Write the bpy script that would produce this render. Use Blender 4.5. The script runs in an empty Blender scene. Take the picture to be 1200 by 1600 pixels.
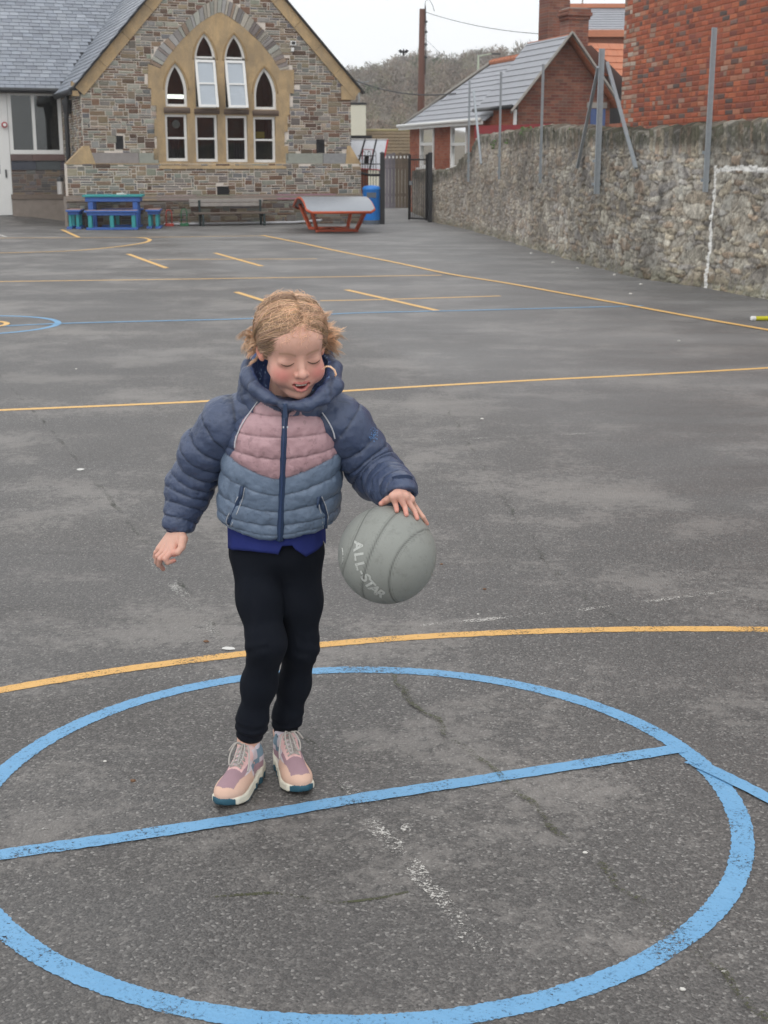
import bpy, bmesh, math, random
import numpy as np
from mathutils import Vector, Matrix
R = math.radians
PI = math.pi
scene = bpy.context.scene
COL = scene.collection

# ------------------------------------------------------------------ camera
F_PX, PITCH, CAM_H = 2135.0, R(14.3), 1.5
cd = bpy.data.cameras.new('camera'); cam = bpy.data.objects.new('camera', cd); COL.objects.link(cam)
cam.location = (0, 0, CAM_H); cam.rotation_euler = (R(90)-PITCH, 0, 0)
cd.sensor_fit = 'VERTICAL'; cd.sensor_height = 24.0; cd.lens = 24.0*F_PX/1600.0
cd.clip_start = 0.05; cd.clip_end = 5000
cd.dof.use_dof = True; cd.dof.focus_distance = 3.15; cd.dof.aperture_fstop = 9.0
scene.camera = cam
# ------------------------------------------------------------------ sky, sun
w = bpy.data.worlds.new('World'); scene.world = w; w.use_nodes = True
nt = w.node_tree; nt.nodes.clear()
sky = nt.nodes.new('ShaderNodeTexSky'); sky.sky_type = 'NISHITA'; sky.sun_disc = False
SUN_EL, SUN_ROT = R(52), R(200)
sky.sun_elevation = SUN_EL; sky.sun_rotation = SUN_ROT; sky.air_density = 1.0; sky.dust_density = 4.0
hs = nt.nodes.new('ShaderNodeHueSaturation'); hs.inputs['Saturation'].default_value = 0.12
mx = nt.nodes.new('ShaderNodeMix'); mx.data_type = 'RGBA'; mx.inputs[0].default_value = 0.8
mx.inputs[7].default_value = (13.5, 13.8, 14.1, 1)      # even cloud sheet, same scale as the sky texture
bg = nt.nodes.new('ShaderNodeBackground'); bg.inputs['Strength'].default_value = 0.1
wo = nt.nodes.new('ShaderNodeOutputWorld')
nt.links.new(sky.outputs[0], hs.inputs['Color']); nt.links.new(hs.outputs[0], mx.inputs[6])
nt.links.new(mx.outputs[2], bg.inputs['Color']); nt.links.new(bg.outputs[0], wo.inputs[0])
sd = bpy.data.lights.new('sun', 'SUN'); sd.energy = 0.5; sd.angle = R(25); sd.color = (1, 0.97, 0.93)
so = bpy.data.objects.new('sun', sd); COL.objects.link(so)
sdir = Vector((math.sin(SUN_ROT)*math.cos(SUN_EL), math.cos(SUN_ROT)*math.cos(SUN_EL), math.sin(SUN_EL)))
so.rotation_euler = sdir.to_track_quat('Z', 'Y').to_euler(); so.location = (0, 0, 30)
scene.view_settings.view_transform = 'Standard'; scene.view_settings.look = 'None'
scene.view_settings.exposure = 0.07; scene.view_settings.gamma = 1.0

# ------------------------------------------------------------------ measuring helpers (photo pixel -> real place)
def ray(px, py):
    x = (px-600)/F_PX; y = -(py-800)/F_PX
    c, s = math.cos(PITCH), math.sin(PITCH)
    return Vector((x, c + y*s, -s + y*c))
def P(px, py, Y):
    d = ray(px, py); t = Y/d.y
    return Vector((d.x*t, Y, CAM_H + d.z*t))
def G(px, py, z=0.0):
    d = ray(px, py); t = (z-CAM_H)/d.z
    return Vector((d.x*t, d.y*t, z))
# ------------------------------------------------------------------ objects
def tag(o, label=None, cat=None, group=None, kind=None):
    if label: o['label'] = label
    if cat: o['category'] = cat
    if group: o['group'] = group
    if kind: o['kind'] = kind
    return o
def empty(name, loc=(0,0,0), rz=0):
    o = bpy.data.objects.new(name, None); COL.objects.link(o)
    o.location = loc; o.rotation_euler = (0,0,rz); o.empty_display_size = .1
    return o
def link(name, me, mat=None, parent=None):
    o = bpy.data.objects.new(name, me); COL.objects.link(o)
    if mat is not None:
        for m in (mat if isinstance(mat, (list, tuple)) else [mat]): me.materials.append(m)
    if parent is not None: o.parent = parent
    return o
def np_mesh(name, V, Fc, smooth=True, col=None, mats=None):
    V = np.asarray(V, dtype=np.float32); me = bpy.data.meshes.new(name)
    if isinstance(Fc, np.ndarray) and Fc.ndim == 2:
        n, k = Fc.shape
        me.vertices.add(len(V)); me.vertices.foreach_set('co', V.ravel())
        me.loops.add(n*k); me.loops.foreach_set('vertex_index', Fc.astype(np.int32).ravel())
        me.polygons.add(n); me.polygons.foreach_set('loop_start', np.arange(0, n*k, k, dtype=np.int32))
        me.update(calc_edges=True); me.validate()
    else:
        me.from_pydata([tuple(v) for v in V], [], [tuple(f) for f in Fc]); me.update()
    if smooth: me.polygons.foreach_set('use_smooth', np.ones(len(me.polygons), dtype=bool))
    if col is not None:
        a = me.color_attributes.new('Col', 'FLOAT_COLOR', 'POINT')
        c = np.ones((len(V), 4), dtype=np.float32); c[:, :3] = col
        a.data.foreach_set('color', c.ravel())
    if mats is not None: me.polygons.foreach_set('material_index', np.asarray(mats, dtype=np.int32))
    return me
class MB:
    """collects shapes into one mesh, with a colour per vertex"""
    def __init__(s): s.v = []; s.f = []; s.c = []; s.m = []; s.col = (1,1,1); s.mi = 0
    def add(s, vs, fs):
        b = len(s.v)
        for v in vs: s.v.append(tuple(v)); s.c.append(s.col)
        for f in fs: s.f.append(tuple(b+i for i in f)); s.m.append(s.mi)
        return s
    def hexa(s, q):    # 8 corners: bottom 4 ccw, top 4 ccw
        return s.add(q, [(3,2,1,0),(4,5,6,7),(0,1,5,4),(1,2,6,5),(2,3,7,6),(3,0,4,7)])
    def box(s, x0,x1,y0,y1,z0,z1, M=None):
        q = [Vector(p) for p in ((x0,y0,z0),(x1,y0,z0),(x1,y1,z0),(x0,y1,z0),(x0,y0,z1),(x1,y0,z1),(x1,y1,z1),(x0,y1,z1))]
        if M is not None: q = [M @ p for p in q]
        return s.hexa(q)
    def bar(s, a, b, w, h=None, up=(0,0,1)):
        a = Vector(a); b = Vector(b); h = w if h is None else h
        d = (b-a).normalized(); u = Vector(up)
        if abs(d.dot(u)) > .98: u = Vector((0,1,0))
        x = d.cross(u).normalized()*w/2; y = x.cross(d).normalized()*h/2
        return s.hexa([a-x-y, a+x-y, a+x+y, a-x+y, b-x-y, b+x-y, b+x+y, b-x+y][:4] + [b-x-y, b+x-y, b+x+y, b-x+y])
    def tube(s, pts, r, n=8, closed=False, cap=True):
        pts = [Vector(p) for p in pts]; N = len(pts)
        rr = r if isinstance(r, (list, tuple, np.ndarray)) else [r]*N
        b = len(s.v); prev = None; rings = []
        for i, p in enumerate(pts):
            if closed: t = pts[(i+1) % N]-pts[i-1]
            else: t = pts[min(i+1, N-1)]-pts[max(i-1, 0)]
            t = t.normalized() if t.length > 1e-9 else Vector((0,0,1))
            if prev is None:
                u = Vector((0,0,1)) if abs(t.z) < .9 else Vector((1,0,0)); x = t.cross(u).normalized()
            else:
                x = prev - t*prev.dot(t); x = x.normalized() if x.length > 1e-9 else t.orthogonal().normalized()
            prev = x; y = t.cross(x)
            for k in range(n):
                a = 2*PI*k/n; s.v.append(tuple(p + (x*math.cos(a)+y*math.sin(a))*rr[i])); s.c.append(s.col)
        for i in range(N if closed else N-1):
            j = (i+1) % N
            for k in range(n):
                k2 = (k+1) % n
                s.f.append((b+i*n+k, b+i*n+k2, b+j*n+k2, b+j*n+k)); s.m.append(s.mi)
        if cap and not closed:
            s.f.append(tuple(b+k for k in reversed(range(n)))); s.m.append(s.mi)
            s.f.append(tuple(b+(N-1)*n+k for k in range(n))); s.m.append(s.mi)
        return s
    def lathe(s, prof, c=(0,0,0), n=24):
        b = len(s.v)
        for r, z in prof:
            for k in range(n):
                a = 2*PI*k/n; s.v.append((c[0]+r*math.cos(a), c[1]+r*math.sin(a), c[2]+z)); s.c.append(s.col)
        for i in range(len(prof)-1):
            for k in range(n):
                k2 = (k+1) % n
                s.f.append((b+i*n+k, b+i*n+k2, b+(i+1)*n+k2, b+(i+1)*n+k)); s.m.append(s.mi)
        return s
    def build(s, name, mat, parent=None, smooth=False, col=False):
        me = bpy.data.meshes.new(name); me.from_pydata(s.v, [], s.f); me.update()
        if col:
            a = me.color_attributes.new('Col', 'FLOAT_COLOR', 'POINT')
            c = np.ones((len(s.v), 4), dtype=np.float32); c[:, :3] = np.array(s.c); a.data.foreach_set('color', c.ravel())
        if smooth: me.polygons.foreach_set('use_smooth', np.ones(len(me.polygons), dtype=bool))
        me.polygons.foreach_set('material_index', np.array(s.m, dtype=np.int32))
        return link(name, me, mat, parent)
def bevel(o, wd=.004, seg=2):
    m = o.modifiers.new('bevel', 'BEVEL'); m.width = wd; m.segments = seg; m.limit_method = 'ANGLE'; m.angle_limit = R(40)
    return o
def poly_slab(outer, holes, thick, fr):
    """filled outline with holes, front face at 0, back at thick; fr(u, z, v) -> world"""
    cu = bpy.data.curves.new('outline', 'CURVE'); cu.dimensions = '2D'; cu.fill_mode = 'BOTH'; cu.extrude = thick/2
    for ring in [outer]+list(holes):
        sp = cu.splines.new('POLY'); sp.points.add(len(ring)-1); sp.use_cyclic_u = True
        for i, (a, b) in enumerate(ring): sp.points[i].co = (a, b, 0, 1)
    ob = bpy.data.objects.new('outline', cu); COL.objects.link(ob)
    dg = bpy.context.evaluated_depsgraph_get(); dg.update()
    me = bpy.data.meshes.new_from_object(ob.evaluated_get(dg))
    bpy.data.objects.remove(ob); bpy.data.curves.remove(cu)
    while me.uv_layers: me.uv_layers.remove(me.uv_layers[0])
    uv = me.uv_layers.new(name='UVMap')
    for l in me.loops: uv.data[l.index].uv = me.vertices[l.vertex_index].co.xy
    for v in me.vertices: v.co = fr(v.co.x, v.co.y, thick/2 - v.co.z)
    me.update(); me.materials.clear()
    return me
# ------------------------------------------------------------------ materials
def srgb(r, g, b):
    f = lambda c: (c/255/12.92) if c/255 <= .04045 else ((c/255+.055)/1.055)**2.4
    return (f(r), f(g), f(b))
def newmat(name, base=(.5,.5,.5), rough=.6, spec=.5, metal=0.0):
    m = bpy.data.materials.new(name); m.use_nodes = True; b = m.node_tree.nodes['Principled BSDF']
    b.inputs['Base Color'].default_value = (*base, 1); b.inputs['Roughness'].default_value = rough
    b.inputs['Specular IOR Level'].default_value = spec; b.inputs['Metallic'].default_value = metal
    return m, m.node_tree, b
def N(nt, kind, **kw):
    n = nt.nodes.new(kind)
    for k, v in kw.items():
        if k.startswith('i_'):
            key = k[2:].replace('_', ' ')
            n.inputs[int(key) if key.isdigit() else key].default_value = v
        else: setattr(n, k, v)
    return n
def math_(nt, op, a, b=None, c=None, clamp=False):
    n = nt.nodes.new('ShaderNodeMath'); n.operation = op; n.use_clamp = clamp
    for i, x in enumerate((a, b, c)):
        if x is None: continue
        if isinstance(x, (int, float)): n.inputs[i].default_value = x
        else: nt.links.new(x, n.inputs[i])
    return n.outputs[0]
def noise(nt, vec, scale, detail=4, rough=.55, out='Fac'):
    n = N(nt, 'ShaderNodeTexNoise'); n.inputs['Scale'].default_value = scale; n.inputs['Detail'].default_value = detail
    n.inputs['Roughness'].default_value = rough
    if vec is not None: nt.links.new(vec, n.inputs['Vector'])
    return n.outputs[0] if out == 'Fac' else n.outputs[1]
def coords(nt, kind='Object'):
    return N(nt, 'ShaderNodeTexCoord').outputs[kind]
def ramp(nt, fac, stops, interp='LINEAR'):
    n = N(nt, 'ShaderNodeValToRGB'); cr = n.color_ramp; cr.interpolation = interp
    while len(cr.elements) < len(stops): cr.elements.new(.5)
    for e, (p, c) in zip(cr.elements, stops):
        e.position = p; e.color = (*c, 1) if not isinstance(c, (int, float)) else (c, c, c, 1)
    nt.links.new(fac, n.inputs[0]); return n.outputs[0]
def mixc(nt, fac, a, b, mode='MIX'):
    n = N(nt, 'ShaderNodeMix', data_type='RGBA', blend_type=mode)
    for x, i in ((fac, 0), (a, 6), (b, 7)):
        if isinstance(x, (int, float)): n.inputs[i].default_value = x
        elif isinstance(x, tuple): n.inputs[i].default_value = (*x, 1)
        else: nt.links.new(x, n.inputs[i])
    return n.outputs[2]
def bump(nt, b, height, strength=.3, dist=.01):
    n = N(nt, 'ShaderNodeBump'); n.inputs['Strength'].default_value = strength; n.inputs['Distance'].default_value = dist
    nt.links.new(height, n.inputs['Height']); nt.links.new(n.outputs[0], b.inputs['Normal']); return n
def mottled(name, base, rough=.6, var=.25, scale=8, bstr=.15, bdist=.004, fine=120, spec=.5, metal=0, attr=False):
    """plain surface with uneven tone, dirt and a fine bump"""
    m, t, b = newmat(name, base, rough, spec, metal); c = coords(t)
    n1 = noise(t, c, scale, 6, .65); n2 = noise(t, c, fine, 3, .6)
    f = math_(t, 'MULTIPLY_ADD', n1, 2*var, 1-var); f2 = math_(t, 'MULTIPLY_ADD', n2, var, 1-var/2)
    f = math_(t, 'MULTIPLY', f, f2)
    if attr: a = N(t, 'ShaderNodeAttribute', attribute_name='Col').outputs['Color']
    else: a = base
    n = N(t, 'ShaderNodeVectorMath', operation='SCALE')
    if attr: t.links.new(a, n.inputs[0])
    else: n.inputs[0].default_value = base
    t.links.new(f, n.inputs['Scale']); t.links.new(n.outputs[0], b.inputs['Base Color'])
    t.links.new(math_(t, 'MULTIPLY_ADD', n1, .3, rough-.15), b.inputs['Roughness'])
    if bstr: bump(t, b, math_(t, 'ADD', n2, math_(t, 'MULTIPLY', n1, .5)), bstr, bdist)
    return m
# ------------------------------------------------------------------ numpy noise
def _hash(ix, iy, iz, seed=0):
    h = (ix.astype(np.int64)*374761393 + iy.astype(np.int64)*668265263 + iz.astype(np.int64)*2147483647 + seed*974711) & 0x7fffffff
    h = (h ^ (h >> 13))*1274126177 & 0x7fffffff
    return ((h ^ (h >> 16)) & 0xffff)/65535.0
def vnoise(p, seed=0):
    p = np.asarray(p); i = np.floor(p).astype(np.int64); f = p-i; f = f*f*(3-2*f); r = 0
    for dx in (0, 1):
        for dy in (0, 1):
            for dz in (0, 1):
                wt = (f[:, 0] if dx else 1-f[:, 0])*(f[:, 1] if dy else 1-f[:, 1])*(f[:, 2] if dz else 1-f[:, 2])
                r = r + wt*_hash(i[:, 0]+dx, i[:, 1]+dy, i[:, 2]+dz, seed)
    return r*2-1
def fbm(p, oct=3, seed=0):
    r = 0; a = 1
    for o in range(oct): r = r + a*vnoise(p*(2**o), seed+o); a *= .5
    return r
# ------------------------------------------------------------------ masonry: rectangles packed on a grid
def pack_rects(nu, nv, sizes, wts, rng):
    occ = np.zeros((nv, nu), dtype=bool); out = []
    for j in range(nv):
        i = 0
        while i < nu:
            if occ[j, i]: i += 1; continue
            a, b = rng.choices(sizes, wts)[0]
            a = min(a, nu-i); b = min(b, nv-j)
            k = 0
            while k < a and not occ[j, i+k]: k += 1
            a = k
            while b > 1 and occ[j:j+b, i:i+a].any(): b -= 1
            occ[j:j+b, i:i+a] = True; out.append((i, j, a, b)); i += a
    return out
def stones(mb, rects, cu, cv, fr, keep, palette, wts, rng, joint=.007, proud=.012, u0=0, z0=0, jit=.004):
    """each stone a chamfered block standing proud of the mortar; fr(u,z,v) -> point, v<0 is out of the wall"""
    for (i, j, a, b) in rects:
        ua, ub = u0+i*cu+joint/2, u0+(i+a)*cu-joint/2; za, zb = z0+j*cv+joint/2, z0+(j+b)*cv-joint/2
        if not keep((ua+ub)/2, (za+zb)/2, ua, ub, za, zb): continue
        c = rng.choices(palette, wts)[0]; k = rng.uniform(.75, 1.25)
        mb.col = tuple(min(1, x*k*rng.uniform(.95, 1.05)) for x in c)
        J = lambda: rng.uniform(-jit, jit)
        q = [(ua+J(), za+J()), (ub+J(), za+J()), (ub+J(), zb+J()), (ua+J(), zb+J())]
        pr = -proud*rng.uniform(.5, 1.4); e = min(.008, (ub-ua)*.18, (zb-za)*.18); um, zm = (ua+ub)/2, (za+zb)/2
        ins = [(x+(e if x < um else -e), z+(e if z < zm else -e)) for x, z in q]
        vs = [fr(x, z, .004) for x, z in q]+[fr(x, z, pr*.6) for x, z in q]+[fr(x, z, pr+rng.uniform(-.002, .002)) for x, z in ins]
        mb.add(vs, [(0,1,5,4),(1,2,6,5),(2,3,7,6),(3,0,4,7),(4,5,9,8),(5,6,10,9),(6,7,11,10),(7,4,8,11),(8,9,10,11)])
# ================================================================== materials of the place
def asphalt_nodes(t, b, co):
    vor = N(t, 'ShaderNodeTexVoronoi'); vor.inputs['Scale'].default_value = 165; t.links.new(co, vor.inputs['Vector'])
    vor2 = N(t, 'ShaderNodeTexVoronoi'); vor2.inputs['Scale'].default_value = 330; t.links.new(co, vor2.inputs['Vector'])
    wn = N(t, 'ShaderNodeSeparateColor'); t.links.new(vor.outputs['Color'], wn.inputs[0])
    wn2 = N(t, 'ShaderNodeSeparateColor'); t.links.new(vor2.outputs['Color'], wn2.inputs[0])
    agg = ramp(t, wn.outputs[0], [(0, (.042,.039,.037)), (.5, (.090,.083,.078)), (.8, (.145,.135,.126)), (.93, (.21,.198,.185)), (1, (.42,.40,.375))])
    agg2 = ramp(t, wn2.outputs[1], [(0, (.055,.052,.050)), (.6, (.115,.108,.103)), (1, (.22,.208,.197))])
    base = mixc(t, .38, agg, agg2)
    # worn pale patches with ragged edges
    n1 = noise(t, co, .9, 8, .62); n2 = noise(t, co, 2.3, 9, .7); n3 = noise(t, co, 26, 5, .75)
    f = math_(t, 'ADD', math_(t, 'MULTIPLY', n1, .6), math_(t, 'MULTIPLY', n2, .4))
    f = math_(t, 'ADD', f, math_(t, 'MULTIPLY_ADD', n3, .34, -.17))
    pale = ramp(t, f, [(.500, 0.0), (.555, .70), (.65, 1.0)])
    col = mixc(t, math_(t, 'MULTIPLY', pale, .75), base, (.25,.232,.215))
    # broad tone: differently laid bays of tarmac
    sp = N(t, 'ShaderNodeSeparateXYZ'); t.links.new(co, sp.inputs[0])
    x, y = sp.outputs[0], sp.outputs[1]
    wob = math_(t, 'MULTIPLY_ADD', noise(t, co, 1.5, 3), .3, -.15)
    def side(x0, y0, x1, y1, soft=.03):      # 1 on the left of the seam from a to b
        dx, dy = x1-x0, y1-y0; L = math.hypot(dx, dy)
        d = math_(t, 'ADD', math_(t, 'MULTIPLY', math_(t, 'SUBTRACT', y, y0), dx/L), math_(t, 'MULTIPLY', math_(t, 'SUBTRACT', x, x0), -dy/L))
        d = math_(t, 'ADD', d, wob)
        return math_(t, 'MULTIPLY_ADD', d, 1/soft/2, .5, clamp=True)
    p1, p2 = G(255, 370), G(600, 545); a = side(p1.x, p1.y, p2.x, p2.y, .2)
    p3, p4 = G(600, 545), G(1010, 760); a2 = side(p3.x, p3.y, p4.x, p4.y, .1)
    p5, p6 = G(0, 570), G(350, 1000); c2 = side(p5.x, p5.y, p6.x, p6.y, .1)
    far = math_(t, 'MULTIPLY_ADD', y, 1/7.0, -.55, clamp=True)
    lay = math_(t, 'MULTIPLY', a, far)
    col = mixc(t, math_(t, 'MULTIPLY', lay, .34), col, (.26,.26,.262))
    # drying streaks across the yard
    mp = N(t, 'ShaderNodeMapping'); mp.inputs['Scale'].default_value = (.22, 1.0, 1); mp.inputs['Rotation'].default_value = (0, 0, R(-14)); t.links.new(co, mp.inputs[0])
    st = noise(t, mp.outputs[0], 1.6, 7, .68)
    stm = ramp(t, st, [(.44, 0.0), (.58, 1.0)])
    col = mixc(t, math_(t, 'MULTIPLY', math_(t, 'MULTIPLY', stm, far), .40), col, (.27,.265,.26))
    dk = ramp(t, noise(t, co, .45, 5, .6), [(.35, 1.0), (.6, 0.0)])
    col = mixc(t, math_(t, 'MULTIPLY', dk, .38), col, (.06,.058,.058))
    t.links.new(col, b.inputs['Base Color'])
    h = math_(t, 'SUBTRACT', 1.0, math_(t, 'MULTIPLY', vor.outputs['Distance'], 1.0))
    h = math_(t, 'ADD', h, math_(t, 'MULTIPLY', n3, .8))
    bump(t, b, h, .55, .004)
    t.links.new(math_(t, 'MULTIPLY_ADD', stm, .18, .52), b.inputs['Roughness'])
M = {}
m, t, b = newmat('asphalt', (.1,.1,.1), .6); asphalt_nodes(t, b, coords(t)); M['asphalt'] = m
def paint_mat(name, c, c2, worn=.5, alpha=False, thr=.5):
    m, t, b = newmat(name, c, .55, .4); co = coords(t)
    n1 = noise(t, co, 7, 6, .7); n2 = noise(t, co, 150, 3, .6); n3 = noise(t, co, 38, 4, .75)
    col = mixc(t, n1, c, c2)
    pits = ramp(t, math_(t, 'ADD', math_(t, 'MULTIPLY', n2, .4), math_(t, 'MULTIPLY', n3, .6)), [(.36, 1.0), (.46, 0.0)])
    col = mixc(t, math_(t, 'MULTIPLY', pits, worn), col, tuple(x*.35 for x in c))
    t.links.new(col, b.inputs['Base Color'])
    vor = N(t, 'ShaderNodeTexVoronoi'); vor.inputs['Scale'].default_value = 95; t.links.new(co, vor.inputs['Vector'])
    bump(t, b, vor.outputs['Distance'], .35, .003)
    if alpha:
        out = [n for n in t.nodes if n.type == 'OUTPUT_MATERIAL'][0]
        tr = N(t, 'ShaderNodeBsdfTransparent'); ms = N(t, 'ShaderNodeMixShader')
        f = ramp(t, math_(t, 'ADD', math_(t, 'MULTIPLY', noise(t, co, 120, 5, .8), .65), math_(t, 'MULTIPLY', noise(t, co, 6, 3), .35)), [(thr-.02, 0.0), (thr+.02, 1.0)])
        t.links.new(f, ms.inputs[0]); t.links.new(tr.outputs[0], ms.inputs[1]); t.links.new(b.outputs[0], ms.inputs[2]); t.links.new(ms.outputs[0], out.inputs[0])
    return m
M['blue_paint'] = paint_mat('blue_paint', (.115,.30,.52), (.19,.40,.62), .6, True, .425)
M['blue_far'] = paint_mat('blue_paint_far', (.13,.32,.54), (.19,.40,.62), .3)
M['orange_far'] = paint_mat('orange_paint_far', (.76,.44,.13), (.80,.52,.20), .25)
M['orange_paint'] = paint_mat('orange_paint', (.66,.35,.085), (.74,.46,.17), .6, True, .43)
M['white_worn'] = paint_mat('white_worn', (.62,.60,.56), (.5,.48,.45), .3, True, .553)
M['white_faint'] = paint_mat('white_faint', (.5,.49,.46), (.4,.39,.37), .3, True, .56)
M['white_paint'] = paint_mat('white_chalk', (.7,.69,.66), (.6,.59,.56), .5)
M['crack'] = paint_mat('crack_dark', (.05,.047,.042), (.045,.055,.03), .3, True, .565)
M['moss'] = paint_mat('crack_moss', (.075,.085,.03), (.055,.05,.035), .3, True, .525)

# ================================================================== ground sheet
mb = MB()
xs = [-400, -60, -20, -8, 0, 8, 20, 60, 400]; ys = [-60, -5, 3, 8, 16, 30, 60, 120, 700]
vs = [(x, y, 0) for y in ys for x in xs]
mb.add(vs, [(j*9+i, j*9+i+1, (j+1)*9+i+1, (j+1)*9+i) for j in range(8) for i in range(8)])
tag(mb.build('ground', M['asphalt']), kind='structure')

def catmull(pts, step=.12):
    pts = [np.array(p[:2], float) for p in pts]; out = []
    P0 = [2*pts[0]-pts[1]] + pts + [2*pts[-1]-pts[-2]]
    for i in range(1, len(P0)-2):
        a, b_, c, d = P0[i-1:i+3]; n = max(2, int(np.linalg.norm(c-b_)/step))
        for k in range(n):
            u = k/n; out.append(.5*((2*b_)+(-a+c)*u+(2*a-5*b_+4*c-d)*u*u+(-a+3*b_-3*c+d)*u**3))
    out.append(pts[-1]); return out
mrng = random.Random(5)
def strip(name, pts, wd, mat, z=.0015, closed=False, jit=.0022, smooth=True, step=.02, wd2=None):
    q = catmull(pts, step) if smooth and not closed else [np.array(p[:2], float) for p in pts]
    n = len(q); vs = []
    for i in range(n):
        tdir = (q[(i+1) % n]-q[i-1]) if closed else (q[min(i+1, n-1)]-q[max(i-1, 0)])
        tdir = tdir/np.linalg.norm(tdir); nn = np.array([-tdir[1], tdir[0]])
        ww = wd if wd2 is None else wd+(wd2-wd)*i/(n-1)
        a = q[i]+nn*(ww/2+mrng.uniform(-jit, jit)); b2 = q[i]-nn*(ww/2+mrng.uniform(-jit, jit))
        vs += [(a[0], a[1], z), (b2[0], b2[1], z)]
    fs = [(2*i+1, 2*((i+1) % n)+1, 2*((i+1) % n), 2*i) for i in range(n if closed else n-1)]
    o = MB().add(vs, fs).build(name, mat); return tag(o, kind='structure')
# blue centre circle, 1.8 m across
cc = (-.0691, 3.0417); RC = .887
strip('blue_circle_marking', [(cc[0]+(RC+.026)*math.cos(2*PI*k/900), cc[1]+RC*1.0*math.sin(2*PI*k/900)) for k in range(900)], .052, M['blue_paint'], .0015, True)
strip('blue_line_marking', [G(-60, 1346), G(300, 1293), G(560, 1249), G(800, 1212), G(1062, 1171)], .05, M['blue_paint'], .0032)
strip('blue_line_marking', [G(1078, 1190), G(1118, 1208), G(1200, 1249), G(1300, 1300), G(1600, 1470), G(2000, 1720)], .045, M['blue_paint'], .0048)
strip('orange_arc_marking', [G(-120, 1107), G(0, 1079), G(190, 1047), G(380, 1022), G(500, 1008), G(680, 994), G(870, 986), G(1040, 983), G(1200, 984), G(1330, 989), G(1600, 1008), G(2000, 1055)], .05, M['orange_paint'], .0015)
strip('orange_line_marking', [G(-150, 646), G(0, 641), G(340, 626), G(540, 611), G(800, 596), G(1000, 586), G(1200, 575), G(1350, 565)], .062, M['orange_far'], .0015)
strip('blue_line_marking', [G(-60, 513), G(90, 506), G(240, 502), G(390, 498), G(540, 490), G(700, 486), G(860, 482), G(1005, 478)], .062, M['blue_far'], .0032)
e0 = G(-20, 508); strip('blue_circle_marking', [(-3.96+.81*math.cos(a), 13.15+.81*math.sin(a)) for a in np.linspace(0, 2*PI, 90, endpoint=False)], .065, M['blue_far'], .0015, True)
strip('orange_ring_marking', [(-3.96+.33*math.cos(a), 13.15+.33*math.sin(a)) for a in np.linspace(0, 2*PI, 50, endpoint=False)], .06, M['orange_far'], .0055, True)
O_ = M['orange_far']
strip('orange_line_marking', [G(-80, 441), G(0, 440), G(300, 436), G(690, 430)], .075, O_)
strip('orange_line_marking', [G(410, 368), G(470, 380), G(530, 393), G(620, 411), G(700, 428), G(790, 442.5), G(870, 457), G(970, 475), G(1090, 497), G(1200, 516), G(1280, 530)], .08, O_, .0055)
strip('orange_line_marking', [G(-60, 372), G(100, 371.5), G(215, 371), G(410, 368.5)], .08, O_, .0015)
strip('orange_arc_marking', [G(-100, 398), G(0, 395.5), G(60, 394), G(120, 391.5), G(180, 386), G(222, 380), G(234, 375.5), G(228, 372.5), G(212, 371)], .08, O_, .0032)
strip('orange_line_marking', [G(233, 405.5), G(495, 404.5)], .07, O_)
strip('orange_line_marking', [G(500, 470), G(600, 468), G(782, 462.5)], .07, O_)
for a, b_ in (((200, 397), (260, 419)), ((336, 395.5), (409, 416)), ((369, 456.5), (428, 475)), ((541, 453), (683, 485.5)), ((97, 359), (123, 371))):
    strip('orange_tick_marking', [G(*a), G(*b_)], .08, O_, .0032, smooth=False)
strip('white_line_marking', [G(-20, 362), G(10, 370)], .05, M['white_paint'], .0015, smooth=False)
# worn white lines, dashes, old joints and cracks
strip('worn_white_line', [G(548, 1235), G(580, 1285), G(620, 1330), G(700, 1420), G(785, 1520)], .04, M['white_worn'], .0015, jit=.01, step=.03)
strip('worn_white_line', [G(500, 1180), G(548, 1235)], .035, M['white_faint'], .0015, jit=.01, step=.03)
strip('worn_white_line', [G(655, 978), G(760, 968), G(900, 954), G(1060, 934), G(1210, 915)], .025, M['white_worn'], .0015, jit=.006, step=.03)
strip('worn_white_line', [G(225, 862), G(290, 935), G(345, 1003)], .04, M['white_faint'], .0015, jit=.01, step=.03)
strip('worn_white_line', [G(660, 689), G(800, 683), G(960, 675)], .04, M['white_faint'], .0015, jit=.006, step=.05)
def chip(px, py, wx, wy, mat, name='white_dash', z=.0024):
    p = G(px, py); n = 9
    vs = [(p.x+wx/2*math.cos(2*PI*k/n)*mrng.uniform(.7, 1.2)*1.15, p.y+wy/2*math.sin(2*PI*k/n)*mrng.uniform(.7, 1.2)*1.15, z) for k in range(n)]
    tag(MB().add(vs, [tuple(range(n))]).build(name, mat), kind='structure')
chip(358, 1014, .038, .030, M['white_paint']); chip(125, 734, .035, .05, M['white_paint'])
chip(73, 1296, .026, .02, M['white_faint'], 'pale_spot'); chip(635, 1294, .03, .035, M['white_worn'], 'pale_spot')
def wob(pts, amp=.012, step=.05):
    q = catmull(pts, step); r = random.Random(len(pts)); return [(a[0]+r.uniform(-amp, amp), a[1]+r.uniform(-amp, amp)) for a in q]
strip('crack', wob([G(600, 1040), G(640, 1090), G(700, 1150), G(740, 1175), G(790, 1225), G(860, 1290), G(920, 1345), G(1000, 1410), G(1080, 1480), G(1150, 1545), G(1230, 1610)]), .016, M['moss'], .0055, smooth=False, jit=.006)
strip('crack', wob([G(700, 640), G(760, 740), G(850, 870), G(900, 925), G(1000, 985), G(1120, 1030), G(1220, 1065)]), .014, M['crack'], .0055, smooth=False, jit=.005)
strip('crack', wob([G(-20, 568), G(60, 650), G(130, 730), G(200, 815), G(290, 920), G(350, 1000)], .006), .02, M['crack'], .0008, smooth=False, jit=.004)
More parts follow.
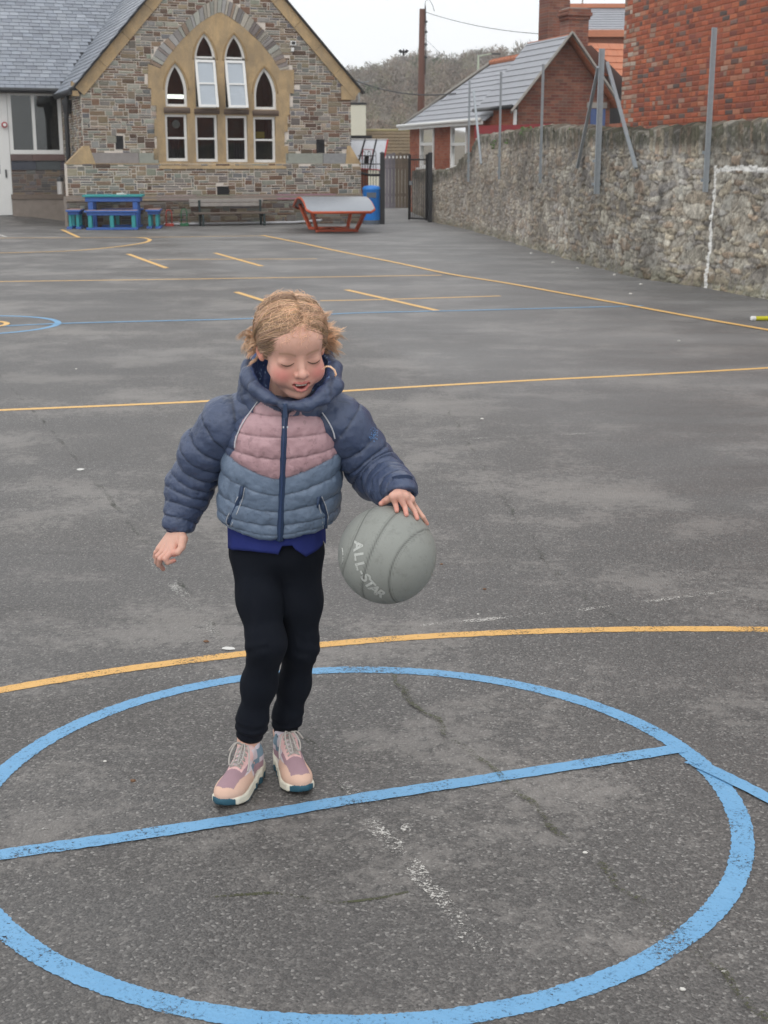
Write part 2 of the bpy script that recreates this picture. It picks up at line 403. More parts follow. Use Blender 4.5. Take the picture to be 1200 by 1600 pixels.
strip('crack', wob([G(440, 1100), G(520, 1210), G(560, 1260)], .01), .02, M['crack'], .0008, smooth=False, jit=.006)
strip('crack', wob([G(800, 1130), G(960, 1110), G(1090, 1100), G(1210, 1088)], .0055), .012, M['crack'], .0008, smooth=False, jit=.004)
strip('crack', wob([G(330, 1400), G(430, 1395), G(520, 1410), G(640, 1395)], .0055), .01, M['moss'], .0008, smooth=False, jit=.004)
# loose white chips and bits of leaf scattered on the yard: each lies on the ground
M['chipstone'] = mottled('chip_stone', (.62,.6,.56), .7, .2, 60); M['leafbrown'] = mottled('dry_leaf', (.16,.085,.045), .7, .3, 90)
def pebble(px, py, r, mat, name, lab, cat, grp):
    p = G(px, py); k = mrng.randint(5, 8); prof = []
    v = []; 
    for h, s in ((0, .7), (.35, 1), (.8, .75), (1.05, .2)):
        for i in range(k):
            a = 2*PI*i/k; q = r*s*mrng.uniform(.75, 1.2); v.append((p.x+q*math.cos(a)*1.2, p.y+q*math.sin(a), max(0.0, h*r*.8)))
    f = [(L*k+i, L*k+(i+1) % k, (L+1)*k+(i+1) % k, (L+1)*k+i) for L in range(3) for i in range(k)]+[tuple(3*k+i for i in range(k))]
    tag(MB().add(v, f).build(name, mat, smooth=False), lab, cat, grp)
pl = [(914,1333,.005,'white chip stone on the mossy crack inside the blue circle'), (1131,1519,.0045,'white chip stone on the crack at the lower right'),
      (1067,1547,.006,'pale chip stone near the bottom right corner of the yard'), (164,1190,.0045,'white chip stone left of the girl inside the blue circle'),
      (747,960,.004,'white chip stone beside the worn white line under the ball'), (753,655,.009,'white crumb on the tarmac beyond the far orange line'),
      (1061,373+160,.012,'white crumb on the tarmac right of the blue line'), (119,577,.009,'white crumb on the tarmac left of the girl')]
for px, py, r, lab in pl: pebble(px, py, r, M['chipstone'], 'chip_stone', lab, 'stone', 'white chips scattered on the yard')
for px, py, r, lab in [(322,1003,.008,'curled brown leaf scrap behind the girl near the white dash'), (208,1221,.007,'crumpled tan scrap on the tarmac left of the shoes'), (690,882,.006,'reddish scrap on the tarmac right of the grey ball'), (757,921,.006,'thin brown scrap on the tarmac below right of the ball')]:
    pebble(px, py, r, M['leafbrown'], 'leaf_scrap', lab, 'leaf', 'leaf scraps on the yard')
for px, py in [(864,411),(902,420),(960,430),(830,396),(1001,445),(985,460)]:
    pebble(px, py, .022, M['chipstone'], 'litter_scrap', 'small white scrap on the tarmac along the foot of the rubble wall', 'litter', 'white scraps along the wall foot')
# ================================================================== the rubble boundary wall
wall_px = [(1420, 520, 176), (1300, 492, 184), (1200, 467, 193), (1110, 450, 200), (1000, 434, 206), (950, 422, 207), (900, 408, 203), (850, 393, 203), (800, 378, 208), (760, 366, 212), (745, 362, 213), (735, 359.5, 236), (720, 355.5, 250), (700, 351, 267), (675, 346.5, 270), (655, 336, 269), (640, 330, 268)]
wp = []
for px, yb, yt in wall_px:
    g = G(px, yb); wp.append((g.x, g.y, P(px, yt, g.y).z))
# arc length table
WS = [0.0]
for i in range(1, len(wp)): WS.append(WS[-1]+math.hypot(wp[i][0]-wp[i-1][0], wp[i][1]-wp[i-1][1]))
WS = np.array(WS); WX = np.array([p[0] for p in wp]); WY = np.array([p[1] for p in wp]); WH = np.array([p[2] for p in wp])
def smooth1(v, it=2):
    v = v.copy()
    for _ in range(it): v[1:-1] = .25*v[:-2]+.5*v[1:-1]+.25*v[2:]
    return v
ss = np.concatenate([np.arange(0, 8, .0135), np.arange(8, 16, .019), np.arange(16, WS[-1], .03)])
wx = smooth1(np.interp(ss, WS, WX), 60); wy = smooth1(np.interp(ss, WS, WY), 60); wh = np.interp(ss, WS, WH)
tx = np.gradient(wx, ss); ty = np.gradient(wy, ss); L_ = np.hypot(tx, ty); nx, ny = -(-ty/L_), -(tx/L_)
# path runs away from the camera; the yard lies on its left (-x): choose that normal
nx, ny = -ty/L_, tx/L_
flip = nx > 0; nx = np.where(flip, -nx, nx); ny = np.where(flip, -ny, ny)
def wall_at(s):
    """point and yard-side normal of the wall foot at arc length s"""
    return (np.interp(s, ss, wx), np.interp(s, ss, wy), np.interp(s, ss, nx), np.interp(s, ss, ny))
def voro(u, v, seed):
    """2d cellular field on unit cells: F1, F2, id hash, offset from the cell's point"""
    row = np.floor(v); f1 = np.full(u.shape, 9.0); f2 = f1.copy(); idh = np.zeros(u.shape); ox = np.zeros(u.shape); oy = ox.copy()
    for dj in (-1, 0, 1):
        rj = row+dj; ush = u + _hash(rj, rj*0, rj*0, seed+7)*3.7; ci = np.floor(ush)
        for di in (-1, 0, 1):
            c = ci+di; px_ = c+.12+.76*_hash(c, rj, rj*0, seed); py_ = rj+.15+.7*_hash(c, rj, rj*0, seed+1)
            dx = ush-px_; dy = v-py_; d = np.maximum(np.abs(dx), np.abs(dy))*.55+np.hypot(dx, dy)*.45
            near = d < f1; f2 = np.where(near, f1, np.minimum(f2, d))
            idh = np.where(near, _hash(c, rj, rj*0, seed+2), idh); ox = np.where(near, dx, ox); oy = np.where(near, dy, oy); f1 = np.where(near, d, f1)
    return f1, f2, idh, ox, oy
tz = np.concatenate([np.linspace(0, 1, 130)])       # front face, bottom to top
S, T = np.meshgrid(ss, tz, indexing='ij'); Hh = np.repeat(wh[:, None], len(tz), 1)
Z = T*Hh; p3 = np.stack([S.ravel(), Z.ravel(), Z.ravel()*0], 1)
wu = fbm(p3*np.array([2.2, 3.0, 1]), 3, 3).reshape(S.shape); wv = fbm(p3*np.array([2.5, 2.0, 1])+7, 3, 5).reshape(S.shape)
big = _hash(np.floor(S*1.3), np.floor(Z*2.2), S*0, 5)
f1, f2, idh, ox, oy = voro(S/.24+wu*.42, Z/.062+wv*.6, 1)
g1, g2, idg, gx, gy = voro(S/.36+wu*.3, Z/.16+wv*.3, 11)
usebig = idg > .82
F1 = np.where(usebig, g1, f1); F2 = np.where(usebig, g2, f2); ID = np.where(usebig, idg*7.3 % 1, idh); OX = np.where(usebig, gx, ox); OY = np.where(usebig, gy, oy)
cz = (Z > Hh-.26+.05*wu)                              # coping course of stones set on edge
h1, h2, idc, hx, hy = voro(S/.095+wu*.25, np.where(cz, .5, 0)*1.0+S*0+Z*.6, 21)
F1 = np.where(cz, h1, F1); F2 = np.where(cz, h2, F2); ID = np.where(cz, idc, ID); OX = np.where(cz, hx, OX); OY = np.where(cz, hy, OY)
edge = F2-F1; em = np.clip(edge/.20, 0, 1); em = em*em*(3-2*em)
nz = fbm(p3*14, 4, 9).reshape(S.shape); nf = fbm(p3*55, 2, 19).reshape(S.shape)
low = fbm(p3*np.array([.8, 1.4, 1]), 2, 29).reshape(S.shape)
disp = em*.014 + (ID-.5)*.020*em + em*(OX*(ID*9 % 1-.5)+OY*(ID*17 % 1-.5))*.02 + nz*.007 + nf*.004 + low*.03
disp = disp + np.clip((.25-Z)/.25, 0, 1)*.03
hole = np.exp(-(((S-9.4)/.09)**2+((Z-1.12)/.06)**2)**2)+np.exp(-(((S-3.05)/.12)**2+((Z-1.05)/.05)**2)**2); disp = disp-.10*hole
XX = wx[:, None]+nx[:, None]*disp; YY = wy[:, None]+ny[:, None]*disp
ZZ = Z + np.where(T > .86, (T-.86)/.14, 0)*((idc-.5)*.09+low*.02)
pal = 1.08*np.array([(.37,.335,.29), (.44,.405,.35), (.29,.265,.24), (.39,.335,.27), (.50,.465,.40), (.33,.305,.285), (.36,.28,.215), (.42,.365,.285)])
stc = pal[np.minimum((ID*len(pal)).astype(int), len(pal)-1)]*(.76+.45*((ID*31) % 1))[..., None]
mort = np.array((.38,.335,.28))
cleft = np.clip((edge-.015)/.05, 0, 1)
colw = stc*em[..., None] + (1-em[..., None])*(mort*(.55+.45*cleft[..., None]))
colw = colw*np.array((.86,.865,.87))*(1+.34*nz[..., None]+.28*nf[..., None])
warm = np.clip(low*.5+.5, 0, 1)[..., None]; colw = colw*(1-.25*warm*np.array([0, .1, .35]))
lich = np.clip(fbm(p3*6, 3, 41).reshape(S.shape)*2.2-.9+(nf > .35)*.4, 0, 1)[..., None]; colw = colw*(1-.45*lich)+np.array((.52,.50,.45))*.45*lich
# far half was once rendered: paler, pinker
rd = np.clip((S-8)/7, 0, 1)[..., None]; colw = colw*(1-.35*rd)+np.array((.40,.335,.285))*.35*rd
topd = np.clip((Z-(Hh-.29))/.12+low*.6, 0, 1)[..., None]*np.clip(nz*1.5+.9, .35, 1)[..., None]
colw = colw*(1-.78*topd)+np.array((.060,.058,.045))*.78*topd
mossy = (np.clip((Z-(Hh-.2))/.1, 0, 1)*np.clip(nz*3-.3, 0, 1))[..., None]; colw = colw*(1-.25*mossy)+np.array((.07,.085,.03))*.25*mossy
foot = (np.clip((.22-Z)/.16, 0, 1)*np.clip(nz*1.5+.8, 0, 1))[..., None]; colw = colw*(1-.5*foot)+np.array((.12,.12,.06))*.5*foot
damp = np.clip(1-np.abs(fbm(p3*np.array([1.1, .25, 1]), 2, 77).reshape(S.shape))*5, 0, 1)[..., None]*.3; colw = colw*(1-damp); pw = np.clip(fbm(p3*np.array([.55, .9, 1])+31, 3, 88).reshape(S.shape)*1.6-.1, 0, 1)[..., None]; colw = colw*(1-.30*pw)*np.array((.97,.985,1.0))
# painted goal: upright and crossbar, white, worn through on the stones
def s_of_px(px):        # arc length where the wall foot shows at this column
    c, s_ = math.cos(PITCH), math.sin(PITCH); dep = wy*c+CAM_H*s_; q = 600+F_PX*wx/dep
    o = np.argsort(q); return float(np.interp(px, q[o], ss[o]))
sg = s_of_px(1108); gpw = np.abs(S-(sg+.012*np.sin(Z*9))) < .030+.012*nz
gline = (gpw & (Z < 1.475)) | ((np.abs(Z-1.44-.012*np.sin(S*5)-.008*nz) < .032+.014*nz) & (S < sg))
gm = (gline & (nf > -.75)).astype(float)[..., None]; colw = colw*(1-gm*.92)+np.array((.74,.73,.70))*gm*.92
colw = np.clip(colw, .012, .9)
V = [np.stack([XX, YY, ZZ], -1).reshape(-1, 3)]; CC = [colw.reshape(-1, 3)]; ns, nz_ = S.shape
idx = np.arange(ns*nz_).reshape(ns, nz_)
q = np.stack([idx[:-1, :-1], idx[1:, :-1], idx[1:, 1:], idx[:-1, 1:]], -1).reshape(-1, 4)
Fs = [q]
# top and back
base = ns*nz_; tops = 6; TT = []
for k in range(1, tops+1):
    f = k/tops; hk = ZZ[:, -1]+.03*math.sin(f*PI)+(_hash(np.floor(ss/.09), np.full(ns, k), np.zeros(ns), 3)-.5)*.05
    off = -.42*f+disp[:, -1]*(1-f)
    TT.append(np.stack([wx+nx*off, wy+ny*off, hk], -1))
TT.append(np.stack([wx-nx*.42, wy-ny*.42, wx*0-.02], -1))
TTa = np.stack(TT, 1); V.append(TTa.reshape(-1, 3)); ct = np.repeat(colw[:, -1:, :], tops+1, 1); CC.append(ct.reshape(-1, 3))
ib = base+np.arange(ns*(tops+1)).reshape(ns, tops+1); allk = np.concatenate([idx[:, -1:], ib], 1)
Fs.append(np.stack([allk[:-1, :-1], allk[1:, :-1], allk[1:, 1:], allk[:-1, 1:]], -1).reshape(-1, 4))
Fa = np.concatenate(Fs)
m, t, b = newmat('rubble', (.4,.4,.4), .85, .25); a = N(t, 'ShaderNodeAttribute', attribute_name='Col'); co = coords(t)
n1 = noise(t, co, 45, 5, .7); sc = N(t, 'ShaderNodeVectorMath', operation='SCALE'); t.links.new(a.outputs['Color'], sc.inputs[0])
t.links.new(math_(t, 'MULTIPLY_ADD', n1, 1.1, .5), sc.inputs['Scale']); t.links.new(sc.outputs[0], b.inputs['Base Color'])
bump(t, b, n1, .5, .012); M['rubble'] = m
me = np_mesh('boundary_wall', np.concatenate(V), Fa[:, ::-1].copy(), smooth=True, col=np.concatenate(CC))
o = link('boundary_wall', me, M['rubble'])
tag(o, 'long curved grey rubble stone boundary wall with dark mossy coping and a white goal painted on it', 'wall')
# make sure faces look towards the yard
# ------------------------------------------------------------------ galvanised fence posts on the wall
M['galv'] = mottled('galvanised_steel', (.33,.36,.385), .5, .25, 25, .05, metal=.45)
M['black_metal'] = mottled('black_metal', (.018,.018,.020), .45, .3, 12, .05)
def wall_px_pt(px, py, off=.04):
    s = s_of_px(px); x, y, a, b_ = wall_at(s); p = P(px, py, y); return Vector((x+a*off, y+b_*off, p.z)), Vector((a, b_, 0))
def post(pxb, yb, yt, lab, wd=.05, braces=(), grp='galvanised posts along the rubble wall'):
    bpt, nn = wall_px_pt(pxb, yb, .07); z1 = P(pxb, yt, bpt.y).z
    root = empty('fence_post', bpt); tag(root, lab, 'post', grp)
    Lz = z1-bpt.z
    mb = MB(); h = wd/2
    mb.box(-h, h, -h*.25, h*.25, 0, Lz).box(-h, -h*.7, -h, -h*.25-.001, 0, Lz).box(-h*.15, h*.15, h*.26, h, 0, Lz)
    mb.build('upright', M['galv'], root)
    for zz in (.12, .45): MB().box(-h*1.6, h*1.6, h*1.01, h*1.01+.03, zz, zz+.04).build('bracket', M['galv'], root)
    for (bx, by, tx_, ty_, dk) in braces:
        q, _ = wall_px_pt(bx, by, .06); top = Vector((0, 0, P(pxb, ty_, bpt.y).z-bpt.z))
        MB().bar(top+Vector(((tx_-pxb)/F_PX*bpt.y, -.03, 0)), q-bpt+Vector((0, 0, 0)), .045, .035).build('brace', M['galv'], root)
    return root
post(1101, 300, 43, 'tall galvanised post in front of the red brick building, just left of the painted goal', .065)
post(935, 303, 76, 'thick galvanised post with two slanting braces at the corner of the red brick building', .085, [(903, 262, 930, 105, 0), (993, 263, 943, 98, 0)])
post(847, 286, 100, 'galvanised post standing in front of the small brick gable', .045)
post(783, 280, 112, 'galvanised post in front of the low grey eave, third from the gate', .045)
post(735, 284, 126, 'galvanised post with one short brace where the wall steps down by the gate', .045, [(754, 256, 741, 142, 0)])
# weeds on the wall top
M['leaf'] = mottled('leaf_green', (.07,.13,.025), .6, .35, 30)
def weed(px, py, n, r, lab):
    g, nn = wall_px_pt(px, py, -.08); rng = random.Random(px); mb = MB()
    for k in range(n):
        a = rng.uniform(0, 2*PI); q = r*rng.random()**.5; c = g+Vector((math.cos(a)*q, math.sin(a)*q*.6, rng.uniform(-.3, .6)*r)); s = rng.uniform(.02, .045)
        d1 = Vector((rng.uniform(-1, 1), rng.uniform(-1, 1), rng.uniform(-.2, 1))).normalized()*s; d2 = d1.orthogonal().normalized()*s*.45
        mb.add([c-d1, c+d2, c+d1, c-d2], [(0, 1, 2, 3)])
    tag(mb.build('wall_weed', M['leaf']), lab, 'weed', 'weeds growing on the wall coping')
weed(772, 228, 160, .20, 'bright green weed clump hanging below the coping near the gate end'); weed(815, 207, 90, .16, 'light green weed tuft on top of the wall coping beside the third post'); weed(792, 222, 90, .14, 'small green weed right of the larger clump, under the coping'); weed(888, 207, 50, .13, 'faint green weed on the coping below the brick gable')
# ================================================================== the stone school
SO = G(110, 355); SU = Vector((math.cos(R(20)), math.sin(R(20)), 0)); SN = Vector((math.sin(R(20)), -math.cos(R(20)), 0)); ZU = Vector((0, 0, 1))
def FR(u, z, v=0.0): return SO + SU*u - SN*v + ZU*z
def FP(px, py, v=0.0):
    d = ray(px, py); o = Vector((0, 0, CAM_H)); p0 = SO - SN*v
    t = (p0-o).dot(SN)/d.dot(SN); q = o+d*t-p0
    return (q.dot(SU), q.z)
rng = random.Random(11)
M['mortar'] = mottled('lime_mortar', (.68,.61,.54), .85, .2, 6, .3, .01, 60)
M['mortar_dark'] = mottled('dark_mortar', (.26,.22,.19), .85, .3, 6, .3, .01, 60)
M['stone'] = mottled('building_stone', (.3,.3,.3), .8, .32, 9, .4, .008, 70, attr=True)
M['sandstone'] = mottled('ochre_sandstone', (.46,.325,.175), .8, .5, 2.6, .5, .012, 30)
_t = M['sandstone'].node_tree; _b = _t.nodes['Principled BSDF']; _src = _b.inputs['Base Color'].links[0].from_socket; _co = coords(_t)
_mp = N(_t, 'ShaderNodeMapping'); _mp.inputs['Scale'].default_value = (1.6, 1.6, .7); _t.links.new(_co, _mp.inputs[0])
_st = ramp(_t, noise(_t, _mp.outputs[0], 1.9, 7, .7), [(.40, 0.0), (.62, 1.0)])
_t.links.new(mixc(_t, math_(_t, 'MULTIPLY', _st, .5), _src, (.22,.18,.13)), _b.inputs['Base Color'])
M['white_pvc'] = mottled('white_window_frame', (.78,.78,.76), .35, .05, 3, 0)
M['black_pipe'] = mottled('black_gutter_paint', (.02,.021,.024), .4, .3, 8, .05)
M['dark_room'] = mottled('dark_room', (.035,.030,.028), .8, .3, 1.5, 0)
M['vent'] = mottled('vent_iron', (.012,.012,.014), .5, .3, 10, 0)
m, t, b = newmat('window_glass', (.02,.022,.022), .04, .5)
out = [n for n in t.nodes if n.type == 'OUTPUT_MATERIAL'][0]
gl = N(t, 'ShaderNodeBsdfGlossy'); gl.inputs['Roughness'].default_value = .03; tr = N(t, 'ShaderNodeBsdfTransparent'); tr.inputs[0].default_value = (.75, .78, .77, 1)
fz = N(t, 'ShaderNodeFresnel'); fz.inputs[0].default_value = 1.55; ms = N(t, 'ShaderNodeMixShader')
t.links.new(math_(t, 'MULTIPLY', fz.outputs[0], 1.3), ms.inputs[0]); t.links.new(tr.outputs[0], ms.inputs[1]); t.links.new(gl.outputs[0], ms.inputs[2]); t.links.new(ms.outputs[0], out.inputs[0]); M['glass'] = m
M['sky_pane'] = mottled('pane_sky_tint', (.44,.49,.54), .25, .10, 2, 0)  # pale colour stands in for the sky reflected in the tilted panes
m, t, b = newmat('strip_lamp', (1,1,1), .5); b.inputs['Emission Color'].default_value = (1, .97, .9, 1); b.inputs['Emission Strength'].default_value = 3.0; M['lamp'] = m
PAL = [(.235,.225,.205), (.29,.275,.24), (.15,.148,.15), (.225,.165,.11), (.175,.105,.07), (.13,.085,.06), (.25,.205,.14), (.175,.155,.135), (.25,.255,.215), (.32,.265,.20)]
PW = [11, 10, 7, 15, 13, 10, 13, 9, 6, 5]
SIZES = [(2,1),(3,1),(4,1),(5,1),(6,1),(7,1),(2,2),(3,2),(4,2),(5,2),(6,2),(3,3),(4,3),(1,1),(1,2)]
SWT = [9, 14, 15, 12, 8, 4, 7, 9, 8, 5, 3, 1.2, 1.5, 5, 4]

school = empty('school_building', SO); tag(school, 'old stone school with a steep gable, tall pointed windows and slate roofs', 'school')
def sp(o):      # parent a world-built mesh under the school
    o.parent = school; o.matrix_parent_inverse = Matrix.Translation(-SO); return o
# key outlines on the gable
uL = FP(129, 200)[0]; uR = FP(547, 200)[0]
eL = FP(128, 131); aL = FP(236, 0); eR = FP(553, 137); aR = FP(438, 0)
sl = (aL[1]-eL[1])/(aL[0]-eL[0]); sr = (eR[1]-aR[1])/(eR[0]-aR[0])
ua = (eR[1]-eL[1]+sl*eL[0]-sr*eR[0])/(sl-sr); za = eL[1]+sl*(ua-eL[0])
def roof_z(u): return min(eL[1]+sl*(u-eL[0]), eR[1]+sr*(u-eR[0]))
zs = FP(340, 256)[1]                      # string course, top of lower stage
zp = FP(340, 306)[1]                      # plinth
uL2 = -.02; uR2 = FP(563, 300)[0]; uR3 = FP(566, 320)[0]
# --- windows in photo pixels
def quad_px(x0, y0, x1, y1): a = FP(x0, y0); c = FP(x1, y1); return (a[0], c[0], c[1], a[1])    # u0,u1,z0,z1
low = [quad_px(257, 178, 294, 252), quad_px(304, 179, 341, 253), quad_px(351.5, 180, 387.5, 253.5), quad_px(395, 182, 431, 254)]
upp = [quad_px(256, 98, 293, 167), quad_px(302, 51, 339, 169), quad_px(349, 53, 385, 170), quad_px(395.5, 105, 431.5, 171.5)]
def arch_ring(u0, u1, z0, z1, rise, n=10, inset=0.0):
    """closed outline: flat bottom, pointed two-arc top of the given rise"""
    u0 += inset; u1 -= inset; z0 += inset; w_ = (u1-u0)/2; um = (u0+u1)/2; z1 -= inset*1.35; zsp = z1-rise+inset*.3; h = z1-zsp
    r = (h*h+w_*w_)/(2*w_)                # arc through (u0,zsp) vertical tangent and apex
    pts = [(u0, z0), (u1, z0)]
    for k in range(n+1):
        zz = h*k/n; x = math.sqrt(max(0, r*r-zz*zz))-(r-w_); pts.append((um+x, zsp+zz))
    for k in range(n-1, -1, -1):
        zz = h*k/n; x = math.sqrt(max(0, r*r-zz*zz))-(r-w_); pts.append((um-x, zsp+zz))
    return pts
def rect_ring(u0, u1, z0, z1, i=0.0): return [(u0+i, z0+i), (u1-i, z0+i), (u1-i, z1-i), (u0+i, z1-i)]
rises = [.66, .66, .66, .66]
holes = [rect_ring(*q) for q in low]+[arch_ring(*q, rises[k]) for k, q in enumerate(upp)]
# --- sandstone tracery panel with toothed jambs, below the big relieving arch
inn_px = [(250,107),(262,88),(283,63),(310,37),(326,27),(343,18),(360,28),(377,40),(407,67),(425,90),(437,110)]
out_px = [(233,99),(247,74),(272,50),(300,24),(322,6),(345,-4),(366,6),(388,24),(427,62),(441,84),(452,107)]
inn = [FP(*p) for p in inn_px]; outr = [FP(*p) for p in out_px]
le = [(231,100),(231,138),(236,138),(236,165),(244,165),(244,186),(241,186),(241,213),(245,213),(245,232),(240,232),(240,250),(248,250),(248,266)]
re_ = [(446,266),(446,251),(450,251),(450,228),(444,228),(444,206),(449,206),(449,180),(452,180),(452,146),(459,146),(459,109)]
panel = [FP(*p) for p in le]+[FP(*p) for p in re_]+[q for q in inn[::-1]]
def in_poly(u, z, poly):
    c = False; n = len(poly); j = n-1
    for i in range(n):
        if (poly[i][1] > z) != (poly[j][1] > z) and u < (poly[j][0]-poly[i][0])*(z-poly[i][1])/(poly[j][1]-poly[i][1]+1e-12)+poly[i][0]: c = not c
        j = i
    return c
archband = outr+inn[::-1]
sp(link('tracery_panel', poly_slab(panel, holes, .28, lambda u, z, v: FR(u, z, v-.030)), M['sandstone']))
# --- gable wall slab with one opening for the whole window group, toothed stones on its face
opening = rect_ring(low[0][0]-.02, low[3][1]+.02, low[0][2]-.02, upp[1][3]-1.05)
gab = [(uL, -.1), (uR, -.1), (uR, roof_z(uR)), (ua, za), (uL, roof_z(uL))]
hole2 = [(p[0]*1.0, p[1]) for p in [(low[0][0]-.03, low[3][2]-.03), (low[3][1]+.03, low[3][2]-.03), (low[3][1]+.03, upp[3][3]-.1), (upp[2][1]+.02, upp[2][3]+.05), (upp[1][0]-.02, upp[1][3]+.05), (low[0][0]-.03, upp[0][3]-.1)]]
sp(link('gable_wall', poly_slab(gab, [hole2], .4, lambda u, z, v: FR(u, z, v+.004)), M['mortar']))
vents = {'a': quad_px(180, 212, 193, 233), 'b': quad_px(494, 218, 507, 239), 'c': quad_px(338, 291, 358, 307)}
def in_rect(u, z, q, m_=0): return q[0]-m_ < u < q[1]+m_ and q[2]-m_ < z < q[3]+m_
hol_boxes = [(q[0]-.05, q[1]+.05, q[2]-.05, q[3]+.05) for q in low+upp]
def keep_gable(u, z, ua_, ub, z0, z1):
    if not (ua_ > uL-.03 and ub < uR+.03): return False
    if z0 < zs+.24: return False
    if z1 > min(roof_z(ua_), roof_z(ub))+.09: return False
    if in_poly(u, z, panel) or in_poly(u, z, archband): return False
    for h_ in hol_boxes:
        if ub > h_[0] and ua_ < h_[1] and z1 > h_[2] and z0 < h_[3]: return False
    return not any(in_rect(u, z, vents[k], .03) for k in 'ab')
cu, cv = .062, .058
mb = MB(); stones(mb, pack_rects(int((uR-uL)/cu)+1, int((za-zs)/cv), SIZES, SWT, rng), cu, cv, FR, keep_gable, PAL, PW, rng, .019, .014, uL, zs+.02)
sp(mb.build('stonework', M['stone'], col=True))
# --- relieving arch of wedge stones
mb = MB(); apal = [(.30,.29,.28), (.24,.22,.21), (.27,.20,.15), (.36,.33,.28), (.20,.17,.16), (.33,.33,.29)]
def lerp_path(pts, t):
    L = [0.0]
    for a, b_ in zip(pts, pts[1:]): L.append(L[-1]+math.hypot(b_[0]-a[0], b_[1]-a[1]))
    d = t*L[-1]
    for i in range(len(pts)-1):
        if d <= L[i+1] or i == len(pts)-2:
            f = (d-L[i])/(L[i+1]-L[i]); return (pts[i][0]+(pts[i+1][0]-pts[i][0])*f, pts[i][1]+(pts[i+1][1]-pts[i][1])*f)
tt = [0.0]
while tt[-1] < 1: tt.append(tt[-1]+rng.uniform(.012, .036))
tt[-1] = 1.0
for a, b_ in zip(tt, tt[1:]):
    if b_-a < .004: continue
    e = .0016; k = rng.uniform(.75, 1.25); c = rng.choice(apal); mb.col = tuple(x*k for x in c); pr = -rng.uniform(.012, .03)
    q = [lerp_path(inn, a+e), lerp_path(inn, b_-e), lerp_path(outr, b_-e), lerp_path(outr, a+e)]
    mb.hexa([FR(x, z, .003) for x, z in q]+[FR(x, z, pr-.018) for x, z in q])
sp(mb.build('relieving_arch', M['stone'], col=True))
# --- lower stage and plinth (proud of the gable wall), weathered string course
def stage(name, u0, u1, z0, z1, v0, v1, mat): return sp(MB().add([FR(u, z, v) for u, z, v in ((u0,z0,v0),(u1,z0,v0),(u1,z0,v1),(u0,z0,v1),(u0,z1,v0),(u1,z1,v0),(u1,z1,v1),(u0,z1,v1))], [(3,2,1,0),(4,5,6,7),(0,1,5,4),(1,2,6,5),(2,3,7,6),(3,0,4,7)]).build(name, mat))
stage('lower_wall', uL2, uR2, zp, zs+.0, -.06, .35, M['mortar'])
stage('plinth', uL2-.06, uR3, -.1, zp-.001, -.14, .35, M['mortar_dark'])
mb = MB(); sub = FR
def keep_low(u, z, a_, b_, z0, z1): return b_ < uR2+.02 and z1 < zs+.03 and z0 > zp+.02 and not in_rect(u, z, vents['c'], .02)
stones(mb, pack_rects(int((uR2-uL2)/cu)+1, int((zs-zp)/cv)+1, SIZES, SWT, rng), cu, cv, lambda u, z, v: FR(u, z, v-.06), keep_low, PAL, PW, rng, .018, .014, uL2, zp+.03)
def keep_pl(u, z, a_, b_, z0, z1): return b_ < uR3+.02 and z1 < zp-.06
PALD = [tuple(x*.72 for x in c) for c in PAL]
stones(mb, pack_rects(int((uR3-uL2)/cu)+2, int(zp/cv)+1, SIZES, SWT, rng), cu, cv, lambda u, z, v: FR(u, z, v-.14), keep_pl, PALD, PW, rng, .015, .014, uL2-.06, 0)
# big squared course under the windows
x = uL+.12
pan0, pan1 = FP(248, 260)[0], FP(446, 260)[0]
for (x0, x1) in ((uL+.15, pan0), (pan1, uR-.10)):
    x = x0
    while x < x1-.1:
        wd = min(rng.uniform(.7, 1.7), x1-x); mb.col = rng.choice([(.30,.31,.27), (.27,.27,.27), (.33,.33,.27), (.28,.25,.24)])
        q = [(x+.006, zs+.01), (x+wd-.006, zs+.01), (x+wd-.006, zs+.26), (x+.006, zs+.26)]
        mb.hexa([FR(a_, z, .003) for a_, z in q]+[FR(a_, z, -.03) for a_, z in q]); x += wd
sp(mb.build('lower_stonework', M['stone'], col=True))
mb = MB(); mb.col = (.17,.145,.115)
def wedge(u0, u1, z0, z1, vf0, vf1, back=.02):   # sloped ledge: bottom front at vf0, top front at vf1
    mb.hexa([FR(u0, z0, vf0), FR(u1, z0, vf0), FR(u1, z0, back), FR(u0, z0, back), FR(u0, z1, vf1), FR(u1, z1, vf1), FR(u1, z1, back), FR(u0, z1, back)])
x = uL2-.06
while x < uR3: wd = min(rng.uniform(.8, 1.6), uR3-x+.001); mb.col = tuple(k*rng.uniform(.8, 1.25) for k in (.19,.155,.12)); wedge(x+.003, x+wd-.003, zp-.10, zp+.03, -.175, -.075); x += wd
mb.col = (.34,.24,.13)
wedge(uL2-.005, pan0-.002, zs-.015, zs+.006, -.075, -.07)
sp(mb.build('plinth_coping', M['stone'], col=True))
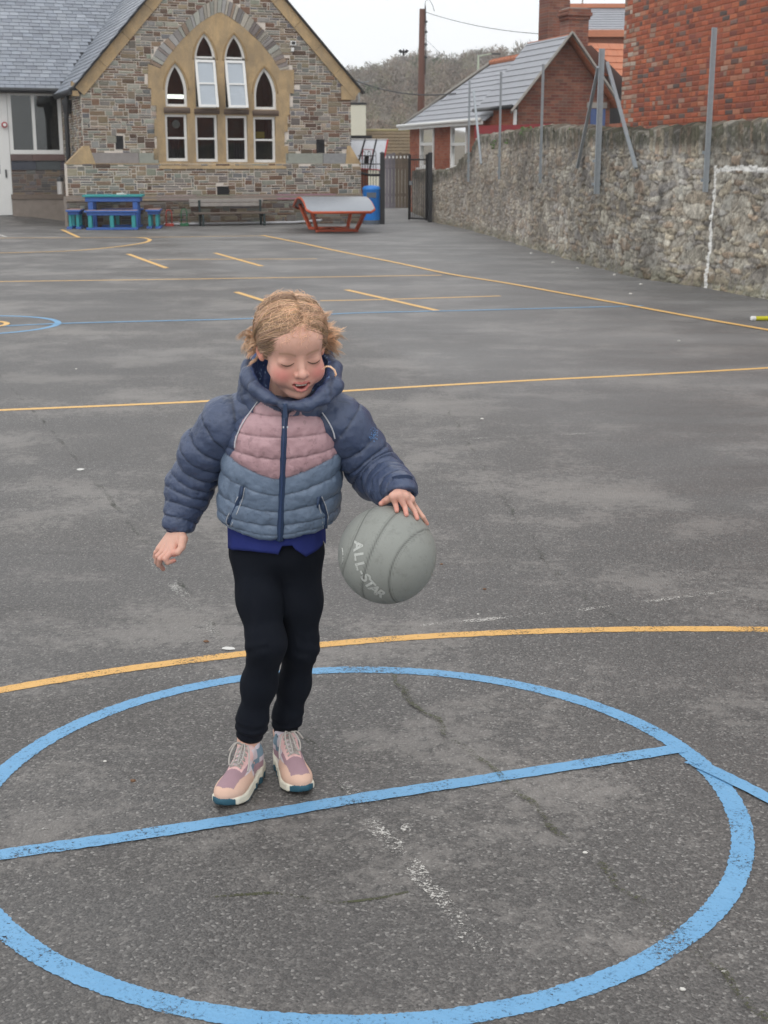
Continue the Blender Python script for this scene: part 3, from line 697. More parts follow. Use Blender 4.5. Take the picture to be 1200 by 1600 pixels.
# sloping offsets (weatherings) at both corners in ochre stone, and sandstone sill
mb = MB()
mb.hexa([FR(uL2, zs, -.06), FR(uL+.26, zs, -.06), FR(uL+.26, zs, .3), FR(uL2, zs, .3), FR(uL, zs+.42, -.02), FR(uL+.13, zs+.42, -.02), FR(uL+.13, zs+.42, .3), FR(uL, zs+.42, .3)])
mb.hexa([FR(uR-.14, zs, -.06), FR(uR2, zs, -.06), FR(uR2, zs, .3), FR(uR-.14, zs, .3), FR(uR-.09, zs+.45, -.02), FR(uR, zs+.45, -.02), FR(uR, zs+.45, .3), FR(uR-.09, zs+.45, .3)])
mb.hexa([FR(pan0, zs-.12, -.09), FR(pan1, zs-.12, -.09), FR(pan1, zs-.12, 0), FR(pan0, zs-.12, 0), FR(pan0, zs+.03, -.05), FR(pan1, zs+.03, -.05), FR(pan1, zs+.03, 0), FR(pan0, zs+.03, 0)])
sp(mb.build('offset_stone', M['sandstone']))
# --- verge copings (ochre) with dark slate edge
def verge(u0, z0, u1, z1, nm):
    mb = MB(); d = Vector((u1-u0, z1-z0)); L = d.length; d /= L; nrm = Vector((-d.y, d.x)); nrm = nrm if nrm.y > 0 else -nrm
    n = int(L/.75)
    for k in range(n):
        a = L*k/n+.004; b_ = L*(k+1)/n-.004; q = []
        for (s, h) in ((a, -.20), (b_, -.20), (b_, .07), (a, .07)): q.append((u0+d.x*s+nrm.x*h, z0+d.y*s+nrm.y*h))
        mb.hexa([FR(x, z, .05) for x, z in q]+[FR(x, z, -.05) for x, z in q])
    sp(mb.build(nm, M['sandstone']))
    mb = MB(); q = [(u0+d.x*s+nrm.x*h, z0+d.y*s+nrm.y*h) for s, h in ((-.1, .075), (L, .075), (L, .115), (-.1, .115))]
    mb.hexa([FR(x, z, .1) for x, z in q]+[FR(x, z, -.12) for x, z in q]); sp(mb.build('verge_slate', M['black_pipe']))
verge(eL[0]-.12, eL[1]-.12*sl, ua, za, 'verge_coping'); verge(eR[0]+.12, eR[1]+.12*sr, ua, za, 'verge_coping')
for (u_, z_, s_) in ((uR-.02, eR[1]-.12, 1), (uL+.02, eL[1]-.1, -1)):
    mb = MB(); mb.hexa([FR(u_-.22, z_-.18, .2), FR(u_+.10*s_+.05, z_-.18, .2), FR(u_+.10*s_+.05, z_-.18, -.04), FR(u_-.22, z_-.18, -.04), FR(u_-.22, z_+.16, .2), FR(u_+.2*s_+.05, z_+.1, .2), FR(u_+.2*s_+.05, z_+.1, -.04), FR(u_-.22, z_+.16, -.04)]); sp(mb.build('kneeler', M['sandstone']))
def cable_bolt(): pass
# --- windows
def glaze(name, ring, inner, panes, v0, sub, tilt=None, mat='glass', th=.07, bars=()):
    fr = FR if tilt is None else (lambda u, z, v: FR(u, z, v-(tilt-z)*.26))
    fo = sp(link('window', poly_slab(ring, inner, th, lambda u, z, v: fr(u, z, v+v0)), M['white_pvc']))
    for p in panes:
        g = link('pane', poly_slab(p, [], .006, lambda u, z, v: fr(u, z, v+v0+th*.5)), M[mat]); g.parent = fo
    return fo
for k, q in enumerate(low):
    u0, u1, z0, z1 = q; zm = z0+(z1-z0)*.495; f = .062; g = .004
    inn1 = [(u0+f, z0+f+.01), (u1-f, z0+f+.01), (u1-f, zm-.022), (u0+f, zm-.022)]; inn2 = [(u0+f, zm+.022), (u1-f, zm+.022), (u1-f, z1-f), (u0+f, z1-f)]
    glaze('window', rect_ring(u0+g, u1-g, z0+g, z1-g), [inn1, inn2], [inn1, inn2], .035, None)
for k, q in enumerate(upp):
    u0, u1, z0, z1 = q; g = .004; f = .06; ris = rises[k]-.012
    if k in (0, 3):
        r2 = arch_ring(u0+g, u1-g, z0+g, z1-g, ris); i2 = arch_ring(u0+g, u1-g, z0+g, z1-g, ris, 10, f); glaze('window', r2, [i2], [i2], .035, None)
    else:
        zc = FP(320, 92.5)[1]
        r2 = arch_ring(u0+g, u1-g, zc+.01, z1-g, min(ris, z1-zc-.03)); i2 = arch_ring(u0+g, u1-g, zc+.01, z1-g, min(ris, z1-zc-.03), 10, f*.95); glaze('window', r2, [i2], [i2], .035, None)
        r3 = rect_ring(u0+g, u1-g, z0+g, zc-.004); r4 = rect_ring(u0+g, u1-g, z0+g, zc-.004, .028); glaze('window', r3, [r4], [], .06, None)
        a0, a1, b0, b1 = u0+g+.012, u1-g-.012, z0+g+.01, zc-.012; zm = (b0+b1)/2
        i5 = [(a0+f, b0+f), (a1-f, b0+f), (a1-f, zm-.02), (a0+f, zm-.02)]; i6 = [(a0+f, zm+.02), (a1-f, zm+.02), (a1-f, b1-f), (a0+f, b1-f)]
        glaze('casement', [(a0, b0), (a1, b0), (a1, b1), (a0, b1)], [i5, i6], [i5, i6], .0, None, tilt=b1, mat='sky_pane', th=.055)
# rounded transoms between upper and lower lights
for k in range(4):
    u0, u1 = upp[k][0]-.05, upp[k][1]+.05; zt = upp[k][2]; zb_ = low[k][3]
    mb = MB(); mb.col = (.12,.085,.065); prof = []
    n = 8; zc = (zt+zb_)/2; hh = (zt-zb_)/2-.012
    vs = []
    for u in (u0, u1):
        for i in range(n+1):
            a = PI*i/n; vs.append(FR(u, zc-hh*math.cos(a), -.015-.055*math.sin(a)))
    mb.add(vs, [(i, i+1, n+2+i, n+1+i) for i in range(n)]+[tuple(range(n, -1, -1)), tuple(range(n+1, 2*n+2))])
    sp(mb.build('transom_ledge', M['stone'], col=True, smooth=False))
# hood moulds: thin raised rims over each pointed light
for k, q in enumerate(upp):
    ring = arch_ring(*q, rises[k], 12)[2:]; mb = MB(); mb.col = (.29,.19,.085)
    cx_ = (q[0]+q[1])/2
    path = [FR(cx_+(u-cx_)*1.13, z+.035, -.012) for u, z in ring]; mb.tube(path, .026, 6); sp(mb.build('hood_mould', M['stone'], col=True, smooth=True))
# room behind the glass
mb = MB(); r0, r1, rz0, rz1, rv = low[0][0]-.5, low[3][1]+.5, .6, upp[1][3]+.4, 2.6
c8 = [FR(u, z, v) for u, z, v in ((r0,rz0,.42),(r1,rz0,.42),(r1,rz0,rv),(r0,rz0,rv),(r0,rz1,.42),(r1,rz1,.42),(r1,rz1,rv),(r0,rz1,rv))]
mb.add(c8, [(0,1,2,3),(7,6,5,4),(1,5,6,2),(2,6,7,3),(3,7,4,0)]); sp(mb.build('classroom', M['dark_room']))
M['curtain'] = mottled('plum_curtain', (.06,.03,.055), .9, .4, 4, 0); M['yellow_card'] = mottled('yellow_card', (.72,.55,.12), .7, .1, 8, 0)
def pane_thing(name, x0, y0, x1, y1, v, mat, wave=0, z_=.02):
    a = FP(x0, y1, v); c = FP(x1, y0, v); mb = MB(); n = 12 if wave else 1
    vs = []
    for i in range(n+1):
        u = a[0]+(c[0]-a[0])*i/n; vv = v+(wave*math.sin(i*2.3)); vs += [FR(u, a[1], vv), FR(u, c[1], vv), FR(u, c[1], vv+z_), FR(u, a[1], vv+z_)]
    fs = []
    for i in range(n):
        p, q = 4*i, 4*i+4; fs += [(p, q, q+1, p+1), (p+3, p+2, q+2, q+3), (p+1, q+1, q+2, p+2), (p, p+3, q+3, q)]
    fs += [(0, 1, 2, 3), (4*n+3, 4*n+2, 4*n+1, 4*n)]
    return mb.add(vs, fs).build(name, mat, smooth=False)
for (x0, y0, x1, y1) in ((411, 112, 420, 160), (262, 215, 283, 250), (366, 215, 384, 250), (413, 186, 427, 216)):
    tag(pane_thing('curtain', x0, y0, x1, y1, .62, M['curtain'], .03), None)
cl = ['dark plum curtain behind the right-hand pointed window', 'dark curtain low behind the leftmost lower window', 'dark curtain behind the third lower window', 'dark curtain behind the top of the rightmost lower window']
cs = [o for o in bpy.data.objects if o.name.startswith('curtain')]; cs.sort(key=lambda o: o.name)
for o, l in zip(cs, cl): tag(o, l, 'curtain', 'dark curtains inside the school')
tag(pane_thing('yellow_poster', 400, 206, 413, 216, .16, M['yellow_card']), 'small yellow card stuck inside the rightmost lower window', 'poster')
tl = pane_thing('strip_light', 258, 148, 289, 153.5, 1.4, M['lamp'], 0, .08); tag(tl, 'glowing white tube light seen through the left pointed window', 'lamp')
# paper roundel in the leftmost lower light
cu_ = FP(275, 194, .16); mb = MB(); n = 14
vs = [FR(cu_[0]+.1*math.cos(2*PI*i/n), cu_[1]+.1*math.sin(2*PI*i/n), .16) for i in range(n)]+[FR(cu_[0]+.1*math.cos(2*PI*i/n), cu_[1]+.1*math.sin(2*PI*i/n), .17) for i in range(n)]
mb.add(vs, [tuple(range(n)), tuple(range(2*n-1, n-1, -1))]+[(i, n+i, n+(i+1) % n, (i+1) % n) for i in range(n)])
M['pale_paper'] = mottled('pale_paper', (.42,.47,.48), .8, .4, 14, 0); tag(mb.build('paper_roundel', M['pale_paper']), 'round pale paper decoration in the leftmost lower window', 'decoration')
# vents
for k, q in vents.items():
    off = -.06 if k == 'c' else 0
    mb = MB(); mb.hexa([FR(u, z, v+off) for v in (.003,) for u, z in ((q[0], q[2]), (q[1], q[2]), (q[1], q[3]), (q[0], q[3]))]+[FR(u, z, -.012+off) for u, z in ((q[0], q[2]), (q[1], q[2]), (q[1], q[3]), (q[0], q[3]))])
    n = 7
    for i in range(n):
        z = q[2]+(q[3]-q[2])*(i+.5)/n; mb.hexa([FR(u, z+a, -.013+off) for u, a in ((q[0]+.01, -.006), (q[1]-.01, -.006), (q[1]-.01, .006), (q[0]+.01, .006))]+[FR(u, z+a, -.022+off) for u, a in ((q[0]+.01, -.006), (q[1]-.01, -.006), (q[1]-.01, .006), (q[0]+.01, .006))])
    sp(mb.build('air_vent', M['vent']))
# --- left return wall of the wing (seen edge-on) and its stones
VB = 3.6
mb = MB(); mb.add([FR(uL, -.1, .404), FR(uL, -.1, VB+.3), FR(uL, eL[1]+.05, VB+.3), FR(uL, eL[1]+.05, .404)], [(0,1,2,3)])
mb.add([FR(uR, -.1, .404), FR(uR, -.1, 9), FR(uR, eR[1], 9), FR(uR, eR[1], .404)], [(3,2,1,0)])
mb.add([FR(uL, -.1, 9), FR(uR, -.1, 9), FR(uR, eR[1], 9), FR(ua, za, 9), FR(uL, eL[1], 9)], [(0,1,2,3,4)])
sp(mb.build('side_wall', M['mortar']))
mb = MB(); fr_ret = lambda u, z, v: FR(uL+v, z, u)
stones(mb, pack_rects(int(VB/.052), int(eL[1]/cv), SIZES, SWT, rng), .052, cv, fr_ret, lambda u, z, *a: True, [tuple(x*1.0 for x in c) for c in PAL], PW, rng, .018, .014, .02, 0)
sp(mb.build('side_stonework', M['stone'], col=True))
# --- slate roofs
SPAL = [(.225,.248,.29), (.25,.272,.312), (.205,.224,.262), (.27,.292,.33), (.235,.258,.295)]
M['slate'] = mottled('slate', (.2,.2,.2), .42, .22, 5, .2, .004, 60, attr=True)
M['slate_under'] = mottled('dark_slate', (.07,.075,.085), .8, .2, 5, 0)  # plain dark slate: base sheet beneath the laid slates, whole roof elsewhere
def slates(mb, fr, u0, u1, s1, keep, cw=.25, ex=.17, rows0=0):
    """fr(u, s, h): along the eave, up the slope, out of it"""
    nrow = int(s1/ex)+1
    for j in range(rows0, nrow):
        x = u0-(cw/2 if j % 2 else 0)+rng.uniform(-.01, .01)
        while x < u1:
            wd = cw*rng.uniform(.96, 1.04); sa = j*ex+rng.uniform(-.005, .005); sb = sa+ex*1.25
            if keep(x+wd/2, sa+ex/2):
                c = rng.choice(SPAL); k = rng.uniform(.85, 1.15); mb.col = tuple(v*k for v in c); e = .006; h0 = .022+rng.uniform(-.003, .004); h1 = .006
                mb.hexa([fr(x+e, sa, h0-.010), fr(x+wd-e, sa, h0-.010), fr(x+wd-e, sb, h1-.006), fr(x+e, sb, h1-.006), fr(x+e, sa, h0), fr(x+wd-e, sa, h0), fr(x+wd-e, sb, h1), fr(x+e, sb, h1)])
            x += wd
al = math.atan(sl); nl = (-math.sin(al), math.cos(al))
def fr_wl(a, s, h): return FR(eL[0]-.18+math.cos(al)*s+nl[0]*(h+.12), eL[1]-.18*sl+math.sin(al)*s+nl[1]*(h+.12), a)
SLW = math.hypot(ua-eL[0]+.18, za-eL[1]+.18*sl)
mb = MB(); slates(mb, fr_wl, -.10, 8.8, SLW-.1, lambda a, s: True)
sp(mb.build('wing_roof_slates', M['slate'], col=True))
mb = MB(); mb.add([fr_wl(-.12, 0, -.01), fr_wl(9, 0, -.01), fr_wl(9, SLW, -.01), fr_wl(-.12, SLW, -.01)], [(3,2,1,0)])
mb.add([FR(ua, za+.12, -.1), FR(ua, za+.12, 9), FR(eR[0]+.18, eR[1]+.18*sr+.12, 9), FR(eR[0]+.18, eR[1]+.18*sr+.12, -.1)], [(0,1,2,3)])
sp(mb.build('wing_roof', M['slate_under']))
# hall roof
zE = FP(50, 139, VB-.25)[1]; sh = .78; ah = math.atan(sh); uH0 = -7.0; uHe = uL+.6
def fr_h(a, s, h): return FR(a, zE+math.sin(ah)*s+math.cos(ah)*h, VB-.25+math.cos(ah)*s-math.sin(ah)*h)
def keep_h(a, s):       # stop at the valley with the wing roof
    z = zE+math.sin(ah)*s; uu = eL[0]-.18+(z-(eL[1]-.18*sl))/sl; return a < uu-.10
mb = MB(); slates(mb, fr_h, uH0, 4, 5.4, keep_h, .26, .165)
sp(mb.build('hall_roof_slates', M['slate'], col=True))
sR = 5.5; mb = MB(); mb.add([fr_h(uH0, 0, -.01), fr_h(uL-.1, 0, -.01), fr_h(eL[0]-.18+(zE+math.sin(ah)*sR-eL[1]+.18*sl)/sl-.02, sR, -.01), fr_h(uH0, sR, -.01)], [(0,1,2,3)])
e1 = fr_h(uH0, sR, 0); mb.add([fr_h(uH0, sR, -.01), fr_h(4, sR, -.01), fr_h(4, sR, -.01)+Vector((0,0,-4.2))-SN*3.5, fr_h(uH0, sR, -.01)+Vector((0,0,-4.2))-SN*3.5], [(0,1,2,3)])
sp(mb.build('hall_roof', M['slate_under']))
# lead valley
p0 = (uL-.2, 0.0); mb = MB()
def valley(s): z = zE+math.sin(ah)*s; return eL[0]-.18+(z-(eL[1]-.18*sl))/sl
pts = [fr_h(valley(s)-.07, s, .035) for s in np.linspace(.05, 5.3, 8)]; mb.tube(pts, .028, 6)
M['lead'] = mottled('lead', (.26,.28,.31), .45, .2, 9, 0, metal=.3); sp(mb.build('valley_lead', M['lead']))
# gutters and downpipe
mb = MB(); mb.tube([FR(uH0, zE-.04, VB-.36), FR(uL+.02, zE-.04, VB-.36)], .068, 10); mb.tube([FR(uL-.18, eL[1]-.16, 3.3), FR(uL-.18, eL[1]-.16, .1)], .068, 10)
mb.hexa([FR(uL-.24, eL[1]-.24, -.03), FR(uL+.05, eL[1]-.24, -.03), FR(uL+.05, eL[1]-.24, .35), FR(uL-.24, eL[1]-.24, .35), FR(uL-.24, eL[1]-.08, -.05), FR(uL+.05, eL[1]-.08, -.05), FR(uL+.05, eL[1]-.08, .35), FR(uL-.24, eL[1]-.08, .35)])
sp(mb.build('gutter', M['black_pipe']))
mb = MB(); ux = uL-.10; vv = 1.7
mb.tube([FR(ux-.02, eL[1]-.15, vv), FR(ux-.02, eL[1]-.55, vv), FR(ux-.05, eL[1]-.75, vv), FR(ux-.05, zs+.05, vv)], .06, 10); mb.lathe([(.13, 0), (.13, .12), (.09, -.22)][::-1], tuple(FR(ux-.02, eL[1]-.42, vv)), 10)
sp(mb.build('downpipe', M['black_pipe']))
# --- hall front: dark stone below, tall white windows and white door
hz = zE-.02; wq = [FP(10, 147, VB), FP(102, 241, VB)]; w0, w1 = wq[0][0], uL-.02; wz0, wz1 = FP(60, 241, VB)[1], zE-.10
dz0 = FP(10, 330, VB)[1]; du1 = w0-.02; du0 = du1-1.0
ring = [(uH0, -.1), (du0, -.1), (du0, wz1), (w1, wz1), (w1, wz0), (w0, wz0), (w0, -.1), (uL+.2, -.1), (uL+.2, zE+.1), (uH0, zE+.1)]
sp(link('hall_wall', poly_slab(ring, [], .35, lambda u, z, v: FR(u, z, VB+v)), M['mortar_dark']))
mb = MB(); PALH = [(.16,.12,.10), (.13,.115,.11), (.17,.115,.085), (.11,.10,.10), (.2,.15,.10), (.15,.14,.13)]
hp = FP(60, 307, VB)[1]
stones(mb, pack_rects(int((uL-w0)/cu)+1, int((wz0-.42)/cv)+2, SIZES, SWT, rng), cu, cv, lambda u, z, v: FR(u, z, VB+v), lambda u, z, a_, b_, z0, z1: u > w0 and z1 < wz0-.40, PALH, [1]*6, rng, .016, .014, w0, -.05)
for (z0, z1, pr, c) in ((wz0-.16, wz0-.002, -.06, (.15,.115,.075)), (wz0-.40, wz0-.17, -.03, (.075,.075,.075))):
    x = w0
    while x < uL: wd = rng.uniform(.5, 1.0); wd = min(wd, uL+.02-x); mb.col = tuple(k*rng.uniform(.8, 1.3) for k in c); mb.hexa([FR(x+.004, z0, VB+.01), FR(x+wd-.004, z0, VB+.01), FR(x+wd-.004, z0, VB+pr), FR(x+.004, z0, VB+pr), FR(x+.004, z1, VB+.01), FR(x+wd-.004, z1, VB+.01), FR(x+wd-.004, z1, VB+pr), FR(x+.004, z1, VB+pr)]); x += wd+.001
mb.col = (.13,.10,.08); mb.hexa([FR(w0-.05, hp-.06, VB-.02), FR(uL, hp-.06, VB-.02), FR(uL, hp-.06, VB-.13), FR(w0-.05, hp-.06, VB-.13), FR(w0-.05, hp+.06, VB), FR(uL, hp+.06, VB), FR(uL, hp+.06, VB-.05), FR(w0-.05, hp+.06, VB-.05)])
sp(mb.build('hall_stonework', M['stone'], col=True))
sp(MB().add([FR(u, z, v) for u, z, v in ((w0-.04,-.1,VB-.10),(uL,-.1,VB-.10),(uL,-.1,VB),(w0-.04,-.1,VB),(w0-.04,hp-.061,VB-.10),(uL,hp-.061,VB-.10),(uL,hp-.061,VB),(w0-.04,hp-.061,VB))], [(4,5,6,7),(0,1,5,4),(3,0,4,7),(1,2,6,5)]).build('hall_plinth', M['mortar_dark']))
um = FP(53.5, 200, VB)[0]
r_ = rect_ring(w0+.003, w1-.003, wz0+.003, wz1-.003); i1 = [(w0+.10, wz0+.11), (um-.04, wz0+.11), (um-.04, wz1-.05), (w0+.10, wz1-.05)]; i2 = [(um+.04, wz0+.11), (w1-.09, wz0+.11), (w1-.09, wz1-.05), (um+.04, wz1-.05)]
glaze('window', r_, [i1, i2], [i1, i2], VB+.03, None, th=.08)
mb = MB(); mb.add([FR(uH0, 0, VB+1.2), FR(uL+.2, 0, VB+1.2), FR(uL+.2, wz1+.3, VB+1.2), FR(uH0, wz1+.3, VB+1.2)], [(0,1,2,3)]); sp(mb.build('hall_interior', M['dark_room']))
ds = sp(link('door', poly_slab([(du0+.004, .18), (w0-.006, .18), (w0-.006, wz1-.004), (du0+.004, wz1-.004)], [[(du0+.2, 1.25), (w0-.28, 1.25), (w0-.28, 2.0), (du0+.2, 2.0)]], .06, lambda u, z, v: FR(u, z, VB+.02+v)), M['white_pvc']))
link('door_pane', poly_slab([(du0+.2, 1.25), (w0-.28, 1.25), (w0-.28, 2.0), (du0+.2, 2.0)], [], .006, lambda u, z, v: FR(u, z, VB+.05+v)), M['glass'], ds)
mb = MB(); mb.hexa([FR(w0-.16, 1.15, VB-.01+.0), FR(w0-.12, 1.15, VB-.01), FR(w0-.12, 1.15, VB+.03), FR(w0-.16, 1.15, VB+.03), FR(w0-.16, 1.35, VB-.01), FR(w0-.12, 1.35, VB-.01), FR(w0-.12, 1.35, VB+.03), FR(w0-.16, 1.35, VB+.03)]); mb.build('handle', M['black_pipe'], ds)
# ramp up to the door
a, b_, c, d = FR(uL-.02, .006, VB-2.3), FR(w0-.6, .20, VB-.11), FR(-6, .22, VB-.11), FR(-6, .004, VB-2.6)
mb = MB(); k0 = FR(w0+.5, .12, VB-.11); k1 = FR(uL-.05, .006, VB-.11)
mb.add([k1, k0, b_, c, FR(-6, -.02, VB-2.2), FR(w0-.3, -.02, VB-2.0), FR(uL-.05, -.02, VB-1.2)], [(0, 6, 5, 1), (1, 5, 2), (2, 5, 4, 3)])
tag(mb.build('ramp', M['asphalt']), kind='structure')
# --- things fixed to the school
p = FR(*[*FP(457, 70), -.0][:3]); root = empty('security_light', p); tag(root, 'small white security light high on the gable right of the arch', 'light')
def loc(u, z, v): return SU*u+ZU*z-SN*v
def lbox(u0, u1, v0, v1, z0, z1): return [loc(u, z, v) for z in (z0, z1) for u, v in ((u0, v0), (u1, v0), (u1, v1), (u0, v1))]
MB().hexa(lbox(-.07, .07, -.09, -.025, -.02, .09)).build('housing', M['white_pvc'], root); MB().hexa(lbox(-.045, .045, -.095, -.091, 0, .07)).build('lens', M['black_metal'], root); MB().hexa(lbox(-.05, .02, -.07, -.02, -.16, -.07)).build('sensor', M['white_pvc'], root)
M['red_plastic'] = mottled('red_plastic', (.42,.02,.03), .4, .1, 10, 0)
p = FR(*FP(7, 195, VB-.05), VB-.02); root = empty('fire_alarm', p); tag(root, 'round red and white alarm sounder on the white door frame at the left edge', 'alarm')
mb = MB(); c8 = []
def disc(mb, r, v0, v1, n=20): mb.add([loc(r*math.cos(2*PI*i/n), r*math.sin(2*PI*i/n), v) for v in (v0, v1) for i in range(n)], [tuple(range(2*n-1, n-1, -1))]+[(i, (i+1) % n, n+(i+1) % n, n+i) for i in range(n)])
disc(mb, .075, 0, -.05); mb.build('base', M['red_plastic'], root); mb = MB(); disc(mb, .045, -.05, -.075); mb.build('dome', M['white_pvc'], root)
M['steel'] = mottled('brushed_steel', (.5,.48,.46), .35, .12, 20, .05, metal=.8)
p = FR(-.12, FP(101, 304)[1], .5); root = empty('wall_ash_bin', p); tag(root, 'small steel wall bin with black domed lid, left of the play table', 'bin')
mb = MB(); mb.lathe([(0, 0), (.085, 0), (.085, .30), (0, .30)], (0, 0, 0), 18); mb.build('canister', M['steel'], root, smooth=False)
mb = MB(); mb.lathe([(.085, .301), (.08, .36), (.05, .41), (0, .43)], (0, 0, 0), 18); mb.build('lid', M['black_metal'], root, smooth=True)
# grey pipe along the foot of the wall
M['grey_pipe'] = mottled('pale_pipe', (.5,.5,.52), .5, .2, 8, 0)
mb = MB(); mb.tube([FR(2.25, .05, -.26), FR(4, .05, -.26), FR(5.6, .05, -.26), FR(6.3, .09, -.26), FR(6.35, .10, -.2)], .028, 8); tag(mb.build('ground_pipe', M['grey_pipe'], smooth=True), 'pale grey pipe lying along the foot of the school wall behind the bench', 'pipe')
# ================================================================== things standing in the yard
M['blue_ply'] = mottled('blue_paint_wood', (.045,.13,.42), .5, .25, 9, .08); M['teal_ply'] = mottled('teal_paint_wood', (.03,.30,.31), .5, .25, 9, .08)
M['worn_top'] = mottled('worn_multicolour_top', (.36,.24,.22), .6, .5, 7, .05)
M['pale_wood'] = mottled('silvered_wood', (.34,.31,.285), .8, .35, 5, .3); M['old_wood'] = mottled('weathered_wood', (.135,.105,.085), .8, .4, 5, .3); M['dark_iron'] = mottled('dark_iron', (.03,.045,.045), .6, .3, 10, .1)
M['red_frame'] = mottled('orange_red_steel', (.50,.085,.03), .45, .2, 6, .05); M['table_grey'] = mottled('grey_laminate', (.27,.29,.32), .35, .05, 1, 0, fine=3)
def local_root(name, p, rz=0): return empty(name, p, rz)
def B(root, name, mat, *boxes, bev=.006, label=None):
    mb = MB()
    for bx in boxes: mb.box(*bx)
    o = mb.build(name, mat, root)
    if bev: bevel(o, bev, 1)
    if label: o['label'] = label
    return o
# --- play table and its four benches
g = G(178, 357); root = local_root('play_table', (g.x, g.y+.2, 0), R(6)); tag(root, 'blue and teal square play table between four matching benches by the school wall', 'table')
B(root, 'tabletop', M['teal_ply'], (-.70,.70,-.48,.48,.74,.785)); B(root, 'apron', M['blue_ply'], (-.64,.64,-.43,-.40,.63,.739), (-.64,.64,.40,.43,.63,.739), (-.64,-.61,-.40,.40,.63,.739), (.61,.64,-.40,.40,.63,.739))
for sx in (-1, 1):
    for sy in (-1, 1):
        x0 = sx*.52; B(root, 'leg', M['blue_ply'], (x0-.06, x0+.06, sy*.36-.05, sy*.36+.05, .0, .63))
mb = MB(); rr = random.Random(3)
for k in range(5): a = k*1.26; mb.box(.18+.07*math.cos(a)-.05, .18+.07*math.cos(a)+.05, .05*math.sin(a)-.04, .05*math.sin(a)+.04, .786+.001*k, .805+.006*k)
M['paper_white'] = mottled('crumpled_paper', (.7,.68,.64), .8, .15, 30, .3)
q = mb.build('crumpled_paper', M['paper_white']); q.location = (g.x, g.y+.2, 0); tag(q, 'small crumpled white paper lying on top of the blue play table', 'litter')
def bench_set(nm, dx, dy, rz, L, lab, legs, thin=False):
    r = local_root(nm, (g.x+dx*math.cos(R(6))-dy*math.sin(R(6)), g.y+.2+dx*math.sin(R(6))+dy*math.cos(R(6)), 0), R(6)+rz); tag(r, lab, 'bench', 'benches around the play table')
    B(r, 'seat', M['blue_ply'], (-L/2, L/2, -.17, .17, .40, .44)); B(r, 'seat_pad', M['worn_top'], (-L/2+.03, L/2-.03, -.15, .15, .441, .449), bev=.002)
    B(r, 'apron', M['blue_ply'], (-L/2+.06, L/2-.06, -.13, .13, .33, .399))
    for x in legs: B(r, 'leg', M['teal_ply'], (x-.045, x+.045, -.12, -.05, .051, .33)); B(r, 'leg', M['teal_ply'], (x-.045, x+.045, .05, .12, .051, .33))
    B(r, 'runner', M['blue_ply'], (-L/2+.03, L/2-.03, -.17, -.04, 0, .05)); B(r, 'runner', M['blue_ply'], (-L/2+.03, L/2-.03, .04, .17, 0, .05))
bench_set('play_bench', 0, -.80, 0, 1.25, 'long blue bench with teal legs on the near side of the play table', (-.5, 0, .5)); bench_set('play_bench', 0, .80, 0, 1.25, 'blue bench behind the play table against the school wall', (-.5, 0, .5))
bench_set('play_bench', -.93, 0, R(90), .95, 'short blue and teal bench at the left end of the play table', (-.33, .33)); bench_set('play_bench', .93, 0, R(90), .95, 'short blue and teal bench at the right end of the play table', (-.33, .33))
# --- weathered wooden bench
a = FP(301, 333, -.55); b_ = FP(421, 333, -.55); pm = FR((a[0]+b_[0])/2, 0, -.55); L = b_[0]-a[0]
root = local_root('park_bench', pm, R(20)); tag(root, 'weathered dark wooden bench with iron legs against the school wall', 'bench')
zs_ = a[1]; zb0 = FP(300, 323, -.4)[1]; zb1 = FP(300, 311, -.4)[1]
for k in range(3): B(root, 'seat_plank', M['old_wood'], (-L/2, L/2, -.2+k*.135, -.08+k*.135, zs_-.03, zs_+.01))
B(root, 'back_plank', M['pale_wood'], (-L/2-.02, L/2-.12, .22, .26, zb0, zb0+(zb1-zb0)*.47)); B(root, 'back_plank', M['pale_wood'], (-L/2-.03, L/2-.1, .22, .26, zb0+(zb1-zb0)*.53, zb1))
for x in (-L/2+.22, L/2-.18):
    B(root, 'leg_frame', M['dark_iron'], (x-.025, x+.025, -.19, -.14, 0, zs_-.031), (x-.025, x+.025, .14, .19, 0, zs_-.031), (x-.025, x+.025, -.139, .139, zs_-.09, zs_-.032), (x-.025, x+.025, .191, .218, zs_-.2, zb1-.03), bev=0)
# --- curved ping-pong style table
c0 = P(480, 330, 30.6); c1 = P(587, 330, 30.6); wdt = c1.x-c0.x; ax = Vector((-.165, .986, 0)); bx_ = Vector((1, 0, 0)); ctr = Vector(((c0.x+c1.x)/2, 30.6, 0))+ax*1.5
root = local_root('curved_table', ctr, math.atan2(.165, .986)); tag(root, 'grey curved football table on orange-red angled legs near the blue bin', 'table')
def tz_(y): return .77-.275*abs(y/1.5)**2.3
n = 24; mb = MB(); hw = wdt/2
for i in range(n+1):
    y = -1.5+3*i/n; z = tz_(y); r_ = hw-(.10 if i in (0, n) else 0.0)
    mb.v += [(-r_, y, z), (r_, y, z), (r_, y, z-.022), (-r_, y, z-.022)]; mb.c += [(1,1,1)]*4
for i in range(n):
    p, q = 4*i, 4*i+4; mb.f += [(p, p+1, q+1, q), (p+1, p+2, q+2, q+1), (p+2, p+3, q+3, q+2), (p+3, p, q, q+3)]; mb.m += [0]*4
mb.f += [(0, 3, 2, 1), (4*n, 4*n+1, 4*n+2, 4*n+3)]; mb.m += [0]*2
mb.build('tabletop', M['table_grey'], root)
for sx in (-1, 1):
    mb = MB(); pts = [(sx*(hw-(.10 if i in (0, n) else 0)), -1.5+3*i/n, tz_(-1.5+3*i/n)-.03) for i in range(n+1)]; mb.tube(pts, .03, 6); mb.build('edge_rail', M['red_frame'], root, smooth=True)
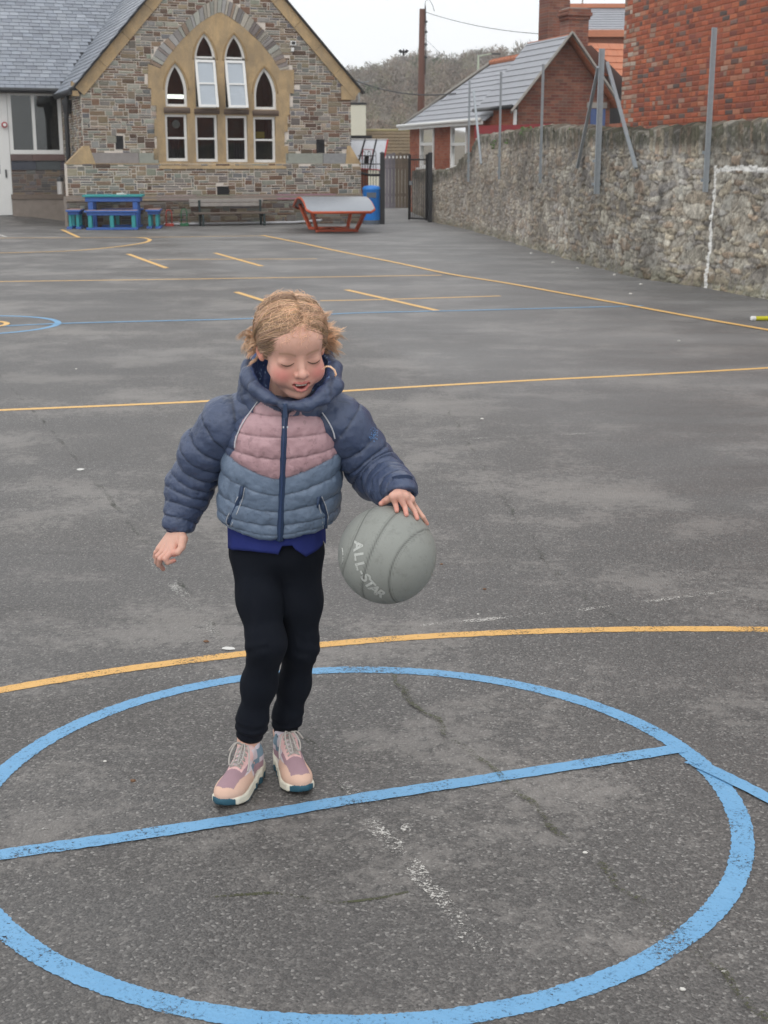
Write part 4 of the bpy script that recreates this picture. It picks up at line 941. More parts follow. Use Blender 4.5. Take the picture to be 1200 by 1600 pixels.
for sy in (-1, 1): MB().tube([(-hw+.10, sy*1.5, tz_(1.5)-.03), (hw-.10, sy*1.5, tz_(1.5)-.03)], .032, 6).build('end_rail', M['red_frame'], root, smooth=True)
for sx in (-1, 1):
    for sy in (-1, 1): MB().bar((sx*(hw-.12), sy*1.15, tz_(1.15)-.05), (sx*.45, sy*.70, .06), .07, .06).build('leg', M['red_frame'], root)
for sx in (-1, 1): MB().bar((sx*.45, -.74, .04), (sx*-.0+sx*.08, 0, .05), .08, .06).bar((sx*.08, 0.0, .052), (sx*.45, .74, .04), .08, .06).build('base_bar', M['red_frame'], root)
MB().bar((-.45, -.72, .042), (.45, -.72, .042), .06, .05).build('base_bar', M['red_frame'], root); MB().bar((-.45, .72, .042), (.45, .72, .042), .06, .05).build('base_bar', M['red_frame'], root)
# --- blue litter bin
M['bin_blue'] = mottled('blue_plastic', (.02,.20,.62), .38, .12, 4, 0); M['bin_base'] = mottled('grey_plastic', (.10,.12,.15), .5, .2, 8, 0)
g = G(580.5, 350.5); root = local_root('litter_bin', (g.x, g.y+.2, 0)); tag(root, 'bright blue round litter bin with domed top beside the black post', 'bin')
hb = P(580, 290, g.y).z; rb = .225
MB().lathe([(0, 0), (rb, 0), (rb, .09), (rb-.01, .10), (0, .10)], n=28).build('base', M['bin_base'], root)
MB().lathe([(rb*.97, .101), (rb, .12), (rb, hb-.10), (rb*1.02, hb-.095)], n=32).build('body', M['bin_blue'], root, smooth=True)
MB().lathe([(rb*1.03, hb-.10), (rb*1.03, hb-.06), (rb*.85, hb-.02), (rb*.5, hb), (0, hb+.008)], n=32).build('dome', M['bin_blue'], root, smooth=True)
MB().box(-.12, .12, -rb-.004, -rb+.02, hb-.30, hb-.17).build('aperture', M['bin_base'], root)
# --- little scooter-like stands against the wall
M['red_toy'] = mottled('red_toy_paint', (.40,.045,.03), .5, .2, 10, 0); M['green_toy'] = mottled('green_toy_paint', (.03,.16,.07), .5, .2, 10, 0)
for px, mt, lab in ((264.5, 'red_toy', 'small red metal hoop stand on the ground left of the wooden bench'), (288, 'green_toy', 'small dark green hoop stand beside the left end of the wooden bench')):
    u_, z_ = FP(px, 352, -.35); r = local_root('hoop_stand', FR(u_, 0, -.35), R(20)); tag(r, lab, 'stand', 'hoop stands by the school wall'); h = .40 if mt == 'red_toy' else .42
    MB().tube([(-.07, 0, .07), (-.07, 0, h*.8), (-.045, 0, h*.97), (0, 0, h), (.045, 0, h*.97), (.07, 0, h*.8), (.07, 0, .07)], .013, 6).build('hoop', M[mt], r, smooth=True)
    bevel(MB().box(-.10, .10, -.07, .07, 0, .07).build('foot', M[mt], r), .01)
# --- black gate post, bow-top railing, open gate
def bowtop(root, L, h, nb, mat, z0=.08, hoop=True, r=.008):
    for z in ((z0, h-.32) if hoop else (z0, h)): MB().box(0, L, -.018, .018, z-.012, z+.012).build('rail', mat, root)
    for k in range(0, nb-1, 2 if hoop else 1):
        x = L*(k+.7)/nb; x2 = L*(k+1.7)/nb
        if hoop:
            rr_ = (x2-x)/2; pts = [(x, 0, z0)]+[((x+x2)/2-rr_*math.cos(PI*i/8), 0, h-rr_+rr_*math.sin(PI*i/8)) for i in range(9)]+[(x2, 0, z0)]
            MB().tube(pts, r, 6).build('bow_bar', mat, root, smooth=True)
        else: MB().tube([(x, 0, z0), (x, 0, h)], r, 5).build('bar', mat, root)
g = G(597.5, 350); root = local_root('gate_post', g); tag(root, 'thick black steel gate post right beside the blue litter bin', 'post', 'black gate posts')
hp_ = P(597, 240, g.y).z; MB().box(-.06, .06, -.06, .06, 0, hp_).build('shaft', M['black_metal'], root); MB().lathe([(.066, hp_), (.066, hp_+.02), (0, hp_+.05)], n=4).build('cap', M['black_metal'], root)
gpx = g
c = FR(uR2+.06, 0, .15); d = (Vector((g.x-.07, g.y, 0))-Vector((c.x, c.y, 0))); root = local_root('bow_top_railing', (c.x, c.y, 0), math.atan2(d.y, d.x)); tag(root, 'short black bow-top railing between the school corner and the gate post', 'fence')
bowtop(root, d.length, P(580, 236, g.y).z, 7, M['black_metal'])
g = G(671.5, 347); root = local_root('gate_post', g); tag(root, 'black steel post at the wall carrying the open gate', 'post', 'black gate posts'); ht = P(671, 240, g.y).z
MB().box(-.055, .055, -.055, .055, 0, ht).build('shaft', M['black_metal'], root); MB().lathe([(.06, ht), (.06, ht+.02), (0, ht+.045)], n=4).build('cap', M['black_metal'], root)
g2 = G(641.5, 345.5); d = g2-g; root = local_root('open_gate', (g.x-.07, g.y-.03, 0), math.atan2(d.y, d.x)); tag(root, 'black barred metal gate standing open against the low end of the wall', 'gate')
Lg = d.length-.05; hg = P(641, 241, g2.y).z
for x in (.02, Lg): MB().box(x-.022, x+.022, -.022, .022, .04, hg).build('stile', M['black_metal'], root)
MB().box(.0421, Lg-.0221, -.02, .02, .06, .10).build('rail', M['black_metal'], root); MB().box(.0421, Lg-.0221, -.02, .02, hg-.16, hg-.12).build('rail', M['black_metal'], root)
for k in range(9): x = .045+(Lg-.07)*(k+.5)/9; MB().tube([(x, 0, .1), (x, 0, hg-.02)], .008, 5).build('bar', M['black_metal'], root)
MB().box(Lg-.10, Lg-.03, -.03, .03, .95, 1.05).build('latch', M['galv'], root)
# --- basketball hoop behind the railing
M['board'] = mottled('backboard_white', (.60,.63,.68), .3, .08, 3, 0); M['red_line'] = mottled('red_board_edge', (.55,.03,.04), .5, .1, 10, 0)
Yb = 38.5; bl = P(540, 262, Yb); br_ = P(597, 266, Yb); tl_ = P(540, 217, Yb); tr_ = P(606, 218, Yb+.35)
root = local_root('basketball_hoop', (bl.x, Yb, 0)); tag(root, 'white basketball backboard with red edges and black ring behind the railing', 'hoop')
Q = [bl, br_, tr_+Vector((0,0,0)), Vector((tl_.x, Yb+.35, tl_.z))]; Q = [q-Vector((bl.x, Yb, 0)) for q in Q]
def bq(a, b_): return (Q[0]*(1-a)+Q[1]*a)*(1-b_)+(Q[3]*(1-a)+Q[2]*a)*b_
nb_ = (Q[1]-Q[0]).cross(Q[3]-Q[0]).normalized()
if nb_.y > 0: nb_ = -nb_
MB().hexa([bq(0,0), bq(1,0), bq(1,0)-nb_*.03, bq(0,0)-nb_*.03, bq(0,1), bq(1,1), bq(1,1)-nb_*.03, bq(0,1)-nb_*.03]).build('backboard', M['board'], root)
for e in (((0,0),(1,0)), ((1,0),(1,1)), ((0,1),(1,1))): MB().bar(bq(*e[0])+nb_*.012, bq(*e[1])+nb_*.012, .035, .022).build('board_edge', M['red_line'] if e != ((0,1),(1,1)) else M['white_pvc'], root)
mb = MB()
for e in (((.42,.33),(.68,.33)), ((.42,.66),(.68,.66)), ((.42,.33),(.42,.66)), ((.68,.33),(.68,.66))): mb.bar(bq(*e[0])+nb_*.004, bq(*e[1])+nb_*.004, .04, .006)
mb.build('target_square', M['red_line'], root)
for e in (((.30,-.02),(.46,1.0)), ((.66,-.02),(.73,1.0))): MB().bar(bq(*e[0])+nb_*.02, bq(*e[1])+nb_*.02, .03, .03).build('strut', M['black_metal'], root)
rc = bq(.55, .22)+nb_*.42
mb = MB(); mb.tube([rc+Vector((.23*math.cos(a), .23*math.sin(a), 0)) for a in np.linspace(0, 2*PI, 24, endpoint=False)], .014, 6, closed=True); mb.build('ring', M['black_metal'], root, smooth=True)
MB().bar(bq(.55, .2)+nb_*.02, rc+Vector((0, .23, 0)), .12, .05).build('ring_bracket', M['black_metal'], root)
MB().tube([bq(.30, -.02)+nb_*.03, bq(.45, -.17)+nb_*.03, bq(.7, -.2)+nb_*.03, bq(1.05, -.17)+nb_*.03], .035, 8).build('support_arm', M['black_metal'], root, smooth=True)
mb = MB(); pz = Q[3].z+.05; mb.bar((-.2, .5, pz), (.72, .5, pz), .10, .10); mb.build('head_beam', M['black_metal'], root)
MB().box(-.35, -.22, .45, .57, 0, pz+.05).build('mast', M['black_metal'], root)
# --- yellow stick lying at the right edge
M['yellow'] = mottled('yellow_plastic', (.62,.58,.03), .4, .1, 12, 0)
a = G(1180, 501); root = local_root('plastic_stick', a, R(9)); tag(root, 'yellow plastic stick with a white end lying on the tarmac at the right edge', 'stick')
MB().tube([(.0, 0, .022), (.9, 0, .022)], .021, 12).build('shaft', M['yellow'], root, smooth=False); MB().tube([(-.05, 0, .022), (-.04, 0, .022), (-.001, 0, .022)], [.014, .024, .024], 12).build('end_cap', M['white_pvc'], root)
# ================================================================== big red brick building behind the wall
BP = [(.37,.098,.048), (.34,.090,.046), (.40,.118,.056), (.30,.085,.050), (.17,.10,.082), (.125,.09,.08), (.38,.16,.095), (.32,.20,.15), (.22,.07,.05)]
BW = [20, 20, 14, 13, 7, 5, 6, 4, 8]
M['brick'] = mottled('red_brick', (.3,.1,.05), .85, .3, 14, .4, .006, 80, attr=True)
M['brick_mortar'] = mottled('brick_mortar', (.30,.12,.075), .9, .3, 10, .3, .006, 70)
b0 = Vector((4.03, 24.2, 0)); bd = Vector((.196, -.981, 0)).normalized(); bn = Vector((-.981, -.196, 0)).normalized()
root = empty('brick_building', b0); tag(root, 'tall plain old red brick building rising behind the boundary wall', 'building')
def BR(u, z, v=0): return bd*u-bn*v+ZU*z
rng = random.Random(21); mb = MB(); z = 1.2; j = 0; LB = 13.0
while z < 8.3:
    u = -.002 if j % 2 else -.002; first = True
    while u < LB:
        wd = rng.choice([.235, .235, .235, .12, .24, .11]); wd = .12 if (first and j % 2) else wd; first = False
        c = rng.choices(BP, BW)[0]; k = rng.uniform(.75, 1.2)
        if u < .5 and rng.random() < .5: c = rng.choice([(.36,.24,.18), (.40,.32,.26), (.3,.2,.15)])
        mb.col = tuple(x*k for x in c); e = .008; J = lambda: rng.uniform(-.006, .006)*1.0; pr = -rng.uniform(.003, .009)
        q = [(u+J(), z+J()), (u+wd-.014+J(), z+J()), (u+wd-.014+J(), z+.060+J()), (u+J(), z+.060+J())]
        um, zm = u+wd/2, z+.03; ins = [(x+(.01 if x < um else -.01), y+(.008 if y < zm else -.008)) for x, y in q]
        vs = [BR(x, y, .004) for x, y in q]+[BR(x, y, pr*.4) for x, y in q]+[BR(x, y, pr) for x, y in ins]
        mb.add(vs, [(0,1,5,4),(1,2,6,5),(2,3,7,6),(3,0,4,7),(4,5,9,8),(5,6,10,9),(6,7,11,10),(7,4,8,11),(8,9,10,11)]); u += wd
    z += .075; j += 1
mb.build('brickwork', M['brick'], root, col=True)
MB().add([BR(0, -.1, 0), BR(16, -.1, 0), BR(16, -.1, 6), BR(0, -.1, 6), BR(0, 8.4, 0), BR(16, 8.4, 0), BR(16, 8.4, 6), BR(0, 8.4, 6)], [(3,2,1,0),(4,5,6,7),(0,1,5,4),(1,2,6,5),(2,3,7,6),(3,0,4,7)]).build('wall', M['brick_mortar'], root)
MB().add([BR(-.2, 8.4, -.3), BR(16.2, 8.4, -.3), BR(16.2, 8.4, 6.3), BR(-.2, 8.4, 6.3), BR(-.2, 10.5, 3), BR(16.2, 10.5, 3)], [(0,1,5,4),(2,3,4,5),(0,4,3),(1,2,5),(3,2,1,0)]).build('roof', M['slate_under'], root)
# ------------------------------------------------------------------ shader bricks for the houses further off
def brick_shader(name, cols, mort, bw=.225, bh=.075, mj=.10):
    m, t, b = newmat(name, (.3,.1,.05), .85, .3); uv = N(t, 'ShaderNodeUVMap').outputs[0]; sp_ = N(t, 'ShaderNodeSeparateXYZ'); t.links.new(uv, sp_.inputs[0])
    v = math_(t, 'DIVIDE', sp_.outputs[1], bh); row = math_(t, 'FLOOR', v); u = math_(t, 'ADD', math_(t, 'DIVIDE', sp_.outputs[0], bw), math_(t, 'MULTIPLY', math_(t, 'MODULO', row, 2), .5)); col = math_(t, 'FLOOR', u)
    cx = N(t, 'ShaderNodeCombineXYZ'); t.links.new(col, cx.inputs[0]); t.links.new(row, cx.inputs[1]); wn = N(t, 'ShaderNodeTexWhiteNoise', noise_dimensions='2D'); t.links.new(cx.outputs[0], wn.inputs['Vector'])
    c = ramp(t, wn.outputs['Value'], [(i/len(cols), k) for i, k in enumerate(cols)], 'CONSTANT')
    fu = math_(t, 'FRACT', u); fv = math_(t, 'FRACT', v)
    mo = math_(t, 'MAXIMUM', math_(t, 'LESS_THAN', fu, mj*.4), math_(t, 'LESS_THAN', fv, mj*1.4))
    c = mixc(t, mo, c, mort); n1 = noise(t, coords(t), 3, 5, .6); sc = N(t, 'ShaderNodeVectorMath', operation='SCALE'); t.links.new(c, sc.inputs[0]); t.links.new(math_(t, 'MULTIPLY_ADD', n1, .8, .6), sc.inputs['Scale']); t.links.new(sc.outputs[0], b.inputs['Base Color'])
    bump(t, b, math_(t, 'SUBTRACT', 1.0, mo), .4, .006); return m
M['brick_far'] = brick_shader('house_brick', [(.19,.075,.05), (.22,.09,.06), (.16,.06,.045), (.25,.11,.075), (.17,.085,.065), (.21,.075,.05)], (.22,.16,.13))
M['brick_red'] = brick_shader('bright_house_brick', [(.35,.10,.055), (.38,.115,.06), (.31,.085,.05), (.36,.13,.08)], (.27,.17,.12))
M['tile_grey'] = mottled('grey_roof_tile', (.32,.33,.36), .55, .2, 3, .2); M['tile_terracotta'] = mottled('terracotta_tile', (.52,.20,.11), .7, .25, 5, .2)
M['board_grey'] = mottled('weathered_bargeboard', (.33,.31,.28), .8, .4, 3, .2); M['cream'] = mottled('cream_render', (.68,.66,.54), .8, .08, 2, .05)
M['red_board'] = mottled('dark_red_board', (.26,.035,.04), .6, .25, 5, .05)
HA = Vector((-.3, .954, 0)).normalized(); HB = Vector((.954, .3, 0)).normalized(); H0 = Vector((3.44, 36.5, 0))
house = empty('brick_house', H0); tag(house, 'low brick house with grey tiled roofs, a small front gable and two brick chimneys', 'house')
def HP(k, w_, z): return HA*k+HB*w_+ZU*z
def kpx(px, w_=0.0):
    lo, hi = -2, 14
    for _ in range(50):
        m_ = (lo+hi)/2; p = H0+HP(m_, w_, 0); q = 600+F_PX*p.x/(p.y*math.cos(PITCH)+CAM_H*math.sin(PITCH))
        if q > px: lo = m_
        else: hi = m_
    return lo
zG = 3.05; wG = 1.30; zA = 4.60
link('gable_wall', poly_slab([(0, 0), (2*wG, 0), (2*wG, zG), (wG, zA-.02), (0, zG)], [], .25, lambda u, z, v: HP(v, u, z)), M['brick_far'], house)
k1 = kpx(640)
zW = 2.73
def win_k(pa, pb, ya, yb):
    ka, kb = kpx(pb), kpx(pa); p = H0+HP(ka, 0, 0); return ka, kb, P(pb, yb, p.y).z, P(pb, ya, p.y).z
wins = [win_k(656, 678, 194, 263), win_k(703.5, 729, 193.5, 264)]
side = poly_slab([(0.254, 0), (k1, 0), (k1, zW), (1.7, zW), (1.7, zG), (.254, zG)], [[(a, c), (b_, c), (b_, d), (a, d)] for a, b_, c, d in wins], .25, lambda u, z, v: HP(u, v, z))
link('side_wall', side, M['brick_red'], house)
for a, b_, c, d in wins:
    fm = .11; zm = c+(d-c)*.56
    fo = link('window', poly_slab([(a+.01, c+.01), (b_-.01, c+.01), (b_-.01, d-.01), (a+.01, d-.01)], [[(a+fm, c+.1), (b_-fm, c+.1), (b_-fm, zm-.04), (a+fm, zm-.04)], [(a+fm, zm+.04), (b_-fm, zm+.04), (b_-fm, d-.09), (a+fm, d-.09)]], .09, lambda u, z, v: HP(u, v-.03, z)), M['white_pvc'], house)
    for lo, hi in ((c+.1, zm-.04), (zm+.04, d-.09)): link('pane', poly_slab([(a+fm, lo), (b_-fm, lo), (b_-fm, hi), (a+fm, hi)], [], .008, lambda u, z, v: HP(u, v+.02, z)), M['glass'], fo)
    MB().add([HP(*q) for q in ((a-.08,-.12,c-.05),(b_+.08,-.12,c-.05),(b_+.08,.02,c-.05),(a-.08,.02,c-.05),(a-.08,-.12,c+.02),(b_+.08,-.12,c+.02),(b_+.08,.02,c+.02),(a-.08,.02,c+.02))], [(0,1,2,3),(7,6,5,4),(4,5,1,0),(5,6,2,1),(6,7,3,2),(7,4,0,3)]).build('sill', M['white_pvc'], fo)
M['dim_room'] = mottled('dim_pale_room', (.16,.18,.17), .8, .3, 1, 0)
MB().add([HP(.5, 1.2, .3), HP(k1-.1, 1.2, .3), HP(k1-.1, 1.2, 2.6), HP(.5, 1.2, 2.6)], [(0,1,2,3)]).build('interior', M['dim_room'], house)
link('end_wall', poly_slab([(.26, 0), (4.0, 0), (4.0, zW), (.26, zW)], [], .2, lambda u, z, v: HP(k1-.2-v+.2, u, z)), M['brick_red'], house)
def tiled(name, O_, U_, S_, L, Ls, keep, mat, rows=.34, wdt=.33, th=.03, parent=house):
    """tile courses as overlapping steps; O_ origin, U_ along, S_ up the slope"""
    Nn = U_.cross(S_).normalized(); Nn = Nn if Nn.z > 0 else -Nn; mb = MB(); rg = random.Random(len(name))
    for j in range(int(Ls/rows)+1):
        for i in range(-1, int(L/wdt)+2):
            s0, s1 = j*rows, min(Ls, (j+1)*rows+.06); a = i*wdt-(wdt/2 if j % 2 else 0); b_ = a+wdt-.006; a = max(a, 0); b_ = min(b_, L)
            if b_-a < .03 or s1-s0 < .05 or not keep((a+b_)/2, s0+rows/2): continue
            k = rg.uniform(.88, 1.1); mb.col = (k, k, k); h = th
            mb.hexa([O_+U_*a+S_*s0, O_+U_*b_+S_*s0, O_+U_*b_+S_*s1-Nn*.02, O_+U_*a+S_*s1-Nn*.02, O_+U_*a+S_*s0+Nn*h, O_+U_*b_+S_*s0+Nn*h, O_+U_*b_+S_*s1+Nn*.004, O_+U_*a+S_*s1+Nn*.004])
    return mb.build(name, mat, parent)
# gable roof, left plane (right plane mirrored behind)
S1 = (HP(0, wG, zA)-HP(0, 0, zG)).normalized(); LS1 = (HP(0, wG, zA)-HP(0, 0, zG)).length+.30
tiled('gable_roof', HP(-.25, 0, zG)-S1*.28+ZU*.08, HA, S1, 2.75, LS1, lambda a, s: True, M['tile_grey'], .22)
S2 = (HP(0, wG, zA)-HP(0, 2*wG, zG)).normalized()
tiled('gable_roof', HP(-.25, 2*wG, zG)-S2*.28+ZU*.08, HA, S2, 2.75, LS1, lambda a, s: True, M['tile_terracotta'], .22)
# wide rear range with hipped end
wR = 2.0; zR = 4.38; S3 = (HP(0, wR, zR)-HP(0, 0, zW)).normalized(); L3 = (HP(0, wR, zR)-HP(0, 0, zW)).length+.28; KE = k1+.3
O3 = HP(1.75, 0, zW)-S3*.28+ZU*.06
tiled('rear_roof', O3, HA, S3, KE-1.75, L3, lambda a, s: a < (KE-1.75)-s*wR/L3*1.12, M['tile_grey'], .24)
hipA = HP(KE, -.22, zW-.12); hipT = HP(KE-wR-.1, wR, zR+.08)
MB().add([hipA, HP(KE, 2*wR+.2, zW-.12), hipT], [(0,1,2)]).add([hipT, HP(KE, 2*wR+.2, zW-.12), HP(0, 2*wR+.2, zW-.12), HP(0, wR, zR+.08)], [(0,1,2,3)]).build('rear_roof_back', M['tile_grey'], house)
MB().tube([hipA+ZU*.04, hipT+ZU*.04], .05, 6).build('hip_tiles', M['board_grey'], house, smooth=True)
mb = MB(); kk = np.linspace(KE-wR-.1, .8, 26)
for a, b_ in zip(kk, kk[1:]): mb.tube([HP(a, wR, zR+.10), HP(b_+.015, wR, zR+.115)], [.085, .095], 8)
mb.build('ridge_tiles', M['tile_terracotta'], house, smooth=False)
MB().bar(HP(1.9, -.24, zW-.14), HP(KE+.05, -.24, zW-.14), .06, .12).build('fascia', M['white_pvc'], house)
MB().tube([HP(1.9, -.30, zW-.08), HP(KE+.05, -.30, zW-.08)], .05, 8).build('gutter', M['white_pvc'], house, smooth=True)
MB().tube([HP(-.2, -.26, zG-.14), HP(2.5, -.26, zG-.14)], .055, 8).build('gutter', M['black_pipe'], house, smooth=True)
MB().tube([HP(.0, -.08, zG-.2), HP(.0, -.08, .2)], .045, 8).build('downpipe', M['white_pvc'], house, smooth=True)
for (w0_, w1_, z0_, z1_) in ((-.32, wG, zG-.28, zA+.12), (2*wG+.32, wG, zG-.28, zA+.12)): MB().bar(HP(-.30, w0_, z0_), HP(-.30, w1_, z1_), .05, .24, up=(0, -1, .2)).build('bargeboard', M['board_grey'], house)
def slab_box(name, k0, k1_, w0_, w1_, z0, z1, mat, parent=house):
    f = poly_slab([(w0_, z0), (w1_, z0), (w1_, z1), (w0_, z1)], [], k1_-k0, lambda u, z, v: HP(k0+v, u, z)); return link(name, f, mat, parent)
def wpx(px, k, z):      # across-house position showing at this photo column
    lo, hi = 0.0, 7.0
    for _ in range(40):
        m_ = (lo+hi)/2; p = H0+HP(k, m_, z); dep = p.y*math.cos(PITCH)+(CAM_H-z)*math.sin(PITCH)
        if 600+F_PX*p.x/dep < px: lo = m_
        else: hi = m_
    return lo
slab_box('chimney', 4.3, 4.95, wpx(856, 4.3, 5.5), wpx(890, 4.3, 5.5), 3.0, 8.6, M['brick_far'])
ca, cb2 = wpx(889, 1.3, 5.2), wpx(920, 1.3, 5.2); ct0 = P(905, 30, 38.3).z; ct1 = P(905, 11, 38.3).z
c_ = slab_box('chimney', 1.3, 1.85, ca, cb2, 3.2, ct0, M['brick_far']); dz = (ct1-ct0)/3.3
for i, e in enumerate((.03, .07, .04)): slab_box('corbel', 1.3-e, 1.85+e, ca-e, cb2+e, ct0+dz*i+.002, ct0+dz*(i+1), M['brick_far'], c_)
slab_box('cap', 1.32, 1.83, ca+.02, cb2-.02, ct0+dz*3+.002, ct1, M['board_grey'], c_)
# tiled orange lean-to roof at the right, blue window with lintel
S4 = Vector((0, .6, .8)); O4 = HP(.6, 1.9, 3.75); tiled('side_roof', O4, HB, (HA*.72+ZU*.69).normalized(), 3.2, 1.3, lambda a, s: True, M['tile_terracotta'], .26)
M['blue_glass'] = mottled('blue_blind', (.06,.10,.24), .4, .2, 3, 0)
slab_box('lintel', -.03, -.001, wpx(917, 0, 3), wpx(948, 0, 3), P(930, 169, 37.2).z, P(930, 160, 37.2).z, M['board_grey']); slab_box('blue_window', -.02, -.001, wpx(923, 0, 3), wpx(946, 0, 3), 2.2, P(930, 170, 37.2).z, M['blue_glass'])
# far slate roof with terracotta ridge
O5 = Vector((7.0, 50, 0)); back = empty('slate_house', O5); tag(back, 'slate roofed house with orange ridge tiles, just seen behind the brick chimneys', 'house')
z5b = P(940, 46, 50).z; z5t = P(940, 12, 51.5).z; S5 = Vector((0, 1.6, z5t-z5b)).normalized()
tiled('roof', Vector((-.9, 0, z5b)), Vector((1, 0, 0)), S5, 4.5, Vector((0, 1.6, z5t-z5b)).length, lambda a, s: True, M['tile_grey'], .2, parent=back)
MB().box(-.9, 3.6, 1.5, 1.75, z5t, z5t+.14).build('ridge_tiles', M['tile_terracotta'], back); MB().box(-.95, 3.6, -.12, 0, z5b-.25, z5b-.02).build('fascia', M['tile_terracotta'], back)
MB().box(-.8, 3.5, .1, 3, 0, z5b-.1).build('wall', M['brick_mortar'], back); MB().tube([(.06, 1.6, z5t+.1), (.06, 1.6, z5t+1.6)], [.03, .02], 6).build('finial', M['board_grey'], back)
# dark red boarding behind the coping
a = P(742, 212, 35.5); b_ = P(862, 212, 33.5); zt = P(800, 195, 34.5).z
root = empty('red_hoarding', (a.x, a.y, 0)); tag(root, 'dark red painted boarding showing above the wall in front of the brick gable', 'fence')
dv = Vector((b_.x-a.x, b_.y-a.y, 0)); 
MB().bar(Vector((0, 0, zt-.18)), dv+Vector((0, 0, zt-.18)), .04, .36).build('board', M['red_board'], root)
for f in (.02, .5, .98): MB().bar(dv*f+Vector((0, .06, 0)), dv*f+Vector((0, .06, zt-.05)), .07, .07).build('post', M['old_wood'], root)
# ------------------------------------------------------------------ cottage with mossy roof and cream chimney
Yc = 56; root = empty('cottage', (P(590, 250, Yc).x, Yc, 0)); ox_ = P(590, 250, Yc).x; tag(root, 'low cottage with a brown mossy roof and cream chimney behind the timber fence', 'house')
M['moss_tile'] = mottled('mossy_brown_tile', (.17,.125,.075), .9, .45, 1.2, .4, .03, 14); M['moss_ridge'] = mottled('lichen_ridge', (.30,.26,.14), .9, .4, 5, .3)
xL, xR = P(520, 250, Yc).x-ox_, P(660, 250, Yc).x-ox_; ze = P(600, 262, Yc).z; zr = P(600, 204, Yc+2).z
tiled('roof', Vector((xL, 0, ze)), Vector((1, 0, 0)), Vector((0, 2, zr-ze)).normalized(), xR-xL, Vector((0, 2, zr-ze)).length, lambda a, s: True, M['moss_tile'], .22, parent=root)
MB().tube([(xL, 2, zr), (xR, 2, zr)], .07, 8).build('ridge', M['moss_ridge'], root, smooth=True)
MB().box(xL, xR, .15, 4, -.1, ze-.06).build('wall', M['cream'], root)
MB().add([(xL, 2, zr-.06), (xR, 2, zr-.06), (xR, 4.1, ze-.06), (xL, 4.1, ze-.06)], [(0,1,2,3)]).build('rear_roof', M['moss_tile'], root)
cxa, cxb = P(546.5, 200, Yc).x-ox_, P(571, 200, Yc).x-ox_; zc0, zc1 = P(560, 212, Yc).z, P(560, 162, Yc).z
bevel(MB().box(cxa, cxb, .9, 1.5, zc0-.6, zc1).build('chimney', M['cream'], root), .01); MB().box(cxa-.03, cxb+.03, .87, 1.53, zc1+.001, zc1+.08).build('chimney_cap', M['black_metal'], root)
MB().tube([(cxa+.35, 1.2, zc1+.08), (cxa+.35, 1.2, zc1+1.0)], .02, 5).tube([(cxa+.15, 1.2, zc1+.85), (cxa+.75, 1.2, zc1+.9)], .012, 5).build('aerial', M['galv'], root)
# ------------------------------------------------------------------ timber fence at the end of the path
Yf = 49; fx0, fx1 = P(592, 300, Yf).x, P(645, 300, Yf).x; zf = P(600, 240, Yf).z; root = empty('timber_fence', (fx0, Yf, 0)); tag(root, 'tall close-boarded timber fence closing the path beyond the gate', 'fence')
M['fence_wood'] = mottled('fence_wood', (.15,.125,.105), .85, .35, 3, .3, attr=True); mb = MB(); rg = random.Random(8); x = 0; i = 0; n = int((fx1-fx0)/.115)
for i in range(n):
    x = i*.115; k = rg.uniform(.7, 1.2); base = (.17,.155,.175) if i < n*.45 else (.15,.115,.085); mb.col = tuple(c*k for c in base); zz = zf+rg.uniform(-.04, .04)
    mb.box(x, x+.108, rg.uniform(-.012, 0), .02, 0, zz)
mb.build('boards', M['fence_wood'], root, col=True)
for zz in (.4, 1.5): MB().box(-.05, fx1-fx0+.05, .021, .06, zz, zz+.09).build('rail', M['old_wood'], root)
for f in range(9): x = .08+f*.13; MB().box(x, x+.05, -.03, -.013, zf-.16, zf-.08).build('reflector', M['white_pvc'], root)
# brick pier beside the railings
p = G(568, 345); root = empty('brick_pier', (p.x, 39, 0)); tag(root, 'narrow orange-brown brick pier behind the railing at the school corner', 'pier')
link('pier', poly_slab([(-.12, 0), (.12, 0), (.12, 1.4), (-.12, 1.4)], [], .24, lambda u, z, v: Vector((u, v, z))), M['brick_red'], root); MB().box(-.14, .14, -.02, .26, 1.401, 1.46).build('coping', M['cream'], root)
# ------------------------------------------------------------------ telegraph pole, wires, lamp post, bird
M['pole'] = mottled('creosoted_pole', (.115,.05,.035), .8, .3, 4, .3)
Yp = 60; b_ = P(656, 255, Yp); tp = P(660, 14, Yp); root = empty('telegraph_pole', (b_.x, Yp, 0)); tag(root, 'tall reddish-brown wooden telegraph pole behind the low house roof', 'pole')
tt_ = tp-Vector((b_.x, Yp, 0)); MB().tube([(0, 0, 0), tt_*.5, tt_], [.17, .15, .125], 14).build('shaft', M['pole'], root, smooth=True)
MB().tube([tt_+Vector((.13, -.1, -2.6)), tt_+Vector((.16, -.1, -1.2)), tt_+Vector((.12, -.1, .15))], .022, 6).build('cable_guard', M['black_metal'], root)
for z in (-.5, -.9, -1.4, -1.9): MB().box(tt_.x+.1, tt_.x+.21, -.14, -.04, tt_.z+z-.05, tt_.z+z+.03).build('cleat', M['black_metal'], root)
MB().tube([tt_+Vector((.1, 0, 0)), tt_+Vector((.12, 0, .3)), tt_+Vector((.28, 0, .38)), tt_+Vector((.42, 0, .15)), tt_+Vector((.5, 0, -.1))], .012, 5).build('wire_loop', M['black_metal'], root)
def wire(a, b_, sag, r, lab, name='overhead_wire'):
    pts = [a.lerp(b_, f)-ZU*sag*4*f*(1-f) for f in np.linspace(0, 1, 14)]; tag(MB().tube(pts, r, 5).build(name, M['black_metal']), lab, 'wire', 'overhead wires')
wire(P(662, 18, 60), P(960, 52, 50), .35, .012, 'thin wire running right from the top of the telegraph pole to the chimneys')
